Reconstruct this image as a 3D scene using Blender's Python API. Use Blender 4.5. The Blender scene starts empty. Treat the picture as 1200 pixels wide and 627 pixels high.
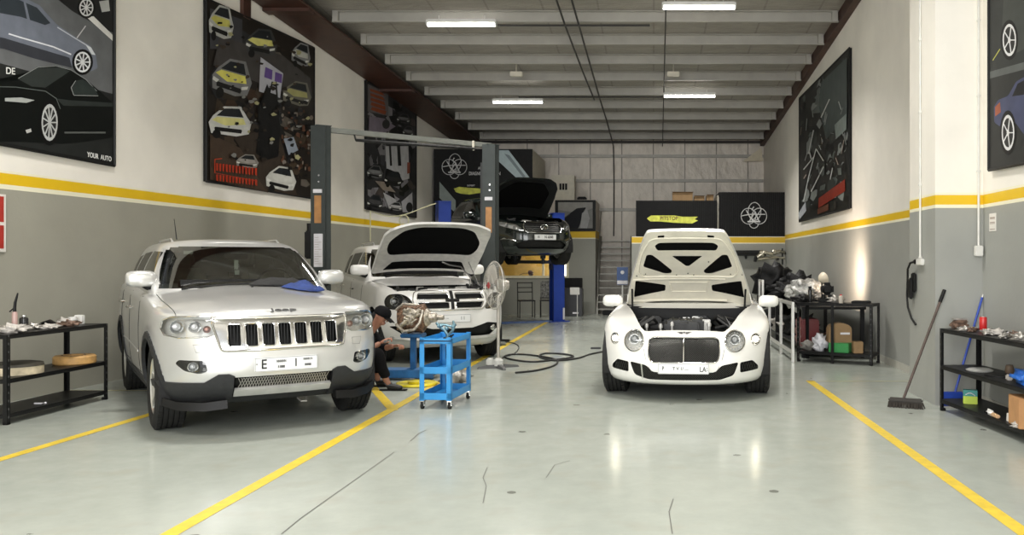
import bpy, bmesh, math, random
from mathutils import Vector, Matrix, noise
from mathutils.bvhtree import BVHTree
random.seed(7)
scene = bpy.context.scene
PI = math.pi

# ------------------------------------------------------------ camera
cam_d = bpy.data.cameras.new('camera'); cam = bpy.data.objects.new('camera', cam_d)
scene.collection.objects.link(cam); scene.camera = cam
cam.location = (0, 0, 1.5); cam.rotation_euler = (PI/2, 0, 0)
FPX, VX, VY = 980.0, 765.0, 307.0
cam_d.sensor_width = 36; cam_d.lens = 36*FPX/1200
cam_d.shift_x = -(VX-600)/1200; cam_d.shift_y = -(313.5-VY)/1200
cam_d.clip_start = .05; cam_d.clip_end = 200

# ------------------------------------------------------------ world, daylight through the open front, exposure
w = bpy.data.worlds.new('world'); scene.world = w; w.use_nodes = True
wn = w.node_tree.nodes; bg = wn['Background']
bg.inputs[0].default_value = (.95, .97, 1.0, 1); bg.inputs[1].default_value = .72
scene.view_settings.view_transform = 'Standard'; scene.view_settings.look = 'None'
scene.view_settings.exposure = 0.33; scene.view_settings.gamma = 1
scene.view_settings.use_curve_mapping = False
def area_light(name, loc, rot, sx, sy, energy, color=(1,1,1), parent=None):
    d = bpy.data.lights.new(name, 'AREA'); d.shape = 'RECTANGLE'; d.size = sx; d.size_y = sy
    d.energy = energy; d.color = color
    o = bpy.data.objects.new(name, d); scene.collection.objects.link(o)
    o.location = loc; o.rotation_euler = rot; o.parent = parent
    return o
# daylight in the roller-door opening behind the photographer
area_light('daylight_door', (-2.0, -2.6, 3.2), (PI/2+.10, 0, 0), 9.0, 5.4, 760, (1, 1, .99))

# ------------------------------------------------------------ materials
MATS = {}
def mat(name, col, rough=.5, metal=0., var=.08, scale=8., bump=0., bscale=40., coat=0., spec=.5, rvar=.0, trans=0., emit=None, estr=0., alpha=1., aniso=None):
    if name in MATS: return MATS[name]
    m = bpy.data.materials.new(name); m.use_nodes = True
    nt = m.node_tree; n = nt.nodes; L = nt.links; b = n['Principled BSDF']
    tc = n.new('ShaderNodeTexCoord')
    no = n.new('ShaderNodeTexNoise'); no.inputs['Scale'].default_value = scale; no.inputs['Detail'].default_value = 5
    L.new(tc.outputs['Object'], no.inputs['Vector'])
    r = n.new('ShaderNodeValToRGB')
    r.color_ramp.elements[0].position = .3; r.color_ramp.elements[1].position = .7
    lo = [max(0, c*(1-var)) for c in col]; hi = [min(1, c*(1+var)) for c in col]
    r.color_ramp.elements[0].color = (*lo, 1); r.color_ramp.elements[1].color = (*hi, 1)
    L.new(no.outputs['Fac'], r.inputs['Fac']); L.new(r.outputs['Color'], b.inputs['Base Color'])
    b.inputs['Metallic'].default_value = metal
    b.inputs['Specular IOR Level'].default_value = spec
    if rvar:
        mr = n.new('ShaderNodeMapRange'); mr.inputs['To Min'].default_value = max(0.02, rough-rvar); mr.inputs['To Max'].default_value = rough+rvar
        L.new(no.outputs['Fac'], mr.inputs['Value']); L.new(mr.outputs['Result'], b.inputs['Roughness'])
    else: b.inputs['Roughness'].default_value = rough
    if coat: b.inputs['Coat Weight'].default_value = coat; b.inputs['Coat Roughness'].default_value = .06
    if bump:
        n2 = n.new('ShaderNodeTexNoise'); n2.inputs['Scale'].default_value = bscale; n2.inputs['Detail'].default_value = 4
        L.new(tc.outputs['Object'], n2.inputs['Vector'])
        bp = n.new('ShaderNodeBump'); bp.inputs['Strength'].default_value = bump; bp.inputs['Distance'].default_value = .02
        L.new(n2.outputs['Fac'], bp.inputs['Height']); L.new(bp.outputs['Normal'], b.inputs['Normal'])
    if trans: b.inputs['Transmission Weight'].default_value = trans
    if emit: b.inputs['Emission Color'].default_value = (*emit, 1); b.inputs['Emission Strength'].default_value = estr
    MATS[name] = m
    return m
def glassmat(name, tint, mixf, rough=.03):
    """tinted clear pane: see-through mixed with a glossy surface"""
    if name in MATS: return MATS[name]
    m = bpy.data.materials.new(name); m.use_nodes = True
    nt = m.node_tree; n = nt.nodes; L = nt.links
    n.remove(n['Principled BSDF']); out = n['Material Output']
    t = n.new('ShaderNodeBsdfTransparent'); t.inputs[0].default_value = (*tint, 1)
    g = n.new('ShaderNodeBsdfGlossy'); g.inputs[0].default_value = (.9, .9, .9, 1); g.inputs['Roughness'].default_value = rough
    lw = n.new('ShaderNodeLayerWeight'); lw.inputs[0].default_value = .35
    ad = n.new('ShaderNodeMath'); ad.operation = 'MULTIPLY_ADD'; ad.inputs[1].default_value = .6; ad.inputs[2].default_value = mixf
    L.new(lw.outputs['Fresnel'], ad.inputs[0])
    mx = n.new('ShaderNodeMixShader'); L.new(ad.outputs[0], mx.inputs[0]); L.new(t.outputs[0], mx.inputs[1]); L.new(g.outputs[0], mx.inputs[2])
    L.new(mx.outputs[0], out.inputs[0])
    MATS[name] = m
    return m
def emitmat(name, col, s):
    if name in MATS: return MATS[name]
    m = mat(name, col, .4, emit=col, estr=s)
    return m
def bandmat(name, bands, rough, bump=.15, spec=.35):
    """painted wall: horizontal coats of paint one above the other (object Z)"""
    m = bpy.data.materials.new(name); m.use_nodes = True
    nt = m.node_tree; n = nt.nodes; L = nt.links; b = n['Principled BSDF']
    tc = n.new('ShaderNodeTexCoord'); sp = n.new('ShaderNodeSeparateXYZ'); L.new(tc.outputs['Object'], sp.inputs[0])
    no = n.new('ShaderNodeTexNoise'); no.inputs['Scale'].default_value = 1.1; no.inputs['Detail'].default_value = 8; L.new(tc.outputs['Object'], no.inputs['Vector'])
    prev = None
    for z, c in bands:
        rgb = n.new('ShaderNodeRGB'); rgb.outputs[0].default_value = (*c, 1)
        if prev is None: prev = rgb.outputs[0]; continue
        gt = n.new('ShaderNodeMath'); gt.operation = 'GREATER_THAN'; gt.inputs[1].default_value = z
        L.new(sp.outputs['Z'], gt.inputs[0])
        mx = n.new('ShaderNodeMix'); mx.data_type = 'RGBA'
        L.new(gt.outputs[0], mx.inputs[0]); L.new(prev, mx.inputs[6]); L.new(rgb.outputs[0], mx.inputs[7]); prev = mx.outputs[2]
    mr = n.new('ShaderNodeMapRange'); mr.inputs['From Min'].default_value = .3; mr.inputs['From Max'].default_value = .7
    mr.inputs['To Min'].default_value = .90; mr.inputs['To Max'].default_value = 1.04; L.new(no.outputs['Fac'], mr.inputs['Value'])
    mul = n.new('ShaderNodeVectorMath'); mul.operation = 'SCALE'; L.new(prev, mul.inputs[0]); L.new(mr.outputs[0], mul.inputs['Scale'])
    L.new(mul.outputs[0], b.inputs['Base Color'])
    b.inputs['Roughness'].default_value = rough; b.inputs['Specular IOR Level'].default_value = spec
    n2 = n.new('ShaderNodeTexNoise'); n2.inputs['Scale'].default_value = 26; n2.inputs['Detail'].default_value = 4; L.new(tc.outputs['Object'], n2.inputs['Vector'])
    bp = n.new('ShaderNodeBump'); bp.inputs['Strength'].default_value = bump; bp.inputs['Distance'].default_value = .01
    L.new(n2.outputs['Fac'], bp.inputs['Height']); L.new(bp.outputs[0], b.inputs['Normal'])
    return m

# ------------------------------------------------------------ mesh helpers
def finish(name, me, mats, parent=None, smooth=False, loc=None):
    o = bpy.data.objects.new(name, me); scene.collection.objects.link(o)
    for m in (mats if isinstance(mats, (list, tuple)) else [mats]): me.materials.append(m)
    if smooth:
        for p in me.polygons: p.use_smooth = True
        if smooth == 'auto': me.set_sharp_from_angle(angle=math.radians(38))
    if parent is not None: o.parent = parent
    if loc is not None: o.location = loc
    return o
class MB:
    """collects shapes, builds them as ONE mesh object"""
    def __init__(self): self.bm = bmesh.new(); self.M = Matrix.Identity(4); self.mi = 0
    def _fin(self, vs, fs):
        for v in vs: v.co = self.M @ v.co
        for f in fs: f.material_index = self.mi
    def box(self, lo, hi, bev=0., rot=None, seg=2):
        lo, hi = Vector(lo), Vector(hi); c = (lo+hi)/2; d = hi-lo
        r = bmesh.ops.create_cube(self.bm, size=1)
        vs = r['verts']
        for v in vs: v.co = Vector((v.co.x*d.x, v.co.y*d.y, v.co.z*d.z))
        if bev:
            es = list({e for v in vs for e in v.link_edges})
            rr = bmesh.ops.bevel(self.bm, geom=es, offset=min(bev, min(abs(d.x), abs(d.y), abs(d.z))*.49), segments=seg, affect='EDGES')
            vs = list({v for f in rr['faces'] for v in f.verts} | {v for v in vs if v.is_valid})
        R = rot.to_4x4() if rot is not None else Matrix.Identity(4)
        for v in vs: v.co = R @ v.co + c
        fs = {f for v in vs for f in v.link_faces}
        self._fin(vs, fs); return self
    def ring_loft(self, rings, cap=True, closed=True):
        bm = self.bm; R = [[bm.verts.new(p) for p in r] for r in rings]; fs = []
        n = len(rings[0])
        for a, b in zip(R, R[1:]):
            for i in range(n if closed else n-1):
                j = (i+1) % n
                try: fs.append(bm.faces.new((a[i], a[j], b[j], b[i])))
                except ValueError: pass
        if cap and closed:
            for r, fl in ((R[0], 1), (R[-1], 0)):
                try: fs.append(bm.faces.new(r[::-1] if fl else r))
                except ValueError: pass
        self._fin([v for r in R for v in r], fs); return self
    def tube(self, pts, r, seg=10, cap=True, closed=False):
        pts = [Vector(p) for p in pts]; rs = r if isinstance(r, (list, tuple)) else [r]*len(pts)
        rings = []; up = None; N = len(pts)
        for i, p in enumerate(pts):
            if closed: t = (pts[(i+1) % N]-pts[i-1])
            else: t = (pts[min(i+1, N-1)]-pts[max(i-1, 0)])
            if t.length < 1e-9: t = Vector((0, 0, 1))
            t.normalize()
            if up is None:
                up = Vector((0, 0, 1)) if abs(t.z) < .9 else Vector((1, 0, 0))
            a = t.cross(up)
            if a.length < 1e-6: a = t.orthogonal()
            a.normalize(); b = a.cross(t).normalized(); up = b
            rings.append([p+(a*math.cos(2*PI*k/seg)+b*math.sin(2*PI*k/seg))*rs[i] for k in range(seg)])
        if closed: rings.append(rings[0]); cap = False
        return self.ring_loft(rings, cap)
    def cyl(self, p0, p1, r, seg=20, r1=None):
        return self.tube([p0, p1], [r, r if r1 is None else r1], seg)
    def lathe(self, prof, seg=32, M=None, closed_prof=False):
        """profile (radius, z) turned about Z, placed by M"""
        M = M or Matrix.Identity(4)
        pr = list(prof)+([prof[0]] if closed_prof else [])
        rings = [[M @ Vector((r*math.cos(2*PI*k/seg), r*math.sin(2*PI*k/seg), z)) for k in range(seg)] for r, z in pr]
        return self.ring_loft(rings, cap=not closed_prof)
    def ball(self, c, r, sc=(1, 1, 1), sub=2, jit=0., rot=None):
        q = bmesh.ops.create_icosphere(self.bm, subdivisions=sub, radius=1)
        R = rot.to_4x4() if rot is not None else Matrix.Identity(4)
        for v in q['verts']:
            d = v.co.normalized(); k = 1+jit*noise.noise(d*2.3+Vector(c)*3)
            v.co = R @ Vector((d.x*r*sc[0]*k, d.y*r*sc[1]*k, d.z*r*sc[2]*k)) + Vector(c)
        self._fin(q['verts'], {f for v in q['verts'] for f in v.link_faces}); return self
    def prism(self, poly, fn, d):
        """poly 2-D points; fn(u, v, w) -> 3-D; extruded w from 0 to d"""
        a = [fn(u, v, 0) for u, v in poly]; b = [fn(u, v, d) for u, v in poly]
        return self.ring_loft([a, b])
    def quad(self, *pts):
        vs = [self.bm.verts.new(p) for p in pts]; f = self.bm.faces.new(vs); self._fin(vs, [f]); return self
    def build(self, name, mats, parent=None, smooth='auto', loc=None):
        bmesh.ops.recalc_face_normals(self.bm, faces=self.bm.faces)
        me = bpy.data.meshes.new(name); self.bm.to_mesh(me); self.bm.free()
        return finish(name, me, mats, parent, smooth, loc)
def empty(name, loc, rz=0., parent=None):
    o = bpy.data.objects.new(name, None); scene.collection.objects.link(o); o.empty_display_size = .1
    o.location = loc; o.rotation_euler = (0, 0, rz); o.parent = parent
    return o
def tag(o, label, cat, group=None, kind=None):
    o['label'] = label; o['category'] = cat
    if group: o['group'] = group
    if kind: o['kind'] = kind
    return o
def struct(o): o['kind'] = 'structure'; return o
def copy_tree(o, parent=None):
    c = o.copy(); scene.collection.objects.link(c)
    if parent is not None: c.parent = parent
    for ch in list(o.children): copy_tree(ch, c)
    return c
def P(x, y, Y): return Vector(((x-VX)*Y/FPX, Y, 1.5+(VY-y)*Y/FPX))
def G(x, y):
    Y = 1.5*FPX/(y-VY); return Vector(((x-VX)*Y/FPX, Y, 0))
def rotmat(ax, a): return Matrix.Rotation(a, 3, ax)
def axis_M(origin, direction):
    q = Vector(direction).normalized().to_track_quat('Z', 'Y'); return Matrix.Translation(Vector(origin)) @ q.to_matrix().to_4x4()
def text_mesh(s, size, mtl, name, parent, M, extrude=.002, align='CENTER', sx=1.):
    cu = bpy.data.curves.new(name, 'FONT'); cu.body = s; cu.size = size; cu.extrude = extrude; cu.align_x = align; cu.align_y = 'CENTER'; cu.offset = size*.012
    t = bpy.data.objects.new(name, cu); scene.collection.objects.link(t)
    dg = bpy.context.evaluated_depsgraph_get(); me = bpy.data.meshes.new_from_object(t.evaluated_get(dg))
    bpy.data.objects.remove(t); bpy.data.curves.remove(cu)
    me.transform(Matrix.Scale(sx, 4, Vector((1, 0, 0)))); me.transform(M); me.materials.clear()
    return finish(name, me, mtl, parent)
# ------------------------------------------------------------ the room
YB = 26.0                                   # back wall
def xl(y): return -7.38+.055*y              # left wall is very slightly out of square
XR = 3.45
def zc(y): return 6.9-.0615*y               # roof falls towards the back
GREY = (.34, .33, .275); WHITE = (.88, .84, .76); YEL = (.78, .50, .012); CREAM = (.86, .82, .62)
# floor
def floor_mat():
    m = bpy.data.materials.new('epoxy_floor'); m.use_nodes = True
    nt = m.node_tree; n = nt.nodes; L = nt.links; b = n['Principled BSDF']
    tc = n.new('ShaderNodeTexCoord')
    def nz(s, d=6, r=.5):
        q = n.new('ShaderNodeTexNoise'); q.inputs['Scale'].default_value = s; q.inputs['Detail'].default_value = d; q.inputs['Roughness'].default_value = r
        L.new(tc.outputs['Object'], q.inputs['Vector']); return q
    a = nz(.55); c = nz(5, 8, .65); s = nz(3.3, 2)
    r = n.new('ShaderNodeValToRGB'); e = r.color_ramp.elements
    e[0].position = .3; e[0].color = (.345, .375, .335, 1); e[1].position = .72; e[1].color = (.43, .455, .41, 1)
    mixf = n.new('ShaderNodeMath'); mixf.operation = 'MULTIPLY_ADD'; mixf.inputs[1].default_value = .5
    hf = n.new('ShaderNodeMath'); hf.operation = 'MULTIPLY'; hf.inputs[1].default_value = .5
    L.new(c.outputs['Fac'], hf.inputs[0]); L.new(a.outputs['Fac'], mixf.inputs[0]); L.new(hf.outputs[0], mixf.inputs[2])
    L.new(mixf.outputs[0], r.inputs[0])
    # scattered chips and drips
    vo = n.new('ShaderNodeTexVoronoi'); vo.inputs['Scale'].default_value = 1.7; L.new(tc.outputs['Object'], vo.inputs['Vector'])
    lt = n.new('ShaderNodeMath'); lt.operation = 'LESS_THAN'; lt.inputs[1].default_value = .028
    wob = n.new('ShaderNodeMath'); wob.operation = 'MULTIPLY'; L.new(vo.outputs['Distance'], wob.inputs[0])
    n3 = nz(14, 3); L.new(n3.outputs['Fac'], wob.inputs[1]); L.new(wob.outputs[0], lt.inputs[0])
    mx = n.new('ShaderNodeMix'); mx.data_type = 'RGBA'; mx.inputs[7].default_value = (.10, .10, .085, 1)
    sc = n.new('ShaderNodeMath'); sc.operation = 'MULTIPLY'; sc.inputs[1].default_value = .75
    L.new(lt.outputs[0], sc.inputs[0]); L.new(sc.outputs[0], mx.inputs[0]); L.new(r.outputs[0], mx.inputs[6])
    # mottled stains
    st = n.new('ShaderNodeMapRange'); st.inputs['From Min'].default_value = .56; st.inputs['From Max'].default_value = .75
    st.inputs['To Min'].default_value = 0; st.inputs['To Max'].default_value = .35; L.new(s.outputs['Fac'], st.inputs[0])
    m2 = n.new('ShaderNodeMix'); m2.data_type = 'RGBA'; m2.inputs[7].default_value = (.36, .35, .29, 1)
    L.new(st.outputs[0], m2.inputs[0]); L.new(mx.outputs[2], m2.inputs[6]); L.new(m2.outputs[2], b.inputs['Base Color'])
    rr = n.new('ShaderNodeMapRange'); rr.inputs['To Min'].default_value = .10; rr.inputs['To Max'].default_value = .28
    L.new(c.outputs['Fac'], rr.inputs[0]); L.new(rr.outputs[0], b.inputs['Roughness'])
    b.inputs['Specular IOR Level'].default_value = .55
    bp = n.new('ShaderNodeBump'); bp.inputs['Strength'].default_value = .03; bp.inputs['Distance'].default_value = .01
    L.new(a.outputs['Fac'], bp.inputs['Height']); L.new(bp.outputs[0], b.inputs['Normal'])
    return m
b = MB(); b.box((-7.8, -2.5, -.15), (4.0, YB+.3, 0)); floor = struct(b.build('floor', floor_mat(), smooth=False))
paint = mat('floor_paint_yellow', (.72, .52, .05), .35, var=.14, scale=14, rvar=.1)
def strip(name, pts, wd, mtl, z=.002):
    b = MB(); pts = [Vector(p) for p in pts]; L_ = []; R_ = []
    for i, p in enumerate(pts):
        t = (pts[min(i+1, len(pts)-1)]-pts[max(i-1, 0)]).normalized(); nrm = Vector((-t.y, t.x, 0))*wd/2
        L_.append((p.x+nrm.x, p.y+nrm.y)); R_.append((p.x-nrm.x, p.y-nrm.y))
    for i in range(len(pts)-1):
        b.quad((*L_[i], z), (*L_[i+1], z), (*R_[i+1], z), (*R_[i], z))
    o = b.build(name, mtl, floor, smooth=False); return struct(o)
strip('floor_line', [(-2.66, 3.5, 0), (-2.64, 21.0, 0)], .10, paint)
strip('floor_line', [(-2.62, 8.45, 0), (-4.1, 11.6, 0)], .10, paint, .0025)
strip('floor_line', [(-4.97, 3.5, 0), (-4.92, 12.5, 0)], .10, paint)
strip('floor_line', [(2.07, 3.5, 0), (1.98, 10.55, 0)], .10, paint)
strip('floor_line', [(1.95, 10.5, 0), (3.4, 10.5, 0)], .03, mat('floor_paint_worn', (.50, .47, .26), .35, var=.2))
strip('floor_line', [(-6.9, 9.75, 0), (-4.9, 9.75, 0)], .05, mat('floor_paint_worn', (.50, .47, .26), .35))
crack = mat('floor_joint', (.12, .12, .11), .8)
strip('floor_crack', [G(330, 626), G(352, 608), G(380, 588), G(424, 557), G(462, 530)], .008, crack)
strip('floor_crack', [G(481, 517), G(491, 508), G(500, 504)], .012, crack)
strip('floor_crack', [G(566, 590), G(570, 570), G(566, 560), G(571, 548)], .006, crack)
strip('floor_crack', [G(640, 560), G(650, 545), G(668, 540)], .005, crack)
strip('floor_crack', [G(788, 626), G(784, 600), G(789, 585)], .006, crack)

# left wall
wl = bandmat('painted_wall_left', [(0, GREY), (2.275, CREAM), (2.325, YEL), (2.445, CREAM), (2.47, WHITE)], .5)
b = MB(); t = .2
b.ring_loft([[(xl(y)-t, y, 0), (xl(y), y, 0), (xl(y), y, zc(y)), (xl(y)-t, y, zc(y))] for y in (-2.5, 2, 6, 10, 14, 18, 22, YB)])
struct(b.build('wall_left', wl, smooth=False))
wr = bandmat('painted_wall_right', [(0, (.33, .335, .31)), (2.065, CREAM), (2.1, YEL), (2.2, CREAM), (2.225, WHITE)], .46, .12, .45)
b = MB(); b.ring_loft([[(XR, y, 0), (XR+t, y, 0), (XR+t, y, zc(y)), (XR, y, zc(y))] for y in (-2.5, 5, 12, 18, YB)])
struct(b.build('wall_right', wr, smooth=False))
b = MB(); b.ring_loft([[(2.955, y, 0), (XR, y, 0), (XR, y, zc(y)), (2.955, y, zc(y))] for y in (8.75, 9.62)])
struct(b.build('wall_pillar', wr, smooth=False))
skirt = mat('skirting_grey', (.42, .41, .36), .5)
# back wall: foil-faced insulation between steel girts
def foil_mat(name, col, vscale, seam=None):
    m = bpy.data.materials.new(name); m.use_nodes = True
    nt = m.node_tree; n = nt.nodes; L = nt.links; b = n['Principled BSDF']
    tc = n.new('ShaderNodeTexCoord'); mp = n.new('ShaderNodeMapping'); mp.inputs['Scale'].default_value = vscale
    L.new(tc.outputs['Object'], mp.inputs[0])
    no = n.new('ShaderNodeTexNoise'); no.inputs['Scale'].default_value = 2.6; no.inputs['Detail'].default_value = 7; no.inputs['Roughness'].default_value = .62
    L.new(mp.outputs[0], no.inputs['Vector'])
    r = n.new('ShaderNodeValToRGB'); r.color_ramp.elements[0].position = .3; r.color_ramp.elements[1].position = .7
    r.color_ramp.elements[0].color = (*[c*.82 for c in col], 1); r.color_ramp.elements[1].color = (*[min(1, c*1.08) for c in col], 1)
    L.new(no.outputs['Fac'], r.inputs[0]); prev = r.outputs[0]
    if seam:
        sp = n.new('ShaderNodeSeparateXYZ'); L.new(tc.outputs['Object'], sp.inputs[0])
        dv = n.new('ShaderNodeMath'); dv.operation = 'DIVIDE'; dv.inputs[1].default_value = seam; L.new(sp.outputs['X'], dv.inputs[0])
        fr = n.new('ShaderNodeMath'); fr.operation = 'FRACT'; L.new(dv.outputs[0], fr.inputs[0])
        lt = n.new('ShaderNodeMath'); lt.operation = 'LESS_THAN'; lt.inputs[1].default_value = .035; L.new(fr.outputs[0], lt.inputs[0])
        mx = n.new('ShaderNodeMix'); mx.data_type = 'RGBA'; mx.inputs[7].default_value = (.22, .20, .17, 1)
        L.new(lt.outputs[0], mx.inputs[0]); L.new(prev, mx.inputs[6]); prev = mx.outputs[2]
    L.new(prev, b.inputs['Base Color']); b.inputs['Roughness'].default_value = .38; b.inputs['Metallic'].default_value = .15
    bp = n.new('ShaderNodeBump'); bp.inputs['Strength'].default_value = .6; bp.inputs['Distance'].default_value = .05
    L.new(no.outputs['Fac'], bp.inputs['Height']); L.new(bp.outputs[0], b.inputs['Normal'])
    return m
b = MB(); b.box((-7.8, YB, 0), (4, YB+.2, 6.0)); wb_ = struct(b.build('wall_back', foil_mat('wall_insulation', (.64, .585, .51), (1.6, 1, .8), .98), smooth=False))
girt = mat('girt_steel', (.30, .29, .26), .45, .4)
for z in (4.78, 4.02, 3.12):
    b = MB(); b.box((-5.9, YB-.10, z-.045), (3.43, YB, z+.045), .008); struct(b.build('girt', girt, wb_))
b = MB(); b.box((-5.9, YB-.05, 5.18), (3.43, YB, 5.26)); struct(b.build('girt', mat('steel_dark', (.06, .055, .05), .5, .3), wb_))
# little roof-corner brace, back right
b = MB(); b.prism([(0, 0), (-.62, -.02), (-.05, .42)], lambda u, v, w_: Vector((3.4+u, YB-.2+w_, 4.62+v)), .03); struct(b.build('corner_brace', mat('brace_cream', (.62, .56, .42), .5), wb_))
# ceiling
b = MB(); b.ring_loft([[(-7.8, y, zc(y)), (4, y, zc(y)), (4, y, zc(y)+.1), (-7.8, y, zc(y)+.1)] for y in (-2.5, 3, 8, 13, 18, 22, YB+.2)])
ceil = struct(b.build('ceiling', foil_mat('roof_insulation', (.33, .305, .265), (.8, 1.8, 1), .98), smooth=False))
pur = mat('purlin_steel', (.37, .355, .32), .5, .2, scale=3)
y = 1.2
while y < 25.3:
    z = zc(y); x0 = xl(y)+.85; b = MB()
    M0 = b.M
    prof = [(0, 0), (.075, 0), (.075, -.018), (.012, -.02), (.012, -.19), (.075, -.19), (.075, -.205), (0, -.205)]
    b.ring_loft([[Vector((x, y-u, z+v)) for u, v in prof] for x in (x0, XR-.14)])
    for x in (x0+.01, XR-.26): b.box((x, y-.09, z-.2), (x+.1, y+.005, z-.01), .004)
    struct(b.build('purlin', pur, ceil)); y += 1.25
raf = mat('rafter_oxide', (.050, .018, .010), .5, .1, var=.3, scale=5)
b = MB()
for dy0, dy1 in ((-2.4, 25.9),):
    ys = [-2.4, 5, 12, 19, 25.9]
    b.ring_loft([[(xl(y)+.02, y, zc(y)-.24), (xl(y)+.80, y, zc(y)-.24), (xl(y)+.80, y, zc(y)-.20), (xl(y)+.02, y, zc(y)-.20)] for y in ys])
    b.ring_loft([[(xl(y)+.30, y, zc(y)-.2), (xl(y)+.34, y, zc(y)-.2), (xl(y)+.34, y, zc(y)), (xl(y)+.30, y, zc(y))] for y in ys])
for y in (14.2, 19.3): b.box((xl(y)+.02, y-.12, zc(y)-.30), (xl(y)+.80, y+.12, zc(y)-.24), .005)
struct(b.build('rafter_left', raf))
b = MB(); b.ring_loft([[(XR-.13, y, zc(y)-.22), (XR-.002, y, zc(y)-.22), (XR-.002, y, zc(y)), (XR-.13, y, zc(y))] for y in (-2.4, 5, 12, 19, 25.9)])
struct(b.build('rafter_right', raf))
b = MB(); b.box((xl(13.6)-.02, 13.45, 5.45), (xl(13.6)+.05, 13.7, 6.1)); struct(b.build('steel_stub', raf))

# ---- back-left office block
blk = bandmat('painted_block', [(0, (.30, .30, .26)), (2.17, CREAM), (2.20, YEL), (2.42, CREAM), (2.44, (.62, .55, .48))], .45)
YO = 24.2; XO = -1.66
wx0, wx1 = -4.6, -2.50; wz0, wz1 = 1.10, 2.05
b = MB()
b.box((-6.1, YO, 0), (wx0, YO+.15, 3.3)); b.box((wx1, YO, 0), (XO, YO+.15, 3.3))
b.box((wx0, YO, 0), (wx1, YO+.15, wz0)); b.box((wx0, YO, wz1), (wx1, YO+.15, 3.3))
b.box((XO-.12, YO+.15, 0), (XO, YB, 3.3)); b.box((-6.1, YO+.15, 3.2), (XO-.12, YB, 3.3))
struct(b.build('wall_office', blk, smooth=False))
b = MB(); b.box((-6.1, YB-.05, 0), (XO-.12, YB-.005, 3.2)); struct(b.build('wall_office_inside', mat('office_yellow', (.80, .58, .20), .6), smooth=False))
b = MB()
fr = .07
b.box((wx0-fr, YO-.03, wz0-fr), (wx1+fr, YO+.05, wz0)); b.box((wx0-fr, YO-.03, wz1), (wx1+fr, YO+.05, wz1+fr))
b.box((wx0-fr, YO-.03, wz0), (wx0, YO+.05, wz1)); b.box((wx1, YO-.03, wz0), (wx1+fr, YO+.05, wz1)); b.box((-3.20, YO-.02, wz0), (-3.14, YO+.04, wz1))
win = struct(b.build('window_1', mat('window_frame_cream', (.75, .70, .52), .4)))
b = MB(); b.box((wx0, YO+.01, wz0), (wx1, YO+.016, wz1)); struct(b.build('window_pane', glassmat('office_glass', (.95, .95, .9), .04), win, smooth=False))
area_light('office_lamp', (-3.6, YO+.9, 3.1), (0, 0, 0), 2.4, .5, 75, (1, .84, .5))
# bright inner doorway seen through the right end of the window
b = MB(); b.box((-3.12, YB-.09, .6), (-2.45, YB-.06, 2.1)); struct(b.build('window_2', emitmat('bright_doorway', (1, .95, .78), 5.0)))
# ---- back-right block below the black boards
XB0, YR = -.55, 21.8
blk2 = bandmat('painted_block_right', [(0, (.27, .27, .24)), (1.98, CREAM), (2.0, (.62, .40, .02)), (2.145, CREAM), (2.155, WHITE)], .45)
b = MB(); b.box((XB0, YR, 0), (XR, YR+.15, 2.16)); b.box((XB0, YR+.15, 0), (XB0+.15, YB, 2.16)); b.box((XB0+.15, YR+.15, 2.06), (XR, YB, 2.16))
struct(b.build('wall_store_room', blk2, smooth=False))
# ------------------------------------------------------------ car builder (bodies grown from plan outlines stacked in height)
def pchip(xs, ys, x):
    if x <= xs[0]: return ys[0]
    if x >= xs[-1]: return ys[-1]
    n = len(xs); i = 0
    while xs[i+1] < x: i += 1
    def d(k): return (ys[k+1]-ys[k])/(xs[k+1]-xs[k])
    def s(k):
        if k == 0: return d(0)
        if k == n-1: return d(n-2)
        a, b_ = d(k-1), d(k)
        return 0 if a*b_ <= 0 else 2*a*b_/(a+b_)
    h = xs[i+1]-xs[i]; t = (x-xs[i])/h
    return ((2*t**3-3*t*t+1)*ys[i]+(t**3-2*t*t+t)*h*s(i)+(-2*t**3+3*t*t)*ys[i+1]+(t**3-t*t)*h*s(i+1))
def pip(p, poly):
    x, y = p; c = False; j = len(poly)-1
    for i in range(len(poly)):
        xi, yi = poly[i]; xj, yj = poly[j]
        if (yi > y) != (yj > y) and x < (xj-xi)*(y-yi)/(yj-yi)+xi: c = not c
        j = i
    return c
def cut(bm, poly, ax, cond):
    """slice the faces under a polygon seen along the remaining axis; return the faces inside"""
    a, b_ = ax; xs = [p[0] for p in poly]; ys = [p[1] for p in poly]
    X0, X1, Y0, Y1 = min(xs)-.01, max(xs)+.01, min(ys)-.01, max(ys)+.01
    n = len(poly)
    for i in range(n):
        p, q = poly[i], poly[(i+1) % n]; d = (q[0]-p[0], q[1]-p[1])
        l = math.hypot(*d)
        if l < 1e-6: continue
        co = [0, 0, 0]; no = [0, 0, 0]; co[a] = p[0]; co[b_] = p[1]; no[a] = -d[1]/l; no[b_] = d[0]/l
        x0, x1 = min(p[0], q[0])-.05, max(p[0], q[0])+.05; y0, y1 = min(p[1], q[1])-.05, max(p[1], q[1])+.05
        fs = []
        for f in bm.faces:
            us = [v.co[a] for v in f.verts]; vs = [v.co[b_] for v in f.verts]
            if max(us) < x0 or min(us) > x1 or max(vs) < y0 or min(vs) > y1: continue
            if not cond(f): continue
            fs.append(f)
        if not fs: continue
        es = {e for f in fs for e in f.edges}; vs_ = {v for f in fs for v in f.verts}
        bmesh.ops.bisect_plane(bm, geom=list(fs)+list(es)+list(vs_), plane_co=co, plane_no=no, dist=1e-5)
    out = []
    for f in bm.faces:
        c = f.calc_center_median()
        if X0 < c[a] < X1 and Y0 < c[b_] < Y1 and pip((c[a], c[b_]), poly) and cond(f): out.append(f)
    return out
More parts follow.
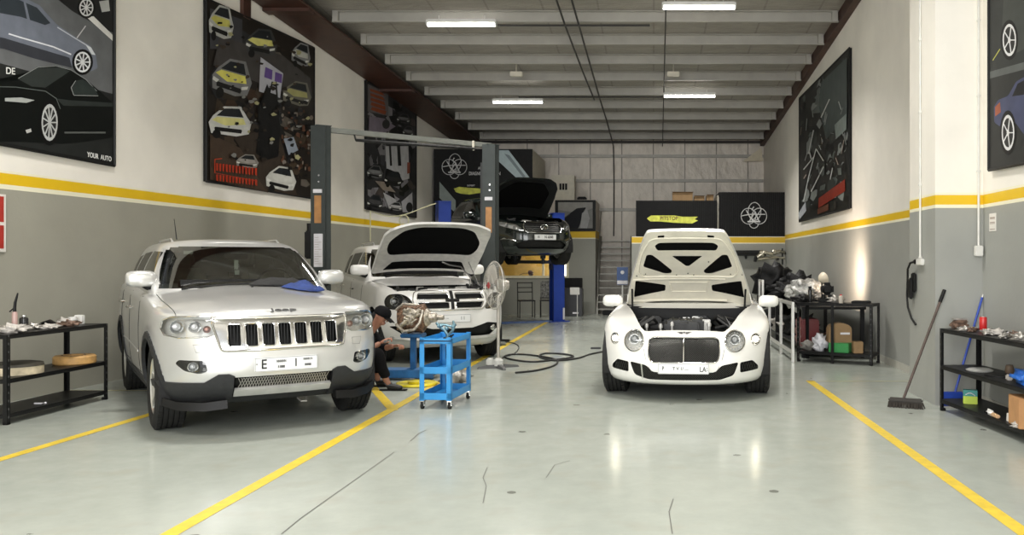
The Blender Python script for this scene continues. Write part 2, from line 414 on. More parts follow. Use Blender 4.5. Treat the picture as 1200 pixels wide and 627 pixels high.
def take(bm, faces, remove=True):
    """copy the faces into a new bmesh (and delete them here)"""
    nb = bmesh.new(); mp = {}
    for f in faces:
        vs = []
        for v in f.verts:
            if v not in mp: mp[v] = nb.verts.new(v.co)
            vs.append(mp[v])
        try: nb.faces.new(vs)
        except ValueError: pass
    if remove: bmesh.ops.delete(bm, geom=faces, context='FACES')
    return nb
def shell(nb, vec, walls=True):
    """push a patch by vec and wall its border back to where it was"""
    old = {v: v.co.copy() for v in nb.verts}; be = [e for e in nb.edges if len(e.link_faces) == 1]
    pairs = [(e.verts[0], e.verts[1]) for e in be]
    V = Vector(vec)
    for v in nb.verts: v.co = v.co+V
    if walls:
        mp = {}
        for a, b_ in pairs:
            for v in (a, b_):
                if v not in mp: mp[v] = nb.verts.new(old[v])
            try: nb.faces.new((a, b_, mp[b_], mp[a]))
            except ValueError: pass
    return nb
def solid(nb, t):
    bmesh.ops.recalc_face_normals(nb, faces=nb.faces)
    g = bmesh.ops.solidify(nb, geom=nb.faces[:], thickness=t); return nb
def bm_obj(nb, name, mtl, parent, smooth='auto', recalc=True):
    if recalc: bmesh.ops.recalc_face_normals(nb, faces=nb.faces)
    me = bpy.data.meshes.new(name); nb.to_mesh(me); nb.free()
    return finish(name, me, mtl, parent, smooth)
def rpoly(pts, r=.02, k=3):
    """round the corners of a polygon"""
    out = []; n = len(pts)
    for i in range(n):
        p0, p1, p2 = Vector(pts[i-1]), Vector(pts[i]), Vector(pts[(i+1) % n])
        a = (p0-p1); b_ = (p2-p1); rr = min(r, a.length*.45, b_.length*.45)
        A = p1+a.normalized()*rr; B = p1+b_.normalized()*rr
        for j in range(k+1):
            t = j/k; q = A*(1-t)**2+p1*2*t*(1-t)+B*t*t; out.append((q.x, q.y))
    return out
def mirx(poly): return [(-x, y) for x, y in poly]
def circ(cx, cy, r, n=28, rz=None): return [(cx+r*math.cos(2*PI*k/n), cy+(rz or r)*math.sin(2*PI*k/n)) for k in range(n)]

class Car:
    def __init__(s, P_): s.P = P_; s.body = s.wall_stack(P_['rows'], P_['n'], P_['yc'], P_['yrc'], P_['zt'], True)
    def wmul(s, y, z):
        P_ = s.P; a = 0
        for yw in (0, P_['wb']):
            a += P_.get('flare', .02)*math.exp(-((y-yw)/.5)**4)*max(0, 1-abs(z-P_.get('flz', .62))/.5)
        return 1+a+P_.get('taper', 0)*min(0, (y-.6))
    def outline(s, yf, w_, n, yc, yrc, yr, z, K=30, S=44, R=9):
        pts = []
        for i in range(K+1):
            th = PI/2*i/K; pts.append((w_*math.sin(th)**(2/n), yc-(yc-yf)*math.cos(th)**(2/n)))
        for i in range(1, S): pts.append((w_, yc+(yrc-yc)*i/S))
        for i in range(R+1):
            th = PI/2*i/R; pts.append((w_*math.cos(th)**(2/3.), yrc+(yr-yrc)*math.sin(th)**(2/3.)))
        return pts
    def wall_stack(s, rows, n, yc, yrc, zt, low, NV=34):
        zs = [r[0] for r in rows]; bm = bmesh.new(); grid = []
        ztop = zs[-1]; zb = zs[0]
        for i in range(NV+1):
            zr = zb+(ztop-zb)*i/NV
            yf = pchip(zs, [r[1] for r in rows], zr); w_ = pchip(zs, [r[2] for r in rows], zr); yr = pchip(zs, [r[3] for r in rows], zr)
            nn = pchip(zs, [r[4] for r in rows], zr) if len(rows[0]) > 4 else n
            ycc = max(yc, yf+.3) if low else yf+s.P.get('cab_arc', .5)
            yrcc = min(yrc, yr-.2)
            row = []
            for (x, y) in s.outline(yf, w_, nn, ycc, yrcc, yr, zr):
                if low:
                    T = pchip([a for a, _ in zt], [b_ for _, b_ in zt], y); z = zb+(zr-zb)*(T-zb)/(ztop-zb); x *= s.wmul(y, z)
                else: z = zr
                row.append((x, y, z))
            grid.append(row)
        V = []
        for row in grid:
            r = [bm.verts.new(p) for p in row]; l = [r[0]]+[bm.verts.new((-p[0], p[1], p[2])) for p in row[1:-1]]+[r[-1]]
            V.append((r, l))
        for (r0, l0), (r1, l1) in zip(V, V[1:]):
            for q0, q1 in ((r0, r1), (l0, l1)):
                for j in range(len(r0)-1):
                    try: bm.faces.new((q0[j], q0[j+1], q1[j+1], q1[j]))
                    except ValueError: pass
        # deck over the top row
        r, l = V[-1]; K = 26; cr = s.P['crown'] if low else s.P['roof_crown']; wt = max(p.co.x for p in r); prev = None
        cf = s.P.get('hoodshape')
        for j in range(len(r)):
            x = r[j].co.x; y = r[j].co.y; z = r[j].co.z
            if x < 1e-4: cur = [r[j]]*(K+1)
            else:
                cur = [l[j]]
                for k in range(1, K):
                    u = -1+2*k/K; zz = z+cr*(1-abs(u)**2.6)*min(1, (x/wt)**2)
                    if cf and low: zz += cf(u*x, y)
                    cur.append(bm.verts.new((u*x, y, zz)))
                cur.append(r[j])
            if prev:
                for k in range(K):
                    vs = []
                    for v in (prev[k], prev[k+1], cur[k+1], cur[k]):
                        if v not in vs: vs.append(v)
                    if len(vs) >= 3:
                        try: bm.faces.new(vs)
                        except ValueError: pass
            prev = cur
        bmesh.ops.recalc_face_normals(bm, faces=bm.faces)
        return bm
    def snapshot(s): s.tree = BVHTree.FromBMesh(s.body)
    def drape_f(s, x, z, off=0.):
        h = s.tree.ray_cast(Vector((x, -4, z)), Vector((0, 1, 0)))
        return Vector((x, h[0].y-off, z)) if h[0] is not None else Vector((x, 0, z))
    def drape_s(s, y, z, side, off=0.):
        h = s.tree.ray_cast(Vector((side*3, y, z)), Vector((-side, 0, 0)))
        return Vector((h[0].x+side*off, y, z)) if h[0] is not None else Vector((side*.9, y, z))
    def drape_t(s, x, y, off=0.):
        h = s.tree.ray_cast(Vector((x, y, 3)), Vector((0, 0, -1)))
        return Vector((x, y, h[0].z+off)) if h[0] is not None else Vector((x, y, 1))
    def ring_f(s, name, poly, r, mtl, parent, off=.004, sub=4):
        pts = []
        n = len(poly)
        for i in range(n):
            p, q = poly[i], poly[(i+1) % n]; k = max(1, int(math.hypot(q[0]-p[0], q[1]-p[1])/.06))
            for j in range(k): t_ = j/k; pts.append(s.drape_f(p[0]+(q[0]-p[0])*t_, p[1]+(q[1]-p[1])*t_, off))
        b = MB(); b.tube(pts, r, 8, closed=True); return b.build(name, mtl, parent)
    def bar_f(s, b, p, q, r, off=0., flat=1.):
        k = max(2, int(math.hypot(q[0]-p[0], q[1]-p[1])/.05)); pts = [s.drape_f(p[0]+(q[0]-p[0])*j/k, p[1]+(q[1]-p[1])*j/k, off) for j in range(k+1)]
        b.tube(pts, r, 8)
    def line_s(s, name, pts, side, r, mtl, parent):
        b = MB(); out = []
        for p, q in zip(pts, pts[1:]):
            k = max(1, int(math.hypot(q[0]-p[0], q[1]-p[1])/.05))
            for j in range(k): out.append(s.drape_s(p[0]+(q[0]-p[0])*j/k, p[1]+(q[1]-p[1])*j/k, side, -r*.35))
        out.append(s.drape_s(*pts[-1], side, -r*.35)); b.tube(out, r, 6); return b.build(name, mtl, parent)

front = lambda f: f.normal.y < -.25 and f.calc_center_median().y < 1.2
frontw = lambda f: f.calc_center_median().y < .6
right_ = lambda f: f.calc_center_median().x > .3
left_ = lambda f: f.calc_center_median().x < -.3
topf = lambda f: f.normal.z > .45
def fr_side(sg): return lambda f: f.calc_center_median().x*sg > 0 and f.calc_center_median().y < .9 and f.normal.y < .1

RUB = mat('tyre_rubber', (.016, .016, .015), .8, var=.25, scale=20, spec=.25)
PLAS = mat('black_plastic', (.007, .007, .007), .5, var=.2, spec=.25)
DGREY = mat('dark_grey_cladding', (.026, .027, .028), .6, var=.12, scale=30, spec=.25)
CHROME = mat('chrome', (.72, .72, .70), .12, 1.0, var=.03)
ALLOY = mat('alloy_wheel', (.62, .62, .60), .28, .9, var=.05)
STEEL = mat('bare_steel', (.35, .34, .32), .4, .8, var=.2)
GAP = mat('panel_gap', (.01, .01, .01), .9)
PLATE = mat('plate_white', (.78, .79, .78), .4, var=.03)
INK = mat('ink_black', (.012, .012, .012), .6)
TINT = glassmat('tinted_glass', (.50, .55, .49), .27, .05)
TINTS = glassmat('privacy_glass', (.07, .075, .07), .10)
LENS = glassmat('headlamp_lens', (.92, .93, .93), .08)
SEAT = mat('seat_cloth', (.16, .145, .125), .8, var=.15)
MIRROR = mat('mirror_glass', (.6, .62, .62), .05, 1.0)
LAMPIN = mat('lamp_inside', (.74, .73, .70), .3, .25, var=.06)
AMBER = mat('indicator_amber', (.72, .38, .30), .3)

def make_wheel(name, c, side, r, wd, rr, style, parent, steer=0.):
    """tyre, rim, disc; c is the hub centre (outer side faces side*x)"""
    M = Matrix.Translation(Vector(c)) @ Matrix.Rotation(steer, 4, 'Z') @ Matrix.Rotation(PI/2*side, 4, 'Y')
    b = MB(); h = wd/2
    prof = [(rr, -h*.80), (rr+.015, -h*.93), (rr+(r-rr)*.5, -h), (r-.035, -h*.97), (r-.012, -h*.86)]
    # tread with circumferential grooves
    zs = []
    N = 5; ed = h*.84
    for i in range(N):
        z0 = -ed+2*ed*i/N; z1 = -ed+2*ed*(i+1)/N
        zs += [(r, z0+.006), (r, z1-.006)]
        if i < N-1: zs += [(r-.011, z1-.004), (r-.011, z1+.004)]
    prof += zs + [(r-.012, h*.86), (r-.035, h*.97), (rr+(r-rr)*.5, h), (rr+.015, h*.93), (rr, h*.80), (rr-.01, h*.5), (rr-.01, -h*.5)]
    b.lathe(prof, 56, M, closed_prof=True)
    # tread blocks
    for k in range(44):
        a = 2*PI*k/44
        for i in (0, N-1):
            zc_ = -ed+2*ed*(i+.5)/N
            b.M = M @ Matrix.Rotation(a, 4, 'Z'); b.box((r-.004, -.016, zc_-ed/N*.82), (r+.004, .016, zc_+ed/N*.82))
        b.M = Matrix.Identity(4)
    ty = b.build('wheel', RUB, parent)
    b = MB()
    b.lathe([(rr, h*.82), (rr-.012, h*.86), (rr-.025, h*.72), (rr-.03, -h*.6), (rr-.045, -h*.6), (rr-.045, h*.60), (rr-.02, h*.80)], 48, M, closed_prof=True)
    b.lathe([(.0, h*.72), (.035, h*.72), (.07, h*.66), (.075, h*.40), (.0, h*.40)], 24, M)
    ns = style
    for k in range(ns):
        a = 2*PI*k/ns; b.M = M @ Matrix.Rotation(a, 4, 'Z')
        wsp = .035 if ns > 6 else .055
        b.ring_loft([[Vector((x, y_, z)) for y_, z in ((-ww, zz-.03), (ww, zz-.03), (ww*.8, zz), (-ww*.8, zz))] for x, ww, zz in ((.04, wsp, h*.66), (rr*.5, wsp*.62, h*.70), (rr*.8, wsp*.7, h*.74), (rr-.03, wsp*.95, h*.78))])
    b.M = Matrix.Identity(4)
    b.build('rim', ALLOY, ty)
    b = MB(); b.lathe([(.07, h*.1), (rr*.72, h*.1), (rr*.72, h*.2), (.07, h*.2)], 40, M, closed_prof=True); b.lathe([(0, -h*.5), (rr-.05, -h*.5), (rr-.05, -h*.42), (0, -h*.42)], 32, M)
    b.build('brake_disc', STEEL, ty)
    return ty

def headlamp(car, root, name, poly, sg, paint, inner, depth=.10, lens=LENS, rim=None, cond=None, proj=None, push=None):
    fs = cut(car.body, poly, (0, 2), cond or fr_side(sg)); patch = take(car.body, fs)
    lens_bm = patch.copy()
    back = shell(patch, push or (-sg*.02, depth, 0)); lamp = bm_obj(back, name, inner, root)
    for (x, z, r, mt) in (proj or []):
        c = car.drape_f(x, z, -.035); d = Vector((0, -1, 0))
        b = MB(); M = axis_M(c+Vector((0, .03, 0)), d)
        b.lathe([(r*.35, -.02), (r*.92, .035), (r, .04), (r, .046), (r*.9, .046), (r*.35, -.01)], 28, M, closed_prof=True)
        b.build('reflector', CHROME, lamp)
        b = MB(); b.lathe([(0, .0), (r*.55, .0), (r*.55, .02), (r*.45, .035), (r*.25, .045), (0, .048)], 24, M); b.build('bulb_lens', mt, lamp)
    bm_obj(lens_bm, 'lens', lens, lamp, True)
    if rim:
        car.ring_f('lamp_rim', poly, rim[0], rim[1], lamp)
    return lamp

def number_plate(root, c, w_, h_, texts, tilt=0., yaw=0.):
    M = Matrix.Translation(Vector(c)) @ Matrix.Rotation(yaw, 4, 'Z') @ Matrix.Rotation(tilt, 4, 'X')
    b = MB(); b.M = M; b.box((-w_/2, 0, -h_/2), (w_/2, .012, h_/2), .006); pl = b.build('number_plate', PLATE, root)
    b = MB(); b.M = M
    fr_ = .006
    for lo, hi in (((-w_/2+.004, -.002, h_/2-fr_-.004), (w_/2-.004, .0, h_/2-.004)), ((-w_/2+.004, -.002, -h_/2+.004), (w_/2-.004, 0, -h_/2+fr_+.002)), ((-w_/2+.004, -.002, -h_/2+.004), (-w_/2+.008, 0, h_/2-.004)), ((w_/2-.008, -.002, -h_/2+.004), (w_/2-.004, 0, h_/2-.004))): b.box(lo, hi)
    b.build('plate_border', mat('plate_grey', (.35, .35, .35), .5), pl)
    Rt = Matrix.Rotation(PI/2, 4, 'X')
    for s_, sz, x, z, sx in texts:
        text_mesh(s_, sz, INK, 'plate_lettering', pl, M @ Matrix.Translation(Vector((x, -.003, z))) @ Rt, .001, sx=sx)
    return pl

def door_mirror(root, c, sg, paint, sc=1., arm=.12):
    b = MB(); M = Matrix.Translation(Vector(c)); b.M = M
    rings = []
    for u, k in ((-.115, .45), (-.105, .72), (-.075, .93), (0, 1.0), (.075, .95), (.11, .75), (.125, .4)):
        rings.append([Vector((u*sc*1.05, .04+(-.055 if math.cos(a) < 0 else .055)*abs(math.cos(a))**.7*k*sc*(1 if math.cos(a) > 0 else 1.3), math.sin(a)*abs(math.sin(a))**-.15*.078*k*sc)) for a in [2*PI*(j+.5)/20 for j in range(20)]])
    b.ring_loft(rings)
    m = b.build('door_mirror', paint, root)
    b = MB(); b.M = M; b.box((-.105*sc, .075*sc+.02, -.062*sc), (.10*sc, .083*sc+.022, .062*sc), .01); b.build('mirror_glass', MIRROR, m)
    b = MB(); b.tube([Vector(c)+Vector((-sg*.03, .03, -.055*sc)), Vector(c)+Vector((-sg*(.06+arm*.4), .035, -.08*sc)), Vector(c)+Vector((-sg*(.1+arm), .05, -.085*sc))], [.03*sc, .026*sc, .035*sc], 10); b.build('mirror_arm', PLAS, m)
    return m

def seats(root, ys, z, w_=.42, mt=SEAT):
    b = MB()
    for x in (-w_, w_):
        for y in ys:
            b.box((x-.24, y, z), (x+.24, y+.5, z+.16), .05); b.box((x-.23, y+.42, z+.1), (x+.23, y+.58, z+.68), .06, rotmat('X', -.15)); b.box((x-.12, y+.56, z+.68), (x+.12, y+.66, z+.86), .04)
    return b.build('seats', mt, root)
def steering(root, c):
    b = MB(); M = axis_M(c, (0, .85, .5))
    b.tube([M @ Vector((.18*math.cos(a), .18*math.sin(a), 0)) for a in [2*PI*k/24 for k in range(24)]], .013, 8, closed=True)
    b.M = M; b.box((-.17, -.02, -.01), (.17, .02, .01), .005); b.box((-.02, -.17, -.01), (.02, 0, .01), .005); b.M = Matrix.Identity(4)
    return b.build('steering_wheel', PLAS, root)
def engine(root, x0, x1, y0, y1, z, seed=1, cover=(.014, .014, .014)):
    """a filled engine bay: cover, hoses, reservoirs, boxes"""
    rnd = random.Random(seed); ENG = mat('engine_black', (.010, .010, .010), .5, var=.3, spec=.25)
    b = MB(); b.box((x0, y0, z-.42), (x1, y1, z-.24)); bay = b.build('engine_bay', ENG, root)
    cx = (x0+x1)/2; cy = (y0+y1)/2
    b = MB(); b.box((cx-.26, cy-.26, z-.26), (cx+.26, cy+.26, z-.11), .04)
    for k in range(5): b.box((cx-.20+k*.085, cy-.22, z-.12), (cx-.16+k*.085, cy+.22, z-.10), .008)
    b.build('engine_cover', mat('engine_cover', cover, .35, var=.2), bay)
    for k in range(9):
        x = rnd.uniform(x0+.08, x1-.08); y = rnd.uniform(y0+.05, y1-.05)
        if abs(x-cx) < .26 and abs(y-cy) < .24: x = x0+.12 if x < cx else x1-.12
        b = MB(); b.box((x-.07, y-.06, z-.26), (x+.07, y+.06, z-rnd.uniform(.08, .16)), .02); b.build('engine_box', mat('engine_box', (.02, .02, .02), .5, var=.3), bay)
    for k in range(7):
        x = rnd.choice((x0+.1, x1-.1))+rnd.uniform(-.05, .1); y = rnd.uniform(y0+.05, y1-.1)
        b = MB(); b.tube([(x, y, z-.2), (x+rnd.uniform(-.2, .2), y+.1, z-.08), (x+rnd.uniform(-.3, .3), y+.25, z-.14), (x+rnd.uniform(-.3, .3), y+.3, z-.22)], rnd.uniform(.014, .026), 8); b.build('hose', mat('engine_hose', (.03, .03, .03), .4), bay)
    for k in range(6):
        x = x0+.09+(x1-x0-.18)*((k*.37+.05*seed) % 1); y = rnd.uniform(y0+.10, y0+.42); rr = rnd.uniform(.018, .03); zt_ = z-rnd.uniform(.12, .16)
        b = MB(); b.cyl((x, y, zt_-.035), (x, y, zt_), rr, 14); b.cyl((x, y, z-.26), (x, y, zt_-.03), rr*.6, 10); b.cyl((x, y, zt_-.002), (x, y, zt_+.015), rr*.7, 14); b.build('reservoir', mat('engine_alloy', (.60, .59, .56), .4, .4, var=.2), bay)
    for k in range(5):
        x = rnd.uniform(x0+.15, x1-.25); y = rnd.uniform(y0+.15, y1-.1); b = MB(); b.box((x, y, z-.24), (x+rnd.uniform(.08, .18), y+.03, z-.10), .006); b.build('bracket', mat('engine_alloy', (.60, .59, .56), .4, .4, var=.2), bay)
    return bay

def open_hood(car, root, poly, hinge_y, hinge_z, ang, paint, holes, inner_mat, hole_mat, shrink=.985, extra=None, lift=0.):
    """cut the bonnet out of the deck, give it an inner frame and swing it up about the rear hinge"""
    fs = cut(car.body, poly, (0, 1), topf); outer = take(car.body, fs)
    inner = outer.copy()
    R = Matrix.Translation(Vector((0, hinge_y, hinge_z+lift))) @ Matrix.Rotation(-ang, 4, 'X') @ Matrix.Translation(Vector((0, -hinge_y, -hinge_z)))
    bmesh.ops.recalc_face_normals(outer, faces=outer.faces)
    c = Vector((0, sum(v.co.y for v in inner.verts)/len(inner.verts), 0))
    be = [e for e in outer.edges if len(e.link_faces) == 1]
    r = bmesh.ops.extrude_edge_only(outer, edges=be); nv = [v for v in r['geom'] if isinstance(v, bmesh.types.BMVert)]
    for v in nv: v.co.x *= .985; v.co.y = c.y+(v.co.y-c.y)*.985; v.co.z -= .035
    hood = bm_obj(outer, 'hood', paint, root)
    for v in inner.verts: v.co.x *= shrink; v.co.y = c.y+(v.co.y-c.y)*shrink; v.co.z -= .03
    cond = lambda f: True
    hb = bmesh.new(); tmp = bpy.data.meshes.new('t')
    for h in holes:
        f2 = cut(inner, h, (0, 1), cond); nb = take(inner, f2)
        shell(nb, (0, 0, .022)); nb.to_mesh(tmp); hb.from_mesh(tmp); nb.free()
    bpy.data.meshes.remove(tmp)
    inn = bm_obj(inner, 'hood_inner_frame', inner_mat, hood)
    objs = [hood, inn]
    if holes: objs.append(bm_obj(hb, 'hood_insulation', hole_mat, hood))
    if extra: objs += extra(hood)
    for o in objs: o.data.transform(R)
    return hood, R

def uvpoly(pts, tipy, hingey, hw):
    """hood-local polygon from (u across, v from tip to hinge)"""
    out = []
    for u, v in pts:
        y = tipy+(hingey-tipy)*v; out.append((u*hw(y), y))
    return out
def bonnet_tube(car, pts, r): pass

def common(car, root, paint, belt_poly_win, wheels, windshield, cab, side_wins, interior_y, seat_z, arch_r, trim=None, doors=(), handle_z=None):
    P_ = car.P; wb = P_['wb']
    # wheel arches
    arcs = []
    for yw in (0, wb):
        if trim:
            fs = cut(car.body, circ(yw, P_['hub'], arch_r+.055, 30), (1, 2), lambda f: abs(f.calc_center_median().x) > .6 and f.calc_center_median().z < 1.1)
            fs2 = cut(car.body, circ(yw, P_['hub'], arch_r, 30), (1, 2), lambda f: abs(f.calc_center_median().x) > .6 and f.calc_center_median().z < 1.1)
            fs = [f for f in car.body.faces if abs(f.calc_center_median().x) > .6 and math.hypot(f.calc_center_median().y-yw, f.calc_center_median().z-P_['hub']) < arch_r+.056 and f.calc_center_median().z < 1.1]
            cl = [f for f in fs if math.hypot(f.calc_center_median().y-yw, f.calc_center_median().z-P_['hub']) < arch_r-.003]
            bmesh.ops.delete(car.body, geom=cl, context='FACES')
            fs = [f for f in car.body.faces if abs(f.calc_center_median().x) > .6 and math.hypot(f.calc_center_median().y-yw, f.calc_center_median().z-P_['hub']) < arch_r+.056 and f.calc_center_median().z < 1.1]
            for sg in (-1, 1):
                nb = take(car.body, [f for f in fs if f.is_valid and f.calc_center_median().x*sg > 0])
                for v in nb.verts: v.co.x *= 1.012
                solid(nb, .03); bm_obj(nb, 'wheel_arch_trim', trim, root)
        else:
            fs2 = cut(car.body, circ(yw, P_['hub'], arch_r, 30), (1, 2), lambda f: abs(f.calc_center_median().x) > .6 and f.calc_center_median().z < 1.1)
            bmesh.ops.delete(car.body, geom=fs2, context='FACES')
        for sg in (-1, 1):
            b = MB()
            n = 18; ring = lambda x: [Vector((x, yw+(arch_r+.01)*math.cos(PI*(k/n)*1.16-PI*.08), P_['hub']+(arch_r+.01)*math.sin(PI*(k/n)*1.16-PI*.08))) for k in range(n+1)]
            wv = P_['W']*.955
            r0 = ring(sg*wv); r1 = ring(sg*(wv-.34)); b.ring_loft([r0, r1], cap=False, closed=False)
            bmesh.ops.remove_doubles(b.bm, verts=b.bm.verts, dist=1e-5)
            b.bm.verts.ensure_lookup_table(); b.bm.faces.new([v for v in b.bm.verts if abs(v.co.x-sg*(wv-.34)) < 1e-4])
            b.build('wheel_liner', mat('liner_black', (.012, .012, .012), .9), root, smooth=False)
    r, wd, rr, st = wheels
    for yw in (0, wb):
        for sg in (-1, 1): make_wheel('wheel', (sg*(P_['W']-.025-wd/2), yw, r), sg, r, wd, rr, st, root, P_.get('steer', 0) if yw == 0 else 0)
    # underbody
    b = MB(); zb = P_['rows'][0][0]
    b.box((-P_['W']*.60, -.55, zb-.02), (P_['W']*.60, wb+.6, zb+.25), .04); b.box((-P_['W']*.93, .55, zb-.01), (P_['W']*.93, wb-.55, zb+.05), .02)
    b.cyl((-P_['W']+.2, 0, P_['hub']), (P_['W']-.2, 0, P_['hub']), .05); b.cyl((-P_['W']+.2, wb, P_['hub']), (P_['W']-.2, wb, P_['hub']), .05)
    b.build('underbody', mat('underbody', (.02, .02, .02), .8), root)
    # windscreen
    cabm = cab
    for wpoly, nm in ((windshield, 'windshield'),):
        fs = cut(cabm, wpoly, (0, 2), lambda f: f.normal.y < -.3 and f.calc_center_median().y < wb*.9); nb = take(cabm, fs); g2 = bm_obj(nb, nm, TINT, root, True)
    car.cabtree = BVHTree.FromBMesh(cabm)
    for sg, cond in ((1, right_), (-1, left_)):
        for i, wp in enumerate(side_wins):
            fs = cut(cabm, rpoly(wp, .04), (1, 2), lambda f: f.calc_center_median().x*sg > .3 and abs(f.normal.x) > .35); nb = take(cabm, fs)
            bm_obj(nb, 'side_window', TINT if i == 0 else TINTS, root, True)
    bm_obj(cabm, 'cabin_roof', paint, root)
    # dashboard, seats
    b = MB(); b.box((-.68, interior_y-.45, seat_z+.2), (.68, interior_y-.1, seat_z+.47), .08); b.box((-.7, interior_y-.45, seat_z-.15), (.7, wb+.3, seat_z-.1)); b.build('dashboard', PLAS, root)
    seats(root, (interior_y+.35, interior_y+1.25), seat_z-.1); steering(root, (.36 if P_.get('rhd') else .36, interior_y+.02, seat_z+.42))
    for sg in (-1, 1):
        for pts in doors: car.line_s('door_gap', pts, sg, .006, GAP, root)
        for (y, z) in (handle_z or []):
            b = MB(); p0 = car.drape_s(y-.09, z, sg, .02); p1 = car.drape_s(y, z+.004, sg, .038); p2 = car.drape_s(y+.09, z, sg, .02)
            b.tube([car.drape_s(y-.10, z, sg, -.01), p0, p1, p2, car.drape_s(y+.10, z, sg, -.01)], .014, 8); b.build('door_handle', P_.get('handle', CHROME), root)
# ------------------------------------------------------------ silver SUV
def silver_suv():
    SILV = mat('silver_paint', (.60, .60, .585), .28, .5, var=.03, scale=3, coat=.6)
    P_ = dict(W=.965, wb=2.915, hub=.385, n=3.0, yc=.10, yrc=3.3, crown=.075, roof_crown=.045, flare=.022, flz=.7, cab_arc=.55,
        rows=[(.27, -.66, .86, 3.75), (.33, -.76, .905, 3.82), (.45, -.86, .945, 3.86), (.60, -.90, .955, 3.87), (.75, -.885, .955, 3.86), (.90, -.84, .95, 3.84), (1.0, -.80, .945, 3.82), (1.05, -.765, .93, 3.8), (1.075, -.70, .90, 3.78)],
        zt=[(-.7, 1.06), (-.3, 1.085), (.2, 1.12), (.8, 1.165), (1.6, 1.19), (3.0, 1.24), (3.9, 1.26)])
    P_['hoodshape'] = lambda x, y: .014*(math.tanh((abs(x)-.36)*-18)+1)/2*min(1, max(0, (y+.62)/.5))*(1 if y < .9 else 0)
    car = Car(P_)
    cab = car.wall_stack([(1.10, .60, .875, 3.72), (1.22, .76, .865, 3.72), (1.40, 1.03, .82, 3.66), (1.58, 1.33, .745, 3.56), (1.68, 1.55, .68, 3.46), (1.715, 1.68, .62, 3.38)], 3.6, 1, 3.1, None, False, NV=22)
    car.snapshot()
    root = empty('silver_suv', (-3.745, 8.055, 0), math.radians(36.3))
    tag(root, 'silver SUV with seven-slot chrome grille and blue cloth on its closed hood', 'car', 'cars in the workshop')
    # lamps
    hl = [(.545, .885), (.60, .862), (.80, .855), (.885, .875), (.905, .93), (.89, 1.0), (.83, 1.03), (.68, 1.035), (.56, 1.03)]
    bulb = mat('projector_glass', (.75, .76, .78), .08, .3)
    for sg in (-1, 1):
        pl = hl if sg > 0 else mirx(hl)[::-1]
        headlamp(car, root, 'headlight', pl, sg, SILV, LAMPIN, rim=(.006, CHROME), cond=lambda f, s_=sg: f.calc_center_median().x*s_ > .3 and f.calc_center_median().y < .5,
                 proj=[(sg*.80, .945, .062, bulb), (sg*.68, .945, .05, bulb), (sg*.595, .925, .032, AMBER)])
        fg = rpoly([(.60, .575), (.62, .665), (.80, .672), (.82, .64), (.76, .58), (.66, .555)], .02)
        pl = fg if sg > 0 else mirx(fg)[::-1]
        headlamp(car, root, 'fog_light', pl, sg, SILV, PLAS, depth=.07, lens=LENS, cond=lambda f, s_=sg: f.calc_center_median().x*s_ > .3 and f.calc_center_median().y < .4, proj=[(sg*.70, .613, .042, bulb)])
        # headlamp washer flap
        b = MB(); pts = [car.drape_f(sg*x, z, .001) for x, z in ((.60, .80), (.60, .74), (.68, .735), (.70, .80), (.60, .80))]; b.tube(pts, .0025, 6); b.build('washer_flap', mat('seam_grey', (.22, .22, .21), .6), root)
        # dark lower corner cladding
        cl = [(.40, .30), (.40, .525), (.44, .545), (.52, .545), (.62, .475), (1.02, .475), (1.02, .20), (.55, .20), (.40, .27)]
        pl = cl if sg > 0 else mirx(cl)[::-1]
        fs = cut(car.body, pl, (0, 2), lambda f, s_=sg: f.calc_center_median().x*s_ > .3 and f.calc_center_median().y < -.2)
        nb = take(car.body, fs)
        for v in nb.verts: v.co.y -= .012; v.co.x += sg*.008
        solid(nb, .03); bm_obj(nb, 'bumper_corner', DGREY, root)
        b = MB(); pts = [(sg*x, y, z) for x, y, z in ((.45, -.80, .27), (.62, -.76, .255), (.80, -.58, .255), (.90, -.46, .29))]
        b.ring_loft([[Vector(p)+Vector(q) for q in ((0, .005, .05), (0, .10, .05), (0, .10, -.02), (0, -.012, -.02))] for p in pts]); b.build('air_dam', PLAS, root)
    # grille: bezel + seven openings
    gp = rpoly([(-.545, 1.0), (-.56, .97), (-.50, .74), (.50, .74), (.56, .97), (.545, 1.015), (-.545, 1.015)][1:], .03)
    fs = cut(car.body, gp, (0, 2), front); nb = take(car.body, fs)
    slots = []
    for i in range(7):
        xc = (i-3)*.133
        slots.append(rpoly([(xc-.049, .775), (xc+.049, .775), (xc+.051, .965), (xc-.051, .965)], .02))
    dark = bmesh.new(); tmp = bpy.data.meshes.new('t')
    for sl in slots:
        f2 = cut(nb, sl, (0, 2), lambda f: True); q = take(nb, f2); shell(q, (0, .06, 0)); q.to_mesh(tmp); dark.from_mesh(tmp); q.free()
    bpy.data.meshes.remove(tmp)
    for v in nb.verts: v.co.y -= .006
    solid(nb, .012); gr = bm_obj(nb, 'grille', CHROME, root)
    bm_obj(dark, 'grille_opening', PLAS, gr)
    b = MB()
    for i in range(7):
        xc = (i-3)*.133
        for dx in (-.026, 0, .026): p = car.drape_f(xc+dx, .87); b.box((xc+dx-.003, p.y+.015, .775), (xc+dx+.003, p.y+.05, .965))
    b.build('grille_fin', DGREY, gr)
    for sl in slots: car.ring_f('slot_frame', sl, .006, CHROME, gr, .006)
    car.ring_f('grille_bezel', gp, .011, CHROME, gr, .004)
    # lower intake with mesh and skid bar
    lp = [(-.40, .405), (.40, .405), (.42, .50), (.40, .515), (-.40, .515), (-.42, .50)]
    fs = cut(car.body, lp, (0, 2), front); nb = take(car.body, fs); shell(nb, (0, .05, 0)); lo = bm_obj(nb, 'lower_intake', PLAS, root)
    b = MB()
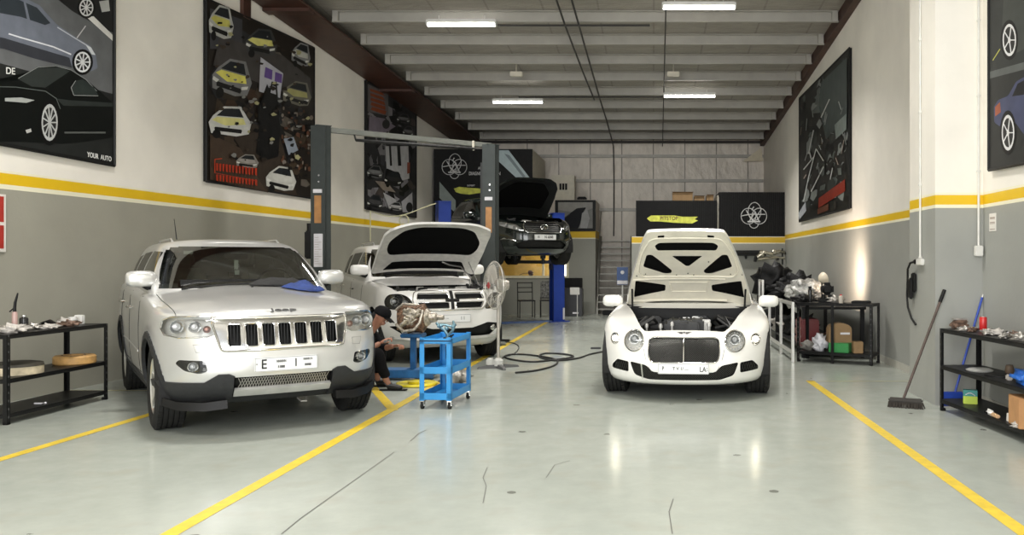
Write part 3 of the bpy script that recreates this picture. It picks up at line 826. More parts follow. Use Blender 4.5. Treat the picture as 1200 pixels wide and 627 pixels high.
    for k in range(-16, 17):
        x = k*.022
        for s2 in (-1, 1):
            p0 = car.drape_f(x-.02*s2, .412, -.015); p1 = car.drape_f(x+.02*s2, .505, -.015); b.tube([p0, p1], .0035, 4)
    b.build('intake_mesh', STEEL, lo)
    sk = [(-.40, .34), (.40, .34), (.42, .40), (-.42, .40)]
    fs = cut(car.body, sk, (0, 2), front); nb = take(car.body, fs)
    for v in nb.verts: v.co.y -= .02
    solid(nb, .03); bm_obj(nb, 'skid_bar', mat('satin_silver', (.60, .60, .58), .35, .6), root)
    fs = cut(car.body, [(-.42, .2), (.42, .2), (.42, .34), (-.42, .34)], (0, 2), front); nb = take(car.body, fs)
    for v in nb.verts: v.co.y += .03
    solid(nb, .02); bm_obj(nb, 'bumper_underside', DGREY, root)
    b = MB(); b.tube([(.14, -.70, .27), (.16, -.76, .245), (.20, -.76, .245), (.22, -.70, .27)], .008); b.build('tow_hook', STEEL, root)
    # hood
    hp = rpoly([(-.50, -.80), (.50, -.80), (.70, -.74), (.80, -.60), (.82, -.30), (.83, .3), (.82, .86), (-.82, .86), (-.83, .3), (-.82, -.30), (-.80, -.60), (-.70, -.74)], .03)
    fs = cut(car.body, hp, (0, 1), topf); nb = take(car.body, fs)
    for v in nb.verts: v.co.x *= .995; v.co.z += .006
    be = [e for e in nb.edges if len(e.link_faces) == 1]; r = bmesh.ops.extrude_edge_only(nb, edges=be)
    for v in r['geom']:
        if isinstance(v, bmesh.types.BMVert): v.co.z -= .03; v.co.x *= .992
    hood = bm_obj(nb, 'hood', SILV, root)
    hh = car.tree.ray_cast(Vector((0.02, -.70, 3)), Vector((0, 0, -1))); M = Matrix.Translation(hh[0]+hh[1]*.014) @ Matrix.Rotation(math.atan2(-hh[1].y, hh[1].z), 4, 'X')
    text_mesh('Jeep', .085, mat('badge_grey', (.18, .18, .18), .3, .6), 'hood_lettering', hood, M, .003, sx=1.5)
    b = MB(); q = car.drape_t(0, .55, .008); b.ball(q, .012); b.build('washer_jet', PLAS, hood)
    # plate
    c = car.drape_f(0, .61, .02)
    number_plate(root, (c.x, c.y, .615), .52, .125, [('E', .115, -.185, 0, .85), ('NNNNN', .033, -.045, .022, .62), ('8 8888', .033, -.045, -.026, .62), ('1', .10, .075, 0, .8), ('NNNN N', .030, .175, .028, .62), ('888888', .030, .175, -.022, .62), ('u', .03, -.242, .008, .7)])
    common(car, root, SILV, None, (.385, .255, .255, 5), [(-.785, 1.235), (.785, 1.235), (.745, 1.42), (.645, 1.668), (-.645, 1.668), (-.745, 1.42)], cab,
        [[(1.02, 1.22), (1.93, 1.25), (1.95, 1.62), (1.56, 1.61)], [(2.03, 1.25), (2.80, 1.26), (2.75, 1.60), (2.03, 1.62)], [(2.88, 1.27), (3.42, 1.30), (3.22, 1.56), (2.84, 1.59)]],
        1.25, .85, .435, DGREY, doors=[[(.95, 1.16), (.98, .9), (.9, .45), (.9, .42), (1.9, .40), (1.98, .6), (1.99, 1.19)], [(1.99, .45), (2.4, .45), (2.62, .7), (2.85, .95), (2.85, 1.22)]], handle_z=[(1.83, 1.02), (2.72, 1.05)])
    # sill cladding
    for sg in (-1, 1):
        fs = cut(car.body, [(.40, .2), (2.5, .2), (2.5, .39), (.40, .39)], (1, 2), lambda f, s_=sg: f.calc_center_median().x*s_ > .6); nb = take(car.body, fs)
        for v in nb.verts: v.co.x += sg*.012
        solid(nb, .02); bm_obj(nb, 'sill', DGREY, root)
        car.line_s('door_moulding', [(1.0, .62), (2.55, .66)], sg, .012, SILV, root)
        door_mirror(root, (sg*.925, 1.08, 1.33), sg, SILV, 1.08, .0)
    for sg in (-1, 1):
        b = MB(); b.tube([(sg*.55, 1.95, 1.725), (sg*.55, 2.05, 1.757), (sg*.545, 3.2, 1.755), (sg*.54, 3.32, 1.715)], .012); b.build('roof_rail', SILV, root)
    b = MB(); b.tube([(-.52, 1.85, 1.75), (-.53, 1.98, 1.98)], [.006, .003]); b.build('aerial', PLAS, root)
    # inside mirror with hanging tags, sticker
    b = MB(); b.box((-.12, 1.42, 1.53), (.12, 1.45, 1.59), .01); rm = b.build('rear_view_mirror', PLAS, root)
    b = MB(); b.box((-.02, 1.40, 1.42), (.02, 1.405, 1.52)); b.box((-.015, 1.40, 1.36), (.03, 1.405, 1.41)); b.build('hanging_tag', PLATE, rm)
    b = MB(); b.box((-.50, 1.475, 1.585), (-.41, 1.48, 1.62)); b.build('screen_sticker', PLATE, root)
    # wipers
    b = MB(); b.tube([car.drape_t(.05, .83, .02), Vector((.5, .80, 1.27)), Vector((.70, .86, 1.30))], .009, 6); b.tube([car.drape_t(-.55, .83, .02), Vector((-.2, .74, 1.27)), Vector((.05, .74, 1.28))], .009, 6); b.build('wiper', PLAS, root)
    bm_obj(car.body, 'body', SILV, root, recalc=False)
    return root, car
suv, suv_car = silver_suv()
# ------------------------------------------------------------ white SUV between the grey lift posts, hood up
def white_suv():
    WHT = mat('white_paint', (.78, .77, .74), .28, 0, var=.03, scale=3, coat=.7)
    P_ = dict(W=.96, wb=3.04, hub=.39, n=2.7, yc=.05, yrc=3.4, crown=.07, roof_crown=.045, flare=.02, flz=.7, cab_arc=.55, steer=0,
        rows=[(.24, -.66, .86, 3.85), (.30, -.78, .90, 3.9), (.42, -.90, .94, 3.95), (.58, -.95, .955, 3.96), (.74, -.95, .955, 3.95), (.90, -.92, .95, 3.93), (1.02, -.86, .94, 3.92), (1.10, -.78, .92, 3.9), (1.14, -.66, .88, 3.88)],
        zt=[(-.7, 1.12), (-.3, 1.15), (.2, 1.17), (.8, 1.19), (1.6, 1.20), (3.0, 1.25), (3.9, 1.28)])
    car = Car(P_)
    cab = car.wall_stack([(1.12, .62, .885, 3.85), (1.24, .80, .875, 3.85), (1.42, 1.10, .83, 3.78), (1.62, 1.42, .755, 3.66), (1.74, 1.66, .69, 3.55), (1.775, 1.80, .63, 3.45)], 3.6, 1, 3.1, None, False, NV=22)
    car.snapshot()
    root = empty('white_suv', (-3.38, 13.05, 0), math.radians(29))
    tag(root, 'white SUV with its hood raised and crossbar grille, between the grey lift posts', 'car', 'cars in the workshop')
    hl = rpoly([(.50, .80), (.86, .82), (.885, .92), (.84, 1.02), (.70, 1.035), (.60, .99)], .05)
    bulb = mat('projector_glass', (.75, .76, .78), .08, .3)
    DK = mat('lamp_inside_dark', (.03, .03, .03), .2, .3)
    for sg in (-1, 1):
        pl = hl if sg > 0 else mirx(hl)[::-1]
        cf = lambda f, s_=sg: f.calc_center_median().x*s_ > .3 and f.calc_center_median().y < .4
        headlamp(car, root, 'headlight', pl, sg, WHT, DK, rim=(.006, PLAS), cond=cf, proj=[(sg*.77, .925, .06, bulb), (sg*.64, .90, .045, bulb)])
        fg = circ(.72, .555, .06, 16, .045); pl = fg if sg > 0 else mirx(fg)[::-1]
    # grille with cross bars, four openings
    gp = rpoly([(-.47, .80), (.47, .80), (.56, .92), (.52, 1.075), (-.52, 1.075), (-.56, .92)], .06)
    fs = cut(car.body, gp, (0, 2), front); nb = take(car.body, fs)
    holes = [rpoly([(sx*.05, z0), (sx*w0, z0), (sx*w1, z1), (sx*.05, z1)], .025) for sx in (-1, 1) for z0, z1, w0, w1 in ((.825, .915, .44, .49), (.955, 1.045, .50, .47))]
    dark = bmesh.new(); tmp = bpy.data.meshes.new('t')
    for sl in holes:
        f2 = cut(nb, sl, (0, 2), lambda f: True); q = take(nb, f2); shell(q, (0, .05, 0)); q.to_mesh(tmp); dark.from_mesh(tmp); q.free()
    for v in nb.verts: v.co.y -= .015
    solid(nb, .025); gr = bm_obj(nb, 'grille', WHT, root); bm_obj(dark, 'grille_opening', PLAS, gr)
    b = MB()
    for sx in (-1, 1):
        for z in (.85, .875, .90, .98, 1.0, 1.025): car.bar_f(b, (sx*.06, z), (sx*.46, z), .005, -.03)
    b.build('grille_mesh', DGREY, gr)
    b = MB(); car.bar_f(b, (0, .81), (0, 1.06), .028, .004); car.bar_f(b, (-.10, .935), (.10, .935), .028, .004); b.build('grille_badge_cross', PLAS, gr)
    car.ring_f('grille_bezel', gp, .010, CHROME, gr, .016)
    for h in holes: car.ring_f('opening_frame', h, .007, CHROME, gr, .016)
    # lower intake, fog lamps, silver lip
    lp = rpoly([(-.84, .565), (-.60, .40), (.60, .40), (.84, .565), (.55, .60), (.30, .53), (-.30, .53), (-.55, .60)], .02)
    fs = cut(car.body, lp, (0, 2), lambda f: f.calc_center_median().y < -.1); nb = take(car.body, fs); shell(nb, (0, .06, 0)); lo = bm_obj(nb, 'lower_intake', PLAS, root)
    for sg in (-1, 1):
        b = MB(); c = car.drape_f(sg*.66, .51, -.03); b.M = axis_M(c, (sg*.2, -1, 0)); b.lathe([(0, 0), (.04, 0), (.045, .02), (.04, .025), (0, .03)], 20); b.build('fog_light', CHROME, root)
    b = MB(); k = 24; pts = [car.drape_f(-.80+1.6*i/k, .36+.03*abs(-1+2*i/k)**2, .012) for i in range(k+1)]; b.tube(pts, .03, 8); b.build('bumper_lip', mat('satin_silver', (.60, .60, .58), .35, .6), root)
    c = car.drape_f(0, .675, .02)
    number_plate(root, (c.x, c.y, .675), .52, .12, [('1 1', .07, .14, 0, .7), ('· ···', .05, -.1, 0, 1)])
    # hood
    hp = rpoly([(-.50, -.72), (.50, -.72), (.74, -.60), (.82, -.35), (.845, .2), (.84, .80), (-.84, .80), (-.845, .2), (-.82, -.35), (-.74, -.60)], .04)
    hw = lambda y: pchip([-.72, -.5, -.2, .3, .8], [.55, .80, .84, .85, .84], y)
    ins = [rpoly(uvpoly([(-.84, .54), (-.84, .40), (-.66, .19), (-.42, .12), (.42, .12), (.66, .19), (.84, .40), (.84, .54), (.76, .66), (-.76, .66)], -.72, .80, hw), .08)]
    ins.append(rpoly(uvpoly([(-.66, .80), (.66, .80), (.80, .95), (-.80, .95)], -.72, .80, hw), .03))
    open_hood(car, root, hp, .80, 1.20, math.radians(34), WHT, ins, mat('inner_white', (.74, .72, .67), .45, var=.10, scale=12), mat('hood_felt', (.004, .004, .004), .95, spec=.1), lift=.13)
    engine(root, -.78, .78, -.62, .72, 1.20, 3)
    b = MB(); b.tube([(.70, .05, 1.12), (.62, .35, 1.50)], .007); b.tube([(.2, .4, 1.5), (.3, .35, 1.45), (.45, .2, 1.42), (.55, .0, 1.25), (.5, -.1, 1.12)], .012); b.build('hood_prop', STEEL, root)
    common(car, root, WHT, None, (.39, .26, .25, 5), [(-.79, 1.26), (.79, 1.26), (.75, 1.45), (.655, 1.715), (-.655, 1.715), (-.75, 1.45)], cab,
        [[(1.10, 1.25), (1.98, 1.27), (2.0, 1.67), (1.62, 1.65)], [(2.08, 1.27), (2.88, 1.29), (2.84, 1.65), (2.08, 1.67)], [(2.98, 1.30), (3.58, 1.34), (3.42, 1.58), (2.94, 1.64)]],
        1.3, .88, .44, None, doors=[[(1.0, 1.18), (1.02, .9), (.95, .45), (1.95, .42), (2.03, .6), (2.04, 1.2)], [(2.04, .45), (2.5, .45), (2.75, .7), (2.95, .95), (2.95, 1.24)]], handle_z=[(1.86, 1.05), (2.8, 1.08)])
    for sg in (-1, 1): door_mirror(root, (sg*.96, 1.08, 1.37), sg, WHT, 1.15, .02)
    for sg in (-1, 1):
        b = MB(); b.tube([(sg*.56, 2.0, 1.785), (sg*.56, 2.1, 1.83), (sg*.555, 3.2, 1.83), (sg*.55, 3.3, 1.78)], .014); b.build('roof_rail', SILVER_RAIL, root)
    bm_obj(car.body, 'body', WHT, root, recalc=False)
    return root
SILVER_RAIL = mat('rail_silver', (.55, .55, .53), .35, .7)
white_suv()

# ------------------------------------------------------------ white grand-tourer coupe, hood up
def white_coupe():
    WHT = mat('coupe_white', (.82, .81, .765), .22, 0, var=.02, scale=3, coat=.8)
    P_ = dict(W=.97, wb=2.746, hub=.36, n=2.35, yc=.12, yrc=3.0, crown=.05, roof_crown=.05, flare=.028, flz=.55, cab_arc=.7,
        rows=[(.17, -.66, .84, 3.5), (.20, -.78, .89, 3.55), (.27, -.85, .93, 3.6), (.38, -.87, .955, 3.63), (.52, -.84, .96, 3.64), (.64, -.80, .955, 3.63), (.72, -.74, .945, 3.6), (.78, -.64, .92, 3.55), (.81, -.50, .86, 3.5)],
        zt=[(-.5, .775), (-.3, .80), (0, .865), (.4, .93), (.9, .965), (1.6, .96), (2.6, .98), (3.4, .95)])
    car = Car(P_)
    cab = car.wall_stack([(.93, .60, .84, 3.3), (1.0, .78, .83, 3.2), (1.15, 1.12, .77, 2.95), (1.30, 1.48, .67, 2.6), (1.365, 1.72, .58, 2.35)], 3.0, 1, 2.1, None, False, NV=20)
    car.snapshot()
    root = empty('white_coupe', (.392, 9.70, 0), math.radians(-4.5))
    tag(root, 'low white coupe with round headlights and mesh grille, its hood standing open', 'car', 'cars in the workshop')
    GR = mat('grille_wire', (.06, .06, .055), .35, .6)
    bulb = emitmat('headlamp_lit', (1.0, .90, .72), 26.0)
    bulb0 = mat('projector_glass', (.75, .76, .78), .08, .3)
    for sg in (-1, 1):
        cf = lambda f, s_=sg: f.calc_center_median().x*s_ > .25 and f.calc_center_median().y < .2
        hl = circ(sg*.545, .645, .108, 26)
        lamp = headlamp(car, root, 'headlight', hl if sg > 0 else hl, sg, WHT, LAMPIN, depth=.08, rim=(.007, CHROME), cond=cf, proj=[(sg*.545, .66, .055, bulb0)])
        b = MB()
        for k in range(16):
            a = 2*PI*k/16; c = car.drape_f(sg*.545+.082*math.cos(a), .645+.082*math.sin(a), -.03); b.ball(c, .009, sub=1)
        b.build('lamp_ring', bulb0, lamp)
        # small outer lamp on the fender corner, lit
        c = car.drape_f(sg*.80, .66, -.002)
        ol = circ(sg*.775, .655, .052, 18, .058)
        headlamp(car, root, 'side_headlight', ol, sg, WHT, LAMPIN, depth=.05, rim=(.004, CHROME), cond=cf, proj=[(sg*.775, .655, .036, bulb)])
        ap = rpoly([(sg*.60, .425), (sg*.60, .315), (sg*.80, .335), (sg*.80, .375), (sg*.735, .44)], .02)
        fs = cut(car.body, ap, (0, 2), lambda f: f.calc_center_median().y < .1); nb = take(car.body, fs); shell(nb, (0, .05, 0)); io = bm_obj(nb, 'side_intake', PLAS, root)
        b = MB()
        for k in range(7):
            x = sg*(.61+k*.027); b.tube([car.drape_f(x, .33, -.01), car.drape_f(x+.03, .42, -.01)], .003, 4); b.tube([car.drape_f(x+.03, .33, -.01), car.drape_f(x, .42, -.01)], .003, 4)
        b.build('intake_mesh', GR, io)
        lt = mat('lamp_ring_lit', (.8, .78, .7), .3)
    def mesh_grille(name, poly, px, depth, parent, r=.003):
        fs = cut(car.body, poly, (0, 2), front); nb = take(car.body, fs); shell(nb, (0, depth, 0)); o = bm_obj(nb, name, PLAS, parent)
        xs = [p[0] for p in poly]; zs = [p[1] for p in poly]; x0, x1, z0, z1 = min(xs), max(xs), min(zs), max(zs); b = MB()
        n = int((x1-x0+(z1-z0))/px)
        for s2 in (1, -1):
            for k in range(-2, n+2):
                seg = []; m = 14
                for j in range(m+1):
                    z = z0+(z1-z0)*j/m; x = (x0+k*px-(z1-z0)+(z-z0)) if s2 > 0 else (x0+k*px-(z-z0))
                    if pip((x, z), poly): seg.append(car.drape_f(x, z, -.012))
                    else:
                        if len(seg) > 1: b.tube(seg, r, 4)
                        seg = []
                if len(seg) > 1: b.tube(seg, r, 4)
        b.build(name+'_mesh', GR, o); return o
    gp = rpoly([(-.355, .43), (.355, .43), (.385, .52), (.375, .665), (.33, .69), (-.33, .69), (-.375, .665), (-.385, .52)], .05)
    g = mesh_grille('grille', gp, .021, .05, root)
    car.ring_f('grille_frame', gp, .007, CHROME, g, .002)
    b = MB(); car.bar_f(b, (0, .435), (0, .685), .006, .004); b.build('grille_centre_bar', CHROME, g)
    lp = rpoly([(-.585, .43), (-.40, .40), (-.33, .33), (.33, .33), (.40, .40), (.585, .43), (.53, .29), (.38, .245), (-.38, .245), (-.53, .29)], .03)
    mesh_grille('lower_intake', lp, .024, .06, root)
    b = MB(); b.tube([car.drape_f(-.44, .25, .0), car.drape_f(-.455, .41, .0)], .009, 6); b.build('intake_strut', CHROME, root)
    # winged badge over the grille
    M = Matrix.Translation(car.drape_f(0, .735, .006)) @ Matrix.Rotation(math.radians(-50+90), 4, 'X')
    b = MB()
    for sg in (-1, 1):
        for k in range(4): b.tube([car.drape_f(sg*.015, .738-k*.004, .004), car.drape_f(sg*(.085-k*.014), .742-k*.006, .004)], [.005, .0025], 6)
    b.ball(car.drape_f(0, .735, .004), .014, (1, .6, 1)); b.build('winged_badge', mat('badge_dark', (.12, .12, .12), .3, .8), root)
    c = car.drape_f(0, .36, .03)
    number_plate(root, (c.x+.0, c.y, .375), .54, .115, [('P', .06, -.215, 0, .7), ('T V 1/ ....', .045, -.03, 0, 1.0), ('LA', .075, .205, -.008, .8), (':', .06, .25, 0, 1)])
    # seam from hood corner to bumper each side
    for sg in (-1, 1):
        b = MB(); b.tube([car.drape_f(sg*x, z, -.002) for x, z in ((.50, .755), (.455, .66), (.43, .56), (.41, .47), (.37, .38), (.34, .335))], .004, 6); b.build('bumper_seam', mat('seam_grey', (.22, .22, .21), .6), root)
    hp = rpoly([(-.43, -.60), (.43, -.60), (.49, -.45), (.56, -.2), (.66, .2), (.755, .6), (.79, .84), (-.79, .84), (-.755, .6), (-.66, .2), (-.56, -.2), (-.49, -.45)], .04)
    hw = lambda y: pchip([-.60, -.45, -.2, .2, .6, .84], [.46, .50, .57, .67, .765, .80], y)
    uv = lambda pts, r=.02: rpoly(uvpoly(pts, -.60, .84, hw), r)
    holes = [uv([(-.68, .205), (-.60, .165), (.60, .165), (.68, .205), (.60, .275), (-.60, .275)], .03),
             uv([(-.30, .36), (.30, .36), (.03, .50), (-.03, .50)]),
             uv([(-.80, .335), (-.70, .335), (-.28, .565), (-.30, .60), (-.42, .60), (-.82, .50)], .03), uv([(.80, .335), (.82, .50), (.42, .60), (.30, .60), (.28, .565), (.70, .335)], .03),
             uv([(-.90, .685), (-.38, .755), (-.38, .83), (-.88, .90)], .02), uv([(.90, .685), (.88, .90), (.38, .83), (.38, .755)], .02),
             uv([(-.66, .065), (-.50, .06), (-.50, .105), (-.64, .11)], .01), uv([(.66, .065), (.64, .11), (.50, .105), (.50, .06)], .01)]
    def extra(hood):
        z0 = .86; b = MB()
        # latch at the tip and stiffening ribs pressed in the frame
        b.box((-.13, -.545, .775), (.13, -.50, .80), .01); b.box((-.045, -.57, .765), (.045, -.47, .80), .01); b.tube([(0, -.50, .775), (0, -.42, .775)], .006); lt_ = b.build('hood_latch', PLAS, hood)
        b = MB(); zf = lambda x, y: car.drape_t(x, y).z-.034
        def path(pts, r, cl=False):
            out = []
            for p, q in zip(pts, pts[1:]):
                for j in range(6): x = p[0]+(q[0]-p[0])*j/6; y = p[1]+(q[1]-p[1])*j/6; out.append(Vector((x, y, zf(x, y))))
            b.tube(out, r, 8)
        P1 = uv([(-.80, .10), (.80, .10), (.90, .30), (.90, .55), (.80, .64), (-.80, .64), (-.90, .55), (-.90, .30)], .08)
        path(P1+[P1[0]], .010)
        P3 = uvpoly([(-.94, .67), (.94, .67)], -.60, .84, hw); path(P3, .012)
        P4 = uvpoly([(-.32, .72), (.32, .72), (.28, .84), (-.28, .84), (-.32, .72)], -.60, .84, hw); path(P4, .006)
        P5 = uvpoly([(-.9, .95), (.9, .95)], -.60, .84, hw); path(P5, .016)
        rb = b.build('hood_rib', mat('inner_cream', (.80, .76, .64), .4, var=.05), hood)
        b = MB()
        for u, v in ((-.50, .44), (.40, .44), (-.75, .60), (.75, .60), (.1, .62), (-.2, .62), (-.9, .62), (.95, .6), (.0, .60)):
            p = uvpoly([(u, v)], -.60, .84, hw)[0]; b.ball((p[0], p[1], zf(*p)), .008, sub=1)
        b.build('hood_clip', PLAS, hood)
        return [lt_, rb]+[o for o in hood.children if o.name.startswith('hood_clip')]
    hood, R = open_hood(car, root, hp, .84, .965, math.radians(47), WHT, holes, mat('inner_cream', (.80, .76, .64), .4, var=.05), mat('hood_felt', (.004, .004, .004), .95, spec=.1), extra=extra)
    b = MB()
    for sg in (-1, 1):
        b = MB(); b.cyl((sg*.68, .50, .88), (sg*.70, .62, 1.17), .012); b.build('gas_strut', PLAS, root)
    engine(root, -.66, .66, -.42, .80, .93, 5)
    b = MB(); b.box((-.74, .70, .78), (.74, .85, .945), .02); b.build('cowl', PLAS, root)
    common(car, root, WHT, None, (.36, .275, .26, 10), [(-.77, .985), (.77, .985), (.70, 1.15), (.58, 1.335), (-.58, 1.335), (-.70, 1.15)], cab,
        [[(1.15, 1.0), (2.2, 1.02), (2.15, 1.30), (1.65, 1.31)], [(2.26, 1.02), (2.85, 1.05), (2.5, 1.24), (2.22, 1.30)]],
        1.3, .55, .40, None, doors=[[(.85, .93), (.85, .4), (.95, .3), (2.1, .3), (2.35, .5), (2.4, .95)]], handle_z=[(2.15, .80)])
    for sg in (-1, 1): door_mirror(root, (sg*1.0, 1.02, 1.00), sg, WHT, 1.0, .06)
    bm_obj(car.body, 'body', WHT, root, recalc=False)
    return root
white_coupe()

# ------------------------------------------------------------ black crossover up on the blue lift
def black_crossover():
    BLK = mat('black_green_paint', (.011, .016, .0145), .16, .3, var=.1, coat=.8)
    P_ = dict(W=.96, wb=2.885, hub=.40, n=2.3, yc=.15, yrc=3.1, crown=.11, roof_crown=.05, flare=.03, flz=.65, cab_arc=.65,
        rows=[(.24, -.62, .84, 3.5), (.30, -.76, .89, 3.58), (.42, -.88, .94, 3.65), (.58, -.93, .955, 3.68), (.74, -.92, .955, 3.66), (.88, -.86, .95, 3.62), (.97, -.76, .94, 3.6), (1.03, -.62, .91, 3.55), (1.06, -.50, .86, 3.5)],
        zt=[(-.5, 1.00), (-.2, 1.05), (.2, 1.09), (.8, 1.12), (1.6, 1.12), (2.8, 1.18), (3.6, 1.2)])
    car = Car(P_)
    cab = car.wall_stack([(1.05, .62, .86, 3.45), (1.18, .82, .85, 3.4), (1.35, 1.15, .80, 3.25), (1.50, 1.46, .72, 3.0), (1.60, 1.72, .64, 2.8), (1.63, 1.85, .58, 2.7)], 3.0, 1, 2.6, None, False, NV=20)
    car.snapshot()
    root = empty('black_crossover', (-2.86, 19.2, 1.43), math.radians(32))
    tag(root, 'black crossover raised on the blue two-post lift with its hood open', 'car', 'cars in the workshop')
    bulb = mat('projector_glass', (.75, .76, .78), .08, .3)
    hl = rpoly([(.50, .80), (.62, .775), (.84, .86), (.90, .96), (.78, .945), (.58, .90)], .03)
    for sg in (-1, 1):
        cf = lambda f, s_=sg: f.calc_center_median().x*s_ > .3 and f.calc_center_median().y < .4
        pl = hl if sg > 0 else mirx(hl)[::-1]
        headlamp(car, root, 'headlight', pl, sg, BLK, LAMPIN, rim=(.007, CHROME), cond=cf, proj=[(sg*.74, .875, .042, bulb), (sg*.62, .83, .035, bulb)])
        b = MB(); b.tube([car.drape_f(sg*x, z, .004) for x, z in ((.58, .50), (.66, .555), (.80, .58), (.86, .56))], [.008, .02, .02, .008], 8); b.build('fog_trim', CHROME, root)
    gp = rpoly([(-.42, .72), (.42, .72), (.46, .86), (.38, .955), (-.38, .955), (-.46, .86)], .05)
    fs = cut(car.body, gp, (0, 2), front); nb = take(car.body, fs); shell(nb, (0, .05, 0)); gr = bm_obj(nb, 'grille', PLAS, root)
    car.ring_f('grille_bezel', gp, .012, CHROME, gr, .004)
    b = MB()
    for z in (.765, .81, .855, .90): car.bar_f(b, (-.41, z), (.41, z), .008, -.01)
    b.build('grille_slat', mat('chrome_dark', (.30, .30, .30), .2, 1.0), gr)
    b = MB(); c = car.drape_f(0, .84, .02); b.tube([c+Vector((.085*math.cos(a), 0, .055*math.sin(a))) for a in [2*PI*k/24 for k in range(24)]], .008, 6, closed=True)
    b.tube([c+Vector((-.05, 0, -.045)), c+Vector((0, 0, .02)), c+Vector((.05, 0, -.045))], .008, 6); b.build('oval_badge', CHROME, gr)
    lp = rpoly([(-.55, .36), (.55, .36), (.62, .46), (.40, .55), (-.40, .55), (-.62, .46)], .04)
    fs = cut(car.body, lp, (0, 2), front); nb = take(car.body, fs); shell(nb, (0, .06, 0)); bm_obj(nb, 'lower_intake', PLAS, root)
    c = car.drape_f(0, .62, .02); number_plate(root, (c.x, c.y, .615), .52, .12, [('15', .07, -.17, 0, .8), ('N 6048', .08, .08, 0, .85)])
    hp = rpoly([(-.42, -.58), (.42, -.58), (.62, -.46), (.74, -.25), (.80, .1), (.82, .80), (-.82, .80), (-.80, .1), (-.74, -.25), (-.62, -.46)], .04)
    hw = lambda y: pchip([-.58, -.3, 0, .8], [.50, .74, .80, .82], y)
    ins = [rpoly(uvpoly([(-.72, .8), (-.78, .4), (-.5, .14), (.5, .14), (.78, .4), (.72, .8)], -.58, .80, hw), .08)]
    open_hood(car, root, hp, .80, 1.12, math.radians(44), BLK, ins, mat('inner_black', (.012, .013, .013), .5), mat('hood_felt', (.004, .004, .004), .95, spec=.1))
    engine(root, -.74, .74, -.45, .72, 1.12, 9)
    common(car, root, BLK, None, (.40, .265, .27, 5), [(-.76, 1.19), (.76, 1.19), (.70, 1.36), (.60, 1.585), (-.60, 1.585), (-.70, 1.36)], cab,
        [[(1.15, 1.16), (1.95, 1.18), (1.98, 1.52), (1.66, 1.52)], [(2.05, 1.18), (2.85, 1.22), (2.6, 1.46), (2.05, 1.53)]],
        1.3, .8, .45, None, doors=[[(1.0, 1.1), (.95, .5), (1.9, .5), (2.02, 1.14)]], handle_z=[(1.85, .98)])
    for sg in (-1, 1): door_mirror(root, (sg*1.0, 1.1, 1.17), sg, BLK, 1.05, .04)
    bm_obj(car.body, 'body', BLK, root, recalc=False)
    return root
black_crossover()
# ------------------------------------------------------------ ceiling lamps, cables
LAMPW = emitmat('tube_light', (1.0, .97, .90), 16)
FIX = mat('fixture_white', (.62, .62, .60), .45)
def tube_lamp(px, py, zoff, label, y=None, x=None):
    Y = y or (5.4-zoff)*FPX/((VY-py)+.0615*FPX)
    Z = zc(Y)-zoff; X = x if x is not None else (px-VX)*Y/FPX
    t = empty('ceiling_light', (X, Y, Z)); tag(t, label, 'light', 'tube lights under the roof')
    b = MB(); b.box((-.60, -.06, .02), (.60, .06, .09), .015); b.box((-.61, -.065, -.03), (-.585, .065, .08), .008); b.box((.585, -.065, -.03), (.61, .065, .08), .008)
    b.cyl((-.4, 0, .08), (-.4, 0, zoff-.20+.0), .006); b.cyl((.4, 0, .08), (.4, 0, zoff-.20), .006); b.build('housing', FIX, t)
    b = MB(); b.cyl((-.585, -.028, 0), (.585, -.028, 0), .02); b.build('tube', LAMPW, t)
    b = MB(); b.cyl((-.585, .028, 0), (.585, .028, 0), .02); b.build('tube', LAMPW, t)
    area_light('lamp_light', (0, 0, -.05), (0, 0, 0), 1.15, .30, 88, (1, .97, .92), t).data.spread = math.radians(124)
tube_lamp(541, 29, .36, 'nearer tube light on the left, under the roof purlins')
tube_lamp(819, 9, .36, 'nearer tube light on the right, cut close by the top of the photo')
tube_lamp(607, 120, .36, 'farther tube light on the left, above the raised black car')
tube_lamp(808, 113, .36, 'farther tube light on the right, above the white coupe')
for i, (x, y) in enumerate(((-4.4, 8.2), (.6, 8.2), (-4.4, 3.0), (.6, 3.0))):  # extra tubes out of view, added to brighten the walls and front bays
    tube_lamp(0, 0, .36, ['tube light near the left wall, above the front bays', 'tube light above the right lane, nearer than the frame shows', 'tube light nearest the door on the left', 'tube light nearest the door on the right'][i], y=y, x=x)
for px, py, lb in ((605, 97, 'small unlit junction box under the purlins, left of the middle cables'), (789, 91, 'small unlit junction box under the purlins, right of the middle cables')):
    Y = 18.0; z = zc(Y)-.25; x = (px-VX)*Y/FPX
    b = MB(); b.box((x-.13, Y-.05, z-.05), (x+.13, Y+.05, z+.05), .01); b.cyl((x, Y, z+.04), (x, Y, zc(Y)), .01); tag(b.build('junction_box', mat('box_cream', (.62, .58, .48), .5)), lb, 'electrical box', 'junction boxes under the roof')
CAB = mat('cable_dark', (.03, .028, .026), .6)
def zh(y): return zc(y)-.215
b = MB(); b.tube([(-1.62, 12, zh(12)), (-1.58, 15, zh(15)), (-1.50, 18, zh(18)), (-1.42, 20.3, zh(20.3))], .018, 6); tag(b.build('roof_cable', CAB), 'left dark cable of the pair running along under the purlins', 'cable', 'cables along the roof')
b = MB(); b.tube([(-1.36, 12, zh(12)), (-1.33, 15, zh(15)), (-1.28, 20.3, zh(20.3)), (-1.24, 22.5, zh(22.5)), (-1.22, YB-.12, zh(YB)), (-1.20, YB-.12, 4.0), (-1.21, YB-.12, 2.3)], .018, 6); tag(b.build('roof_cable', CAB), 'right dark cable of the pair, bending down the back wall', 'cable', 'cables along the roof')
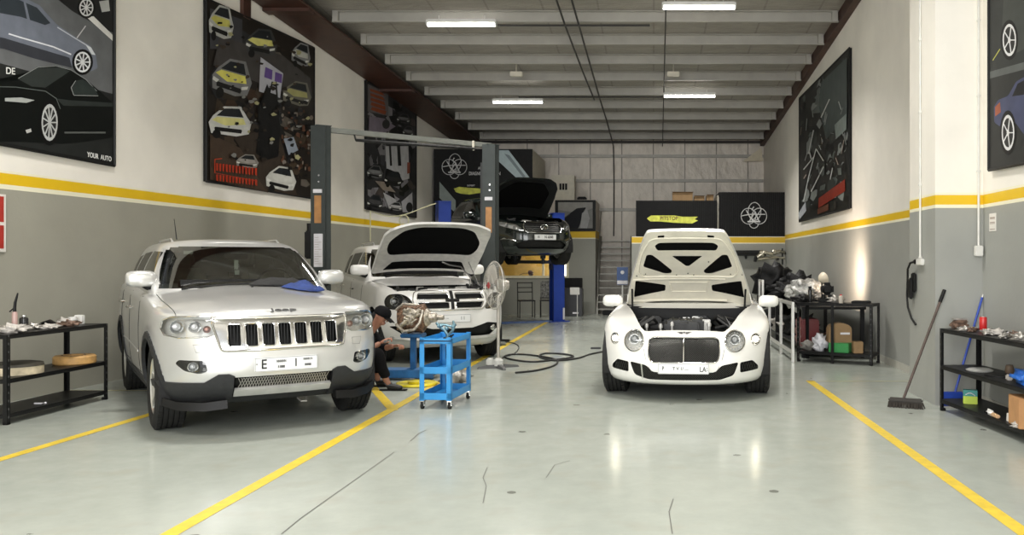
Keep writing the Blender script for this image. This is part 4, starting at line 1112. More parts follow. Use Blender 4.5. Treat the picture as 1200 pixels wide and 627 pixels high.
b = MB(); b.cyl((.20, 11, zh(11)), (.30, YB-.1, zh(YB)), .012, 6); tag(b.build('roof_conduit', CAB), 'thin conduit under the purlins right of the cable pair', 'cable', 'cables along the roof')
b = MB(); b.cyl((-3.4, 15.0, zh(15)-.02), (-.05, 15.0, zh(15)-.02), .02, 6); tag(b.build('lamp_conduit', CAB), 'dark conduit crossing the roof beside the nearer left tube light', 'cable', 'cables along the roof')
b = MB(); b.cyl((-3.2, 19.95, zh(20)-.02), (.9, 19.95, zh(20)-.02), .02, 6); tag(b.build('lamp_conduit', CAB), 'dark conduit crossing the roof between the two farther tube lights', 'cable', 'cables along the roof')

# ------------------------------------------------------------ posters
PAL = {}
def pm(c, rough=.45):
    f_ = .5 if max(c) < .14 else (.75 if max(c) < .35 else .9)
    k = tuple(round(v*f_, 4) for v in c)
    if k not in PAL: PAL[k] = mat('print_%d' % len(PAL), k, rough, var=.12, scale=5, spec=.12)
    return PAL[k]
class Art:
    """flat printed picture: coloured shapes on the plane given by W(px, py, lift)"""
    def __init__(s, W): s.W = W; s.bm = bmesh.new(); s.mats = []; s.k = 0
    def poly(s, pts, c, sm=0):
        if sm: pts = rpoly(pts, sm, 4)
        m = pm(c)
        if m not in s.mats: s.mats.append(m)
        s.k += 1; vs = [s.bm.verts.new(s.W(x, y, .0006+.00012*s.k)) for x, y in pts]
        try: f = s.bm.faces.new(vs); f.material_index = s.mats.index(m)
        except ValueError: pass
    def line(s, pts, w_, c):
        for (x0, y0), (x1, y1) in zip(pts, pts[1:]):
            l = math.hypot(x1-x0, y1-y0) or 1; nx, ny = -(y1-y0)/l*w_/2, (x1-x0)/l*w_/2
            s.poly([(x0+nx, y0+ny), (x1+nx, y1+ny), (x1-nx, y1-ny), (x0-nx, y0-ny)], c)
    def wheel(s, cx, cy, rx, ry, c=(.5, .5, .5), n=7):
        s.poly(circ(cx, cy, rx*1.3, 20, ry*1.25), (.01, .01, .01)); s.poly(circ(cx, cy, rx, 20, ry), c); s.poly(circ(cx, cy, rx*.82, 20, ry*.82), (.04, .04, .04))
        for k in range(n): a = 2*PI*k/n; s.line([(cx, cy), (cx+rx*.85*math.cos(a), cy+ry*.85*math.sin(a))], rx*.16, c)
        s.poly(circ(cx, cy, rx*.2, 10, ry*.2), c)
    def build(s, parent):
        dz = None; tri = bmesh.ops.triangulate(s.bm, faces=[f for f in s.bm.faces if len(f.verts) > 4])
        me = bpy.data.meshes.new('picture'); s.bm.to_mesh(me); s.bm.free(); return finish('picture', me, s.mats, parent)
def WL(px, py, e=0):
    Y = 7.38/((VX-px)/FPX+.055); p = P(px, py, Y); return Vector((p.x+.045+e, p.y, p.z))
def WR(px, py, e=0):
    Y = XR*FPX/(px-VX); p = P(px, py, Y); return Vector((XR-.045-e, p.y, p.z))
FRM = mat('poster_frame_black', (.006, .006, .006), .5, spec=.25)
def poster(name, label, W, corners, side):
    """corners in order TL TR BR BL on the wall; frame board 45 mm deep"""
    root = empty(name, (0, 0, 0)); tag(root, label, 'poster', 'posters on the workshop walls')
    q = [W(x, y, 0) for x, y in corners]; back = [p+Vector((-side*.044, 0, 0)) for p in q]
    root.location = (q[2]+q[3])/2; b = MB(); b.ring_loft([back, q]); b.M = Matrix.Identity(4)
    o = b.build('poster_board', FRM, root); o.data.transform(Matrix.Translation(-root.location))
    b = MB(); n = 4
    for i in range(4): b.tube([q[i], q[(i+1) % 4]], .016, 6)
    f = b.build('poster_frame', FRM, root); f.data.transform(Matrix.Translation(-root.location))
    return root
def finish_art(a, root):
    o = a.build(root); o.data.transform(Matrix.Translation(-root.location)); return o
def small_car(a, cx, cy, w_, h_, body, hood, rnd, tilt=0):
    R = lambda pts: [(cx+(x*math.cos(tilt)-y*math.sin(tilt))*w_, cy+(x*math.sin(tilt)+y*math.cos(tilt))*h_) for x, y in pts]
    a.poly(R([(-.5, .1), (-.42, -.12), (-.2, -.42), (.2, -.46), (.40, -.12), (.5, .02), (.48, .36), (.2, .46), (-.40, .42)]), body, .5)
    a.poly(R([(-.34, -.12), (-.17, -.36), (.17, -.39), (.30, -.13)]), (.03, .035, .04))
    a.poly(R([(-.44, .02), (-.32, -.09), (.30, -.10), (.38, .08), (-.1, .16)]), hood)
    a.poly(R([(-.36, .22), (.32, .24), (.30, .36), (-.32, .34)]), (.02, .02, .02)); a.poly(R([(-.46, .12), (-.30, .17), (-.34, .25), (-.46, .21)]), (.7, .7, .65)); a.poly(R([(.28, .19), (.44, .13), (.44, .21), (.30, .27)]), (.7, .7, .65))
    a.poly([(cx+math.cos(t)*w_*.10-w_*.32, cy+math.sin(t)*h_*.14+h_*.40) for t in [2*PI*k/12 for k in range(12)]], (.015, .015, .015))
def collage(a, quad, pal, n, seed, smin=.05, smax=.2):
    rnd = random.Random(seed); TL, TR, BR, BL = quad
    def bl(u, v): return (TL[0]*(1-u)*(1-v)+TR[0]*u*(1-v)+BR[0]*u*v+BL[0]*(1-u)*v, TL[1]*(1-u)*(1-v)+TR[1]*u*(1-v)+BR[1]*u*v+BL[1]*(1-u)*v)
    a.poly([bl(0, 0), bl(1, 0), bl(1, 1), bl(0, 1)], pal[0])
    for i in range(n):
        r = rnd.uniform(smin, smax)*(1-.6*i/n); u = rnd.uniform(.02+r*.4, .98-r*.4); v = rnd.uniform(.02+r*.3, .98-r*.3); m = rnd.randint(4, 8); ph = rnd.random()*6
        asp = rnd.uniform(.3, 1.3)
        pts = [(min(.985, max(.015, u+r*rnd.uniform(.4, 1)*math.cos(ph+2*PI*k/m))), min(.985, max(.015, v+r*asp*rnd.uniform(.3, .8)*math.sin(ph+2*PI*k/m)))) for k in range(m)]
        a.poly([bl(*p) for p in pts], rnd.choice(pal))
    return bl
# poster 1: two coupes on a road
q1 = [(-60, -160), (130, -20), (130, 194.5), (-60, 159)]
r = poster('car_poster', 'poster of a silver coupe above a black coupe, nearest on the left wall', WL, q1, 1)
a = Art(WL); S = 3.135; T = lambda pts: [(x/S, y/S) for x, y in pts]
a.poly([(-57, -150), (127.5, -18), (127.5, 191.5), (-57, 157)], (.16, .165, .17))
a.poly([(-57, 60), (127.5, 110), (127.5, 191.5), (-57, 157)], (.035, .038, .036))
a.poly(T([(200, -40), (400, -40), (400, 120), (345, 95), (250, 40), (200, 0)]), (.03, .03, .03)); a.poly(T([(330, 60), (400, 128), (400, 150), (300, 60)]), (.75, .74, .70)); a.wheel(303/S, 28/S, 26/S, 32/S, (.7, .7, .7), 9)
a.poly(T([(350, 5), (385, 0), (390, 40), (360, 45)]), (.5, .5, .48))
a.line(T([(260, 150), (300, 95)]), 1.2, (.6, .6, .6))
a.line(T([(0, 262), (60, 264)]), 0, (.1, .1, .1))
body = (.20, .22, .27)
a.poly(T([(-180, 150), (-180, -60), (-40, -30), (60, -15), (130, 20), (165, 62), (195, 92), (265, 138), (318, 168), (338, 205), (345, 250), (320, 262), (240, 240), (110, 205), (0, 172)]), body, 2)
a.poly(T([(-40, -20), (55, 0), (120, 28), (170, 85), (150, 92), (60, 62), (-60, 40)]), (.06, .075, .09)); a.poly(T([(70, 5), (78, 7), (95, 78), (84, 74)]), body)
a.poly(T([(-180, 105), (0, 140), (240, 212), (250, 250), (110, 215), (0, 180), (-180, 150)]), (.07, .075, .09)); a.line(T([(15, 124), (60, 138), (180, 172), (246, 200)]), 1.6, (.75, .77, .8)); a.line(T([(195, 100), (260, 140), (318, 175)]), 1.2, (.50, .53, .58))
a.poly(T([(300, 165), (320, 175), (336, 202), (322, 200)]), (.65, .68, .7)); a.wheel(288/S, 228/S, 30/S, 38/S, (.72, .73, .74), 9)
a.poly(T([(-180, 320), (-60, 300), (0, 300), (55, 292), (120, 245), (190, 240), (245, 255), (300, 290), (345, 335), (395, 372), (402, 440), (398, 505), (300, 520), (210, 528), (60, 520), (-180, 520)]), (.008, .010, .009), 2)
a.poly(T([(48, 290), (122, 250), (210, 248), (240, 262), (150, 322), (100, 318)]), (.055, .065, .06)); a.line(T([(50, 288), (122, 247), (190, 242), (245, 257), (300, 292), (340, 335)]), .8, (.30, .32, .31)); a.poly(T([(248, 322), (262, 296), (290, 292), (330, 322), (345, 350), (255, 346)]), (.05, .065, .06)); a.line(T([(345, 352), (255, 350), (245, 322), (262, 296)]), .7, (.35, .36, .35))
a.poly(T([(0, 360), (60, 358), (110, 368), (80, 378), (0, 372)]), (.42, .44, .42)); a.line(T([(-60, 318), (40, 320), (150, 335), (190, 362), (205, 400)]), .8, (.16, .18, .17)); a.poly(T([(190, 362), (240, 368), (400, 378), (400, 392), (215, 388)]), (.05, .06, .055))
a.line(T([(220, 487), (372, 487)]), 2.0, (.13, .14, .13)); a.wheel(165/S, 450/S, 30/S, 68/S, (.50, .51, .50), 11); a.poly(T([(75, 478), (95, 472), (98, 484), (80, 490)]), (.5, .5, .48))
finish_art(a, r)
def wall_text(s_, size, c, W, px, py, px2, py2, parent, name='poster_lettering', sx=1.):
    p0 = W(px, py, .012); p1 = W(px2, py2, .012); X = (p1-p0).normalized(); 
    Zv = Vector((0, 0, 1)); Nn = X.cross(Zv); M = Matrix.Translation((p0+p1)/2-parent.location) @ Matrix((X, Zv, Nn)).transposed().to_4x4()
    return text_mesh(s_, size, pm(c), name, parent, M, .001, sx=sx)
wall_text('YOUR  AUTO', .085, (.85, .85, .82), WL, 96, 181, 126, 187, r, sx=.8)
wall_text('DE', .10, (.75, .75, .72), WL, 0, 83, 12, 84, r)
# poster 2: collage of cars with yellow hoods
q2 = [(238, -2), (365.5, 56), (365.5, 233), (238, 212.5)]
r = poster('car_poster', 'tall collage poster with yellow-hooded cars and a dark-coated figure', WL, q2, 1)
a = Art(WL); collage(a, q2, [(.035, .028, .022), (.06, .045, .03), (.02, .02, .02), (.10, .07, .045), (.14, .12, .10), (.05, .05, .055), (.09, .05, .03)], 110, 3)
T = lambda pts: [(230+x/2.614, y/2.614) for x, y in pts]
a.poly(T([(30, 25), (130, 60), (130, 150), (30, 150)]), (.10, .10, .11)); a.poly(T([(60, 110), (255, 170), (340, 240), (345, 300), (250, 280), (40, 200)]), (.11, .10, .095))
a.poly(T([(30, 410), (160, 470), (210, 590), (30, 550)]), (.12, .08, .055)); a.poly(T([(60, 350), (240, 400), (300, 600), (200, 580)]), (.075, .055, .04))
YH = (.60, .56, .14); W_ = (.45, .45, .42); rn = random.Random(4)
for cx, cy, w2, h2, bc, hc, tl in ((66, 65, 78, 110, W_, YH, .25), (190, 128, 100, 90, (.10, .10, .10), (.74, .70, .22), .2), (100, 235, 125, 120, (.25, .25, .25), (.75, .70, .15), .3), (92, 370, 132, 100, (.66, .66, .64), (.78, .74, .30), .12), (312, 165, 60, 75, (.30, .30, .30), (.55, .55, .5), .35), (300, 285, 90, 80, (.20, .19, .15), (.42, .40, .16), .3), (250, 545, 95, 80, (.55, .55, .50), (.60, .60, .55), .25), (145, 493, 70, 45, (.3, .28, .25), (.35, .33, .3), .2)):
    x, y = T([(cx, cy)])[0]; small_car(a, x, y, w2/2.614, h2/2.614, bc, hc, rn, tl)
a.poly(T([(185, 175), (255, 225), (245, 300), (180, 280)]), (.50, .50, .55)); a.poly(T([(200, 205), (222, 215), (220, 245), (196, 236)]), (.16, .09, .34)); a.poly(T([(230, 220), (252, 228), (250, 255), (228, 248)]), (.16, .09, .34))
a.poly(T([(205, 255), (215, 285), (235, 290), (240, 320), (245, 400), (240, 480), (205, 490), (170, 470), (180, 400), (175, 330), (195, 300)]), (.010, .010, .010), 2); a.line(T([(222, 250), (208, 300)]), 2, (.01, .01, .01)); a.line(T([(232, 250), (236, 300)]), 2, (.01, .01, .01))
for k in range(70):
    x = rn.uniform(250, 345); y = rn.uniform(320, 500)+(x-250)*.3; p = T([(x, y)])[0]; a.poly(circ(p[0], p[1], rn.uniform(.8, 2.4), 7, rn.uniform(1, 3)), rn.choice([(.16, .07, .04), (.25, .20, .16), (.02, .02, .02), (.10, .05, .03), (.3, .26, .22)]))
a.poly(T([(255, 425), (285, 420), (300, 460), (270, 475)]), (.30, .34, .40))
for k in range(120):
    u, v = rn.random(), rn.random(); r_ = rn.uniform(1, 4.5); x = 30+u*300; y = 30+x*.42+v*(420-x*.05); p = T([(x+8, y)])[0]; a.poly([(p[0]+r_*rn.uniform(.4, 1.3)*math.cos(q_), p[1]+r_*rn.uniform(.3, .9)*math.sin(q_)) for q_ in [2*PI*j/6+k for j in range(6)]], rn.choice([(.02, .02, .02), (.05, .035, .025), (.10, .07, .05), (.3, .3, .28), (.012, .012, .012), (.40, .38, .2), (.02, .02, .02)]))
for yy, h in ((500, 24), (535, 20)):
    for k in range(13):
        x = 42+k*10; a.poly(T([(x, yy+k*1.2), (x+7, yy+k*1.3), (x+7-(k % 3), yy+h+k*1.2), (x+1, yy+h-2+k*1.1)]), (.42, .04, .015))
a.line(T([(38, 530), (38, 488), (60, 486)]), 1.0, (.55, .06, .02)); a.line(T([(40, 530), (170, 555)]), .6, (.42, .04, .015))
finish_art(a, r)
# poster 3: grey collage
q3 = [(426.7, 94), (485.8, 128), (485.8, 255), (426.7, 245)]
r = poster('car_poster', 'grey collage poster with red writing at its top, behind the lift beam', WL, q3, 1)
a = Art(WL); bl = collage(a, q3, [(.06, .06, .062), (.02, .02, .02), (.10, .10, .11), (.20, .19, .20), (.04, .04, .045), (.28, .27, .28), (.12, .10, .09), (.015, .015, .015)], 130, 8, .05, .22)
T = lambda pts: [(420+x/3.69, 90+y/3.69) for x, y in pts]
a.poly(T([(28, 30), (118, 75), (118, 170), (28, 150)]), (.17, .16, .16))
for k in range(5): a.poly(T([(36+k*3, 50+k*20), (90+k*5, 68+k*20), (105, 84+k*20), (40, 62+k*20)]), (.30, .07, .025))
a.poly(T([(35, 170), (100, 180), (150, 215), (100, 245), (32, 240)]), (.26, .22, .27)); a.poly(circ(*T([(108, 205)])[0], 4.5, 14, 5.5), (.05, .05, .05)); a.poly(T([(120, 170), (185, 165), (188, 215), (130, 195)]), (.02, .02, .02))
a.poly(T([(105, 300), (205, 300), (210, 440), (170, 450), (110, 400)]), (.55, .55, .56))
for x in (125, 160, 165): a.line(T([(x, 300), (x+5, 385)]), 2.4, (.03, .03, .03))
a.poly(T([(110, 395), (170, 420), (172, 475), (100, 450)]), (.015, .015, .015), 1.5); a.poly(T([(25, 390), (85, 375), (90, 430), (35, 445)]), (.025, .025, .025), 1.5); a.poly(T([(60, 450), (110, 455), (150, 500), (95, 490)]), (.30, .25, .20)); a.poly(T([(95, 500), (150, 530), (160, 580), (120, 570)]), (.40, .40, .40)); a.poly(T([(175, 540), (222, 500), (226, 590), (180, 585)]), (.35, .35, .36)); a.poly(circ(*T([(210, 565)])[0], 4, 14, 6), (.03, .03, .03)); a.poly(T([(200, 370), (212, 370), (212, 415), (200, 420)]), (.35, .10, .06))
for cx, cy, w2, h2, bc in ((185, 180, 60, 45, (.12, .12, .12)), (60, 410, 70, 60, (.15, .15, .15)), (140, 440, 80, 70, (.03, .03, .03)), (60, 540, 70, 70, (.07, .07, .07)), (205, 235, 50, 50, (.12, .12, .12)), (150, 560, 60, 40, (.25, .25, .24))):
    x, y = T([(cx, cy)])[0]; small_car(a, x, y, w2/3.69, h2/3.69, bc, tuple(min(1, v*1.8) for v in bc), rn, .2)
finish_art(a, r)
# poster 4: right wall, dark collage with red band
q4 = [(939, 115), (998.5, 56), (998.5, 244), (939, 260)]
r = poster('car_poster', 'dark collage poster with a red band, on the right wall beyond the pillar', WR, q4, -1)
a = Art(WR); bl = collage(a, q4, [(.03, .032, .03), (.015, .015, .015), (.07, .08, .075), (.12, .14, .13), (.02, .02, .02), (.25, .27, .26), (.05, .045, .04)], 140, 12, .04, .18)
a.poly([bl(*p) for p in ((.45, .05), (.97, .05), (.97, .42), (.55, .48), (.4, .2))], (.10, .13, .125)); a.poly([bl(*p) for p in ((.72, .42), (.96, .40), (.96, .50), (.75, .52))], (.25, .30, .28))
a.poly([bl(*p) for p in ((.40, .87), (.93, .81), (.93, .885), (.40, .94))], (.28, .035, .02)); a.poly([bl(*p) for p in ((.38, .945), (.6, .93), (.6, .975), (.38, .985))], (.14, .05, .03))
for u0, v0, u1, v1 in ((.2, .68, .35, .50), (.35, .50, .50, .62), (.2, .68, .1, .85), (.25, .80, .5, .66), (.1, .6, .3, .55), (.45, .3, .62, .22), (.3, .35, .2, .5)): a.line([bl(u0, v0), bl(u1, v1)], 1.1, (.55, .57, .55))
for k in range(26):
    u, v = rn.uniform(.05, .9), rn.uniform(.25, .8); a.line([bl(u, v), bl(u+rn.uniform(-.1, .1), v+rn.uniform(-.09, .09))], rn.uniform(.4, 1.4), rn.choice([(.5, .52, .5), (.28, .3, .29), (.40, .33, .28)]))
a.poly([bl(*p) for p in ((.0, .93), (.14, .86), (.16, .93), (.02, .985))], (.40, .42, .45))
finish_art(a, r)
b = MB(); 
# poster 5: near right
q5 = [(1164, -60), (1290, -125), (1290, 176), (1164, 199.5)]
r = poster('car_poster', 'poster of parked coupes with alloy wheels, nearest on the right wall', WR, q5, -1)
a = Art(WR); T = lambda pts: [(900+x/2.09, y/2.09) for x, y in pts]
a.poly([(1165.5, -56), (1288, -120), (1288, 174), (1165.5, 197)], (.055, .06, .058)); a.poly([(1165.5, 92), (1288, 60), (1288, 174), (1165.5, 197)], (.045, .047, .045)); a.poly([(1165.5, 84), (1288, 50), (1288, 60), (1165.5, 92)], (.13, .14, .135))
a.poly(T([(590, -30), (640, -40), (640, 120), (600, 140), (585, 60)]), (.10, .11, .10)); a.wheel(900+603/2.09, 98/2.09, 8, 19, (.72, .72, .72), 5); a.line(T([(562, 148), (580, 120)]), 1, (.5, .5, .1))
a.poly(T([(565, 262), (575, 245), (600, 235), (620, 200), (760, 120), (760, 340), (640, 330), (618, 300), (580, 310), (566, 300)]), (.075, .085, .16), 2); a.poly(T([(610, 236), (624, 205), (700, 165), (700, 205), (640, 232)]), (.02, .02, .025)); a.poly(T([(568, 262), (580, 250), (582, 275), (568, 285)]), (.35, .10, .05)); a.wheel(900+600/2.09, 325/2.09, 7.5, 21, (.74, .74, .74), 5)
finish_art(a, r)

# ------------------------------------------------------------ notices, sockets, conduits on the walls
PAPER = mat('paper_white', (.74, .71, .66), .7); RED = mat('sign_red', (.42, .03, .02), .5); PVC = mat('pvc_white', (.66, .65, .61), .45)
Y0 = 7.38/((VX-5)/FPX+.055); xw = xl(Y0)
t = empty('warning_sign', (xw+.01, Y0, 1.5)); tag(t, 'white wall sign with two red blocks at the left edge', 'sign')
k = FPX/Y0
z1 = 1.5+(VY-228)/k; z0 = 1.5+(VY-295.5)/k
b = MB(); b.box((0, -.6, z0-1.5), (.01, .0, z1-1.5), .003); b.build('sign_board', PAPER, t)
for za, zb2 in ((.52, .96), (.06, .46)):
    b = MB(); h = z1-z0; b.box((.01, -.55, z0-1.5+h*za), (.013, -.035, z0-1.5+h*zb2)); b.build('red_panel', RED, t)
Yn = XR*FPX/(1164-VX); k = FPX/Yn
t = empty('paper_notice', (XR-.004, Yn, 1.5)); tag(t, 'small white printed notice taped under the yellow stripe, right wall', 'notice')
b = MB(); b.box((-.003, -.075, (VY-271)/k), (.003, .085, (VY-250)/k)); b.build('paper', PAPER, t)
b = MB()
for i, (c0, hh) in enumerate(((255, 1.0), (256.5, .6), (260.5, .8), (262, .6), (268.5, .7))): z = (VY-c0)/k; b.box((-.0045, -.055, z-hh/k*.5), (-.003, .065, z+hh/k*.5))
b.build('printed_lines', mat('print_faded', (.30, .22, .18), .7), t)
def conduit(label, p0, p1, box, plate):
    t = empty('wall_socket', tuple(box)); tag(t, label, 'socket', 'white conduits with sockets by the pillar')
    o = Vector(box); b = MB(); b.cyl(Vector(p0)-o, Vector(p1)-o, .012, 10)
    L_ = (Vector(p1)-Vector(p0)).length
    for i in range(7): zz = p0[2]+(p1[2]-p0[2])*i/6; b.box(Vector((p0[0], p0[1], zz))-o-Vector((.018, .018, .012)), Vector((p0[0], p0[1], zz))-o+Vector((.018, .018, .012)), .004)
    b.build('conduit', PVC, t)
    b = MB(); b.box(*plate, .008); b.build('socket_box', PVC, t)
    return t
# on the pillar's room-facing side
Yp = 2.955*FPX/(1080-VX); k = FPX/Yp
t = conduit('white conduit ending in a socket on the side of the pillar, black plug in it', (2.94, Yp, zc(Yp)), (2.94, Yp, 1.55), (2.94, Yp, 1.5), ((-.03, -.11, -.035), (.014, .07, .035)))
Yq = XR*FPX/(1147-VX)-.06; 
t = conduit('white conduit ending in a switch box in the corner beside the pillar', (XR-.06, 8.70, zc(8.7)), (XR-.06, 8.70, 1.66), (XR-.06, 8.70, 1.62), ((-.04, -.03, -.06), (.04, .03, .05)))
b = MB(); b.box((2.90, Yp+.05, 1.475), (2.93, Yp+.13, 1.53), .01); pl = b.build('power_plug', PLAS); 
b = MB(); xx = 2.90
b.tube([(2.91, Yp+.12, 1.50), (2.90, Yp+.22, 1.49), (2.90, Yp+.32, 1.42), (2.91, Yp+.36, 1.28), (2.915, Yp+.40, 1.12), (2.92, Yp+.38, .98), (2.93, Yp+.28, .86), (2.94, Yp+.16, .80)], .012, 8); b.box((2.90, Yp+.20, 1.08), (2.935, Yp+.33, 1.32), .02); b.box((2.92, Yp+.14, 1.16), (2.945, Yp+.28, 1.38), .02)
cb = b.build('charger_cable', PLAS, pl); tag(pl, 'black plug and charger cable hanging on the pillar side', 'cable')
# slim cover strip in the corner and skirting on right wall
for (x, y0, y1, nm) in ((XR-.008, -2.4, 8.75, 'baseboard_right'), (XR-.008, 9.62, 21.7, 'baseboard_right_far')):
    b = MB(); b.box((x, y0, 0), (x+.008, y1, .10)); struct(b.build(nm, skirt))

# ------------------------------------------------------------ mezzanine signboards
BLKB = mat('board_black', (.006, .006, .006), .55, var=.3, spec=.2)
def emblem(cx, cy, r, Yf, parent, org):
    """ring-and-figure line emblem"""
    b = MB(); q = lambda x, y: P(cx+x*r, cy+y*r, Yf)-org
    W_ = r*Yf/FPX*.028
    def ell(x0, y0, rx, ry, n=28, a0=0, a1=2*PI): b.tube([q(x0+rx*math.cos(a0+(a1-a0)*k/n), y0+ry*math.sin(a0+(a1-a0)*k/n)) for k in range(n+1)], W_, 4)
    ell(-.42, .12, .58, .62); ell(.42, .12, .58, .62); ell(.05, -.25, .50, .70); ell(0, .72, .34, .34, 16, 0, PI)
    b.tube([q(-.95, .1), q(-.3, -.02), q(.9, -.02)], W_*1.3, 4); b.tube([q(-.62, -.35), q(-.2, .35), q(.1, .6)], W_*1.3, 4); b.tube([q(.6, -.45), q(.15, .2), q(-.3, .62)], W_, 4); b.tube([q(-.4, .62), q(-.1, .1), q(.12, -.2), q(.3, .3), q(.45, .62)], W_*1.6, 4)
    b.tube([q(0, -.62), q(-.15, -.4), q(.12, -.2), q(-.05, 0)], W_*1.8, 4); b.tube([q(-.5, .55), q(.5, .55)], W_*2, 4)
    return b.build('emblem', mat('print_white', (.62, .62, .62), .5), parent)
YSG = 23.1; o = Vector((-4.6, YSG, 2.45))
t = empty('office_signboard', o); tag(t, 'large black signboard box over the office, with emblem and white writing', 'sign')
b = MB(); b.box(Vector((-6.05, YSG, 2.46))-o, Vector((-3.33, YSG+.06, 4.62))-o); b.build('sign_front', BLKB, t)
b = MB(); b.box(Vector((-3.34, YSG+.06, 2.46))-o, Vector((-3.33, 25.9, 4.62))-o); b.box(Vector((-6.05, YSG+.06, 4.60))-o, Vector((-3.34, 25.9, 4.62))-o); b.box(Vector((-6.05, YSG+.06, 2.46))-o, Vector((-3.34, 25.9, 2.50))-o); b.build('side_panel', mat('side_cream', (.60, .56, .46), .5), t)
emblem(532.5, 194, 14.5, YSG-.02, t, o)
def ptext(s_, px, py, hpx, Yf, parent, org, m, sx=1., nm='lettering'):
    return text_mesh(s_, hpx*Yf/FPX*1.35, m, nm, parent, Matrix.Translation(P(px, py, Yf)-org) @ Matrix.Rotation(PI/2, 4, 'X'), .002, sx=sx)
PW = mat('print_white', (.62, .62, .62), .5)
ptext('AUTO SERVICE', 571, 197.2, 3.2, YSG-.01, t, o, PW, .75); ptext('DIAGNOSIS STATION', 568, 203.5, 4.2, YSG-.01, t, o, PW, .68); ptext('EXPERT', 552, 217.5, 2, YSG-.01, t, o, PW, 1)
def brush(pts, Yf, parent, org, m, nm='brush_stroke'):
    b = MB(); b.prism(pts, lambda u, v, w_: P(u, v, Yf+w_)-org, -.008); return b.build(nm, m, parent)
YB_ = mat('brush_yellow', (.62, .64, .08), .5, var=.25, scale=9)
brush([(532, 221), (538, 219), (548, 220), (563, 221), (563, 226), (550, 228), (540, 227), (534, 225)], YSG, t, o, YB_)
brush([(582, 176), (596, 176), (622, 210), (611, 214), (581, 186)], YSG, t, o, mat('panel_blue_grey', (.40, .50, .52), .3)); brush([(515, 213), (534, 235), (534, 250), (515, 232)], YSG, t, o, mat('panel_grey_green', (.22, .26, .24), .3))
brush([(591, 180), (597, 182), (616, 207), (613, 208)], YSG-.008, t, o, mat('panel_blue_dark', (.16, .21, .23), .3))
# cream electric panel and picture on the office block
b = MB(); o2 = Vector((-2.62, YO+.2, 3.3))
tb = empty('electric_cabinet', o2); tag(tb, 'cream cabinet with a small dark grille standing on the office roof', 'cabinet')
p0 = P(646, 233, YO); p1 = P(673, 205, YO); b = MB(); b.box(Vector((p0.x, YO+.02, 3.3))-o2, Vector((p1.x, YO+.55, p1.z))-o2, .01); b.build('cabinet_body', mat('side_cream', (.60, .56, .46), .5), tb)
b = MB()
for k in range(3): q0 = P(655.5+k*3.3, 222.5, YO); q1 = P(658+k*3.3, 215, YO); b.box(Vector((q0.x, YO+.008, q0.z))-o2, Vector((q1.x, YO+.02, q1.z))-o2)
b.build('cabinet_grille', BLKB, tb)
b = MB(); b.box((-2.2, YO+.1, 3.3), (-1.93, YO+.3, 3.38), .01); b.box((-2.17, YO+.12, 3.38), (-1.96, YO+.28, 3.40), .005); tag(b.build('black_box', BLKB), 'small black box on the office roof beside the cream cabinet', 'box')
t = empty('car_picture', (-2.2, YO-.03, 2.4)); tag(t, 'black-framed picture of a dark car on the office wall above the yellow stripe', 'picture')
o = t.location.copy(); b = MB(); c0 = P(650.5, 271, YO-.03); c1 = P(698, 234.5, YO-.03); b.box(Vector((c0.x, YO-.035, c0.z))-o, Vector((c1.x, YO-.001, c1.z))-o, .006); b.build('picture_frame', FRM, t)
WO = lambda px, py, e=0: P(px, py, YO-.036-e)
a = Art(WO); a.poly([(654, 237), (694.5, 237), (694.5, 267.5), (654, 267.5)], (.30, .30, .29)); a.poly([(654, 237), (694.5, 237), (694.5, 244), (680, 250), (654, 246)], (.38, .37, .35))
a.poly([(660, 256), (668, 250), (676, 244), (687, 243), (683, 250), (680, 262), (678, 267.5), (664, 267.5), (661, 262)], (.02, .022, .03), 1.5); a.poly([(682, 250), (688, 245), (691, 256), (688, 267.5), (680, 267.5)], (.42, .42, .42)); a.line([(657, 258), (668, 251)], .8, (.1, .1, .1)); finish_art(a, t)
# black slatted boards at the back right
def slat_board(label, x0, x1, z0, z1, y, cat='sign'):
    o = Vector(((x0+x1)/2, y, z0)); t = empty('slatted_signboard', o); tag(t, label, cat, 'black slatted signboards')
    b = MB(); b.box(Vector((x0, y+.02, z0))-o, Vector((x1, y+.06, z1))-o); b.build('sign_board', BLKB, t)
    b = MB(); n = int((x1-x0)/.055)
    for i in range(n): xx = x0+(x1-x0)*(i+.5)/n; b.box(Vector((xx-.018, y, z0))-o, Vector((xx+.018, y+.02, z1))-o)
    b.build('slats', BLKB, t); b = MB(); b.box(Vector((x0, y+.06, z1-.03))-o, Vector((x1, y+1.2, z1))-o); b.build('sign_roof', BLKB, t)
    return t, o
t, o = slat_board('black slatted board with a yellow brush stroke, above the open coupe', -.44, 1.68, 2.16, 3.10, YR)
brush([(758, 256), (763, 252.5), (790, 252.5), (800, 254), (818, 254), (814, 257), (818, 258.5), (811, 262), (790, 261), (772, 259.5), (762, 259.5)], YR, t, o, YB_)
ptext('PITSTOP', 784, 256, 4.4, YR-.01, t, o, mat('print_maroon', (.12, .03, .02), .5), .95)
t, o = slat_board('black slatted board with a round white emblem, in the back right corner', 1.73, 3.44, 2.17, 3.32, YR)
emblem(883.5, 251.5, 15, YR-.02, t, o)
b = MB(); b.box((1.69, YR+.1, 2.17), (1.72, YR+1.2, 3.25)); tag(b.build('side_sheet', mat('side_cream', (.60, .56, .46), .5)), 'cream strip of sheet between the two black slatted boards', 'panel')
CARD = mat('cardboard', (.30, .19, .09), .75, var=.15)
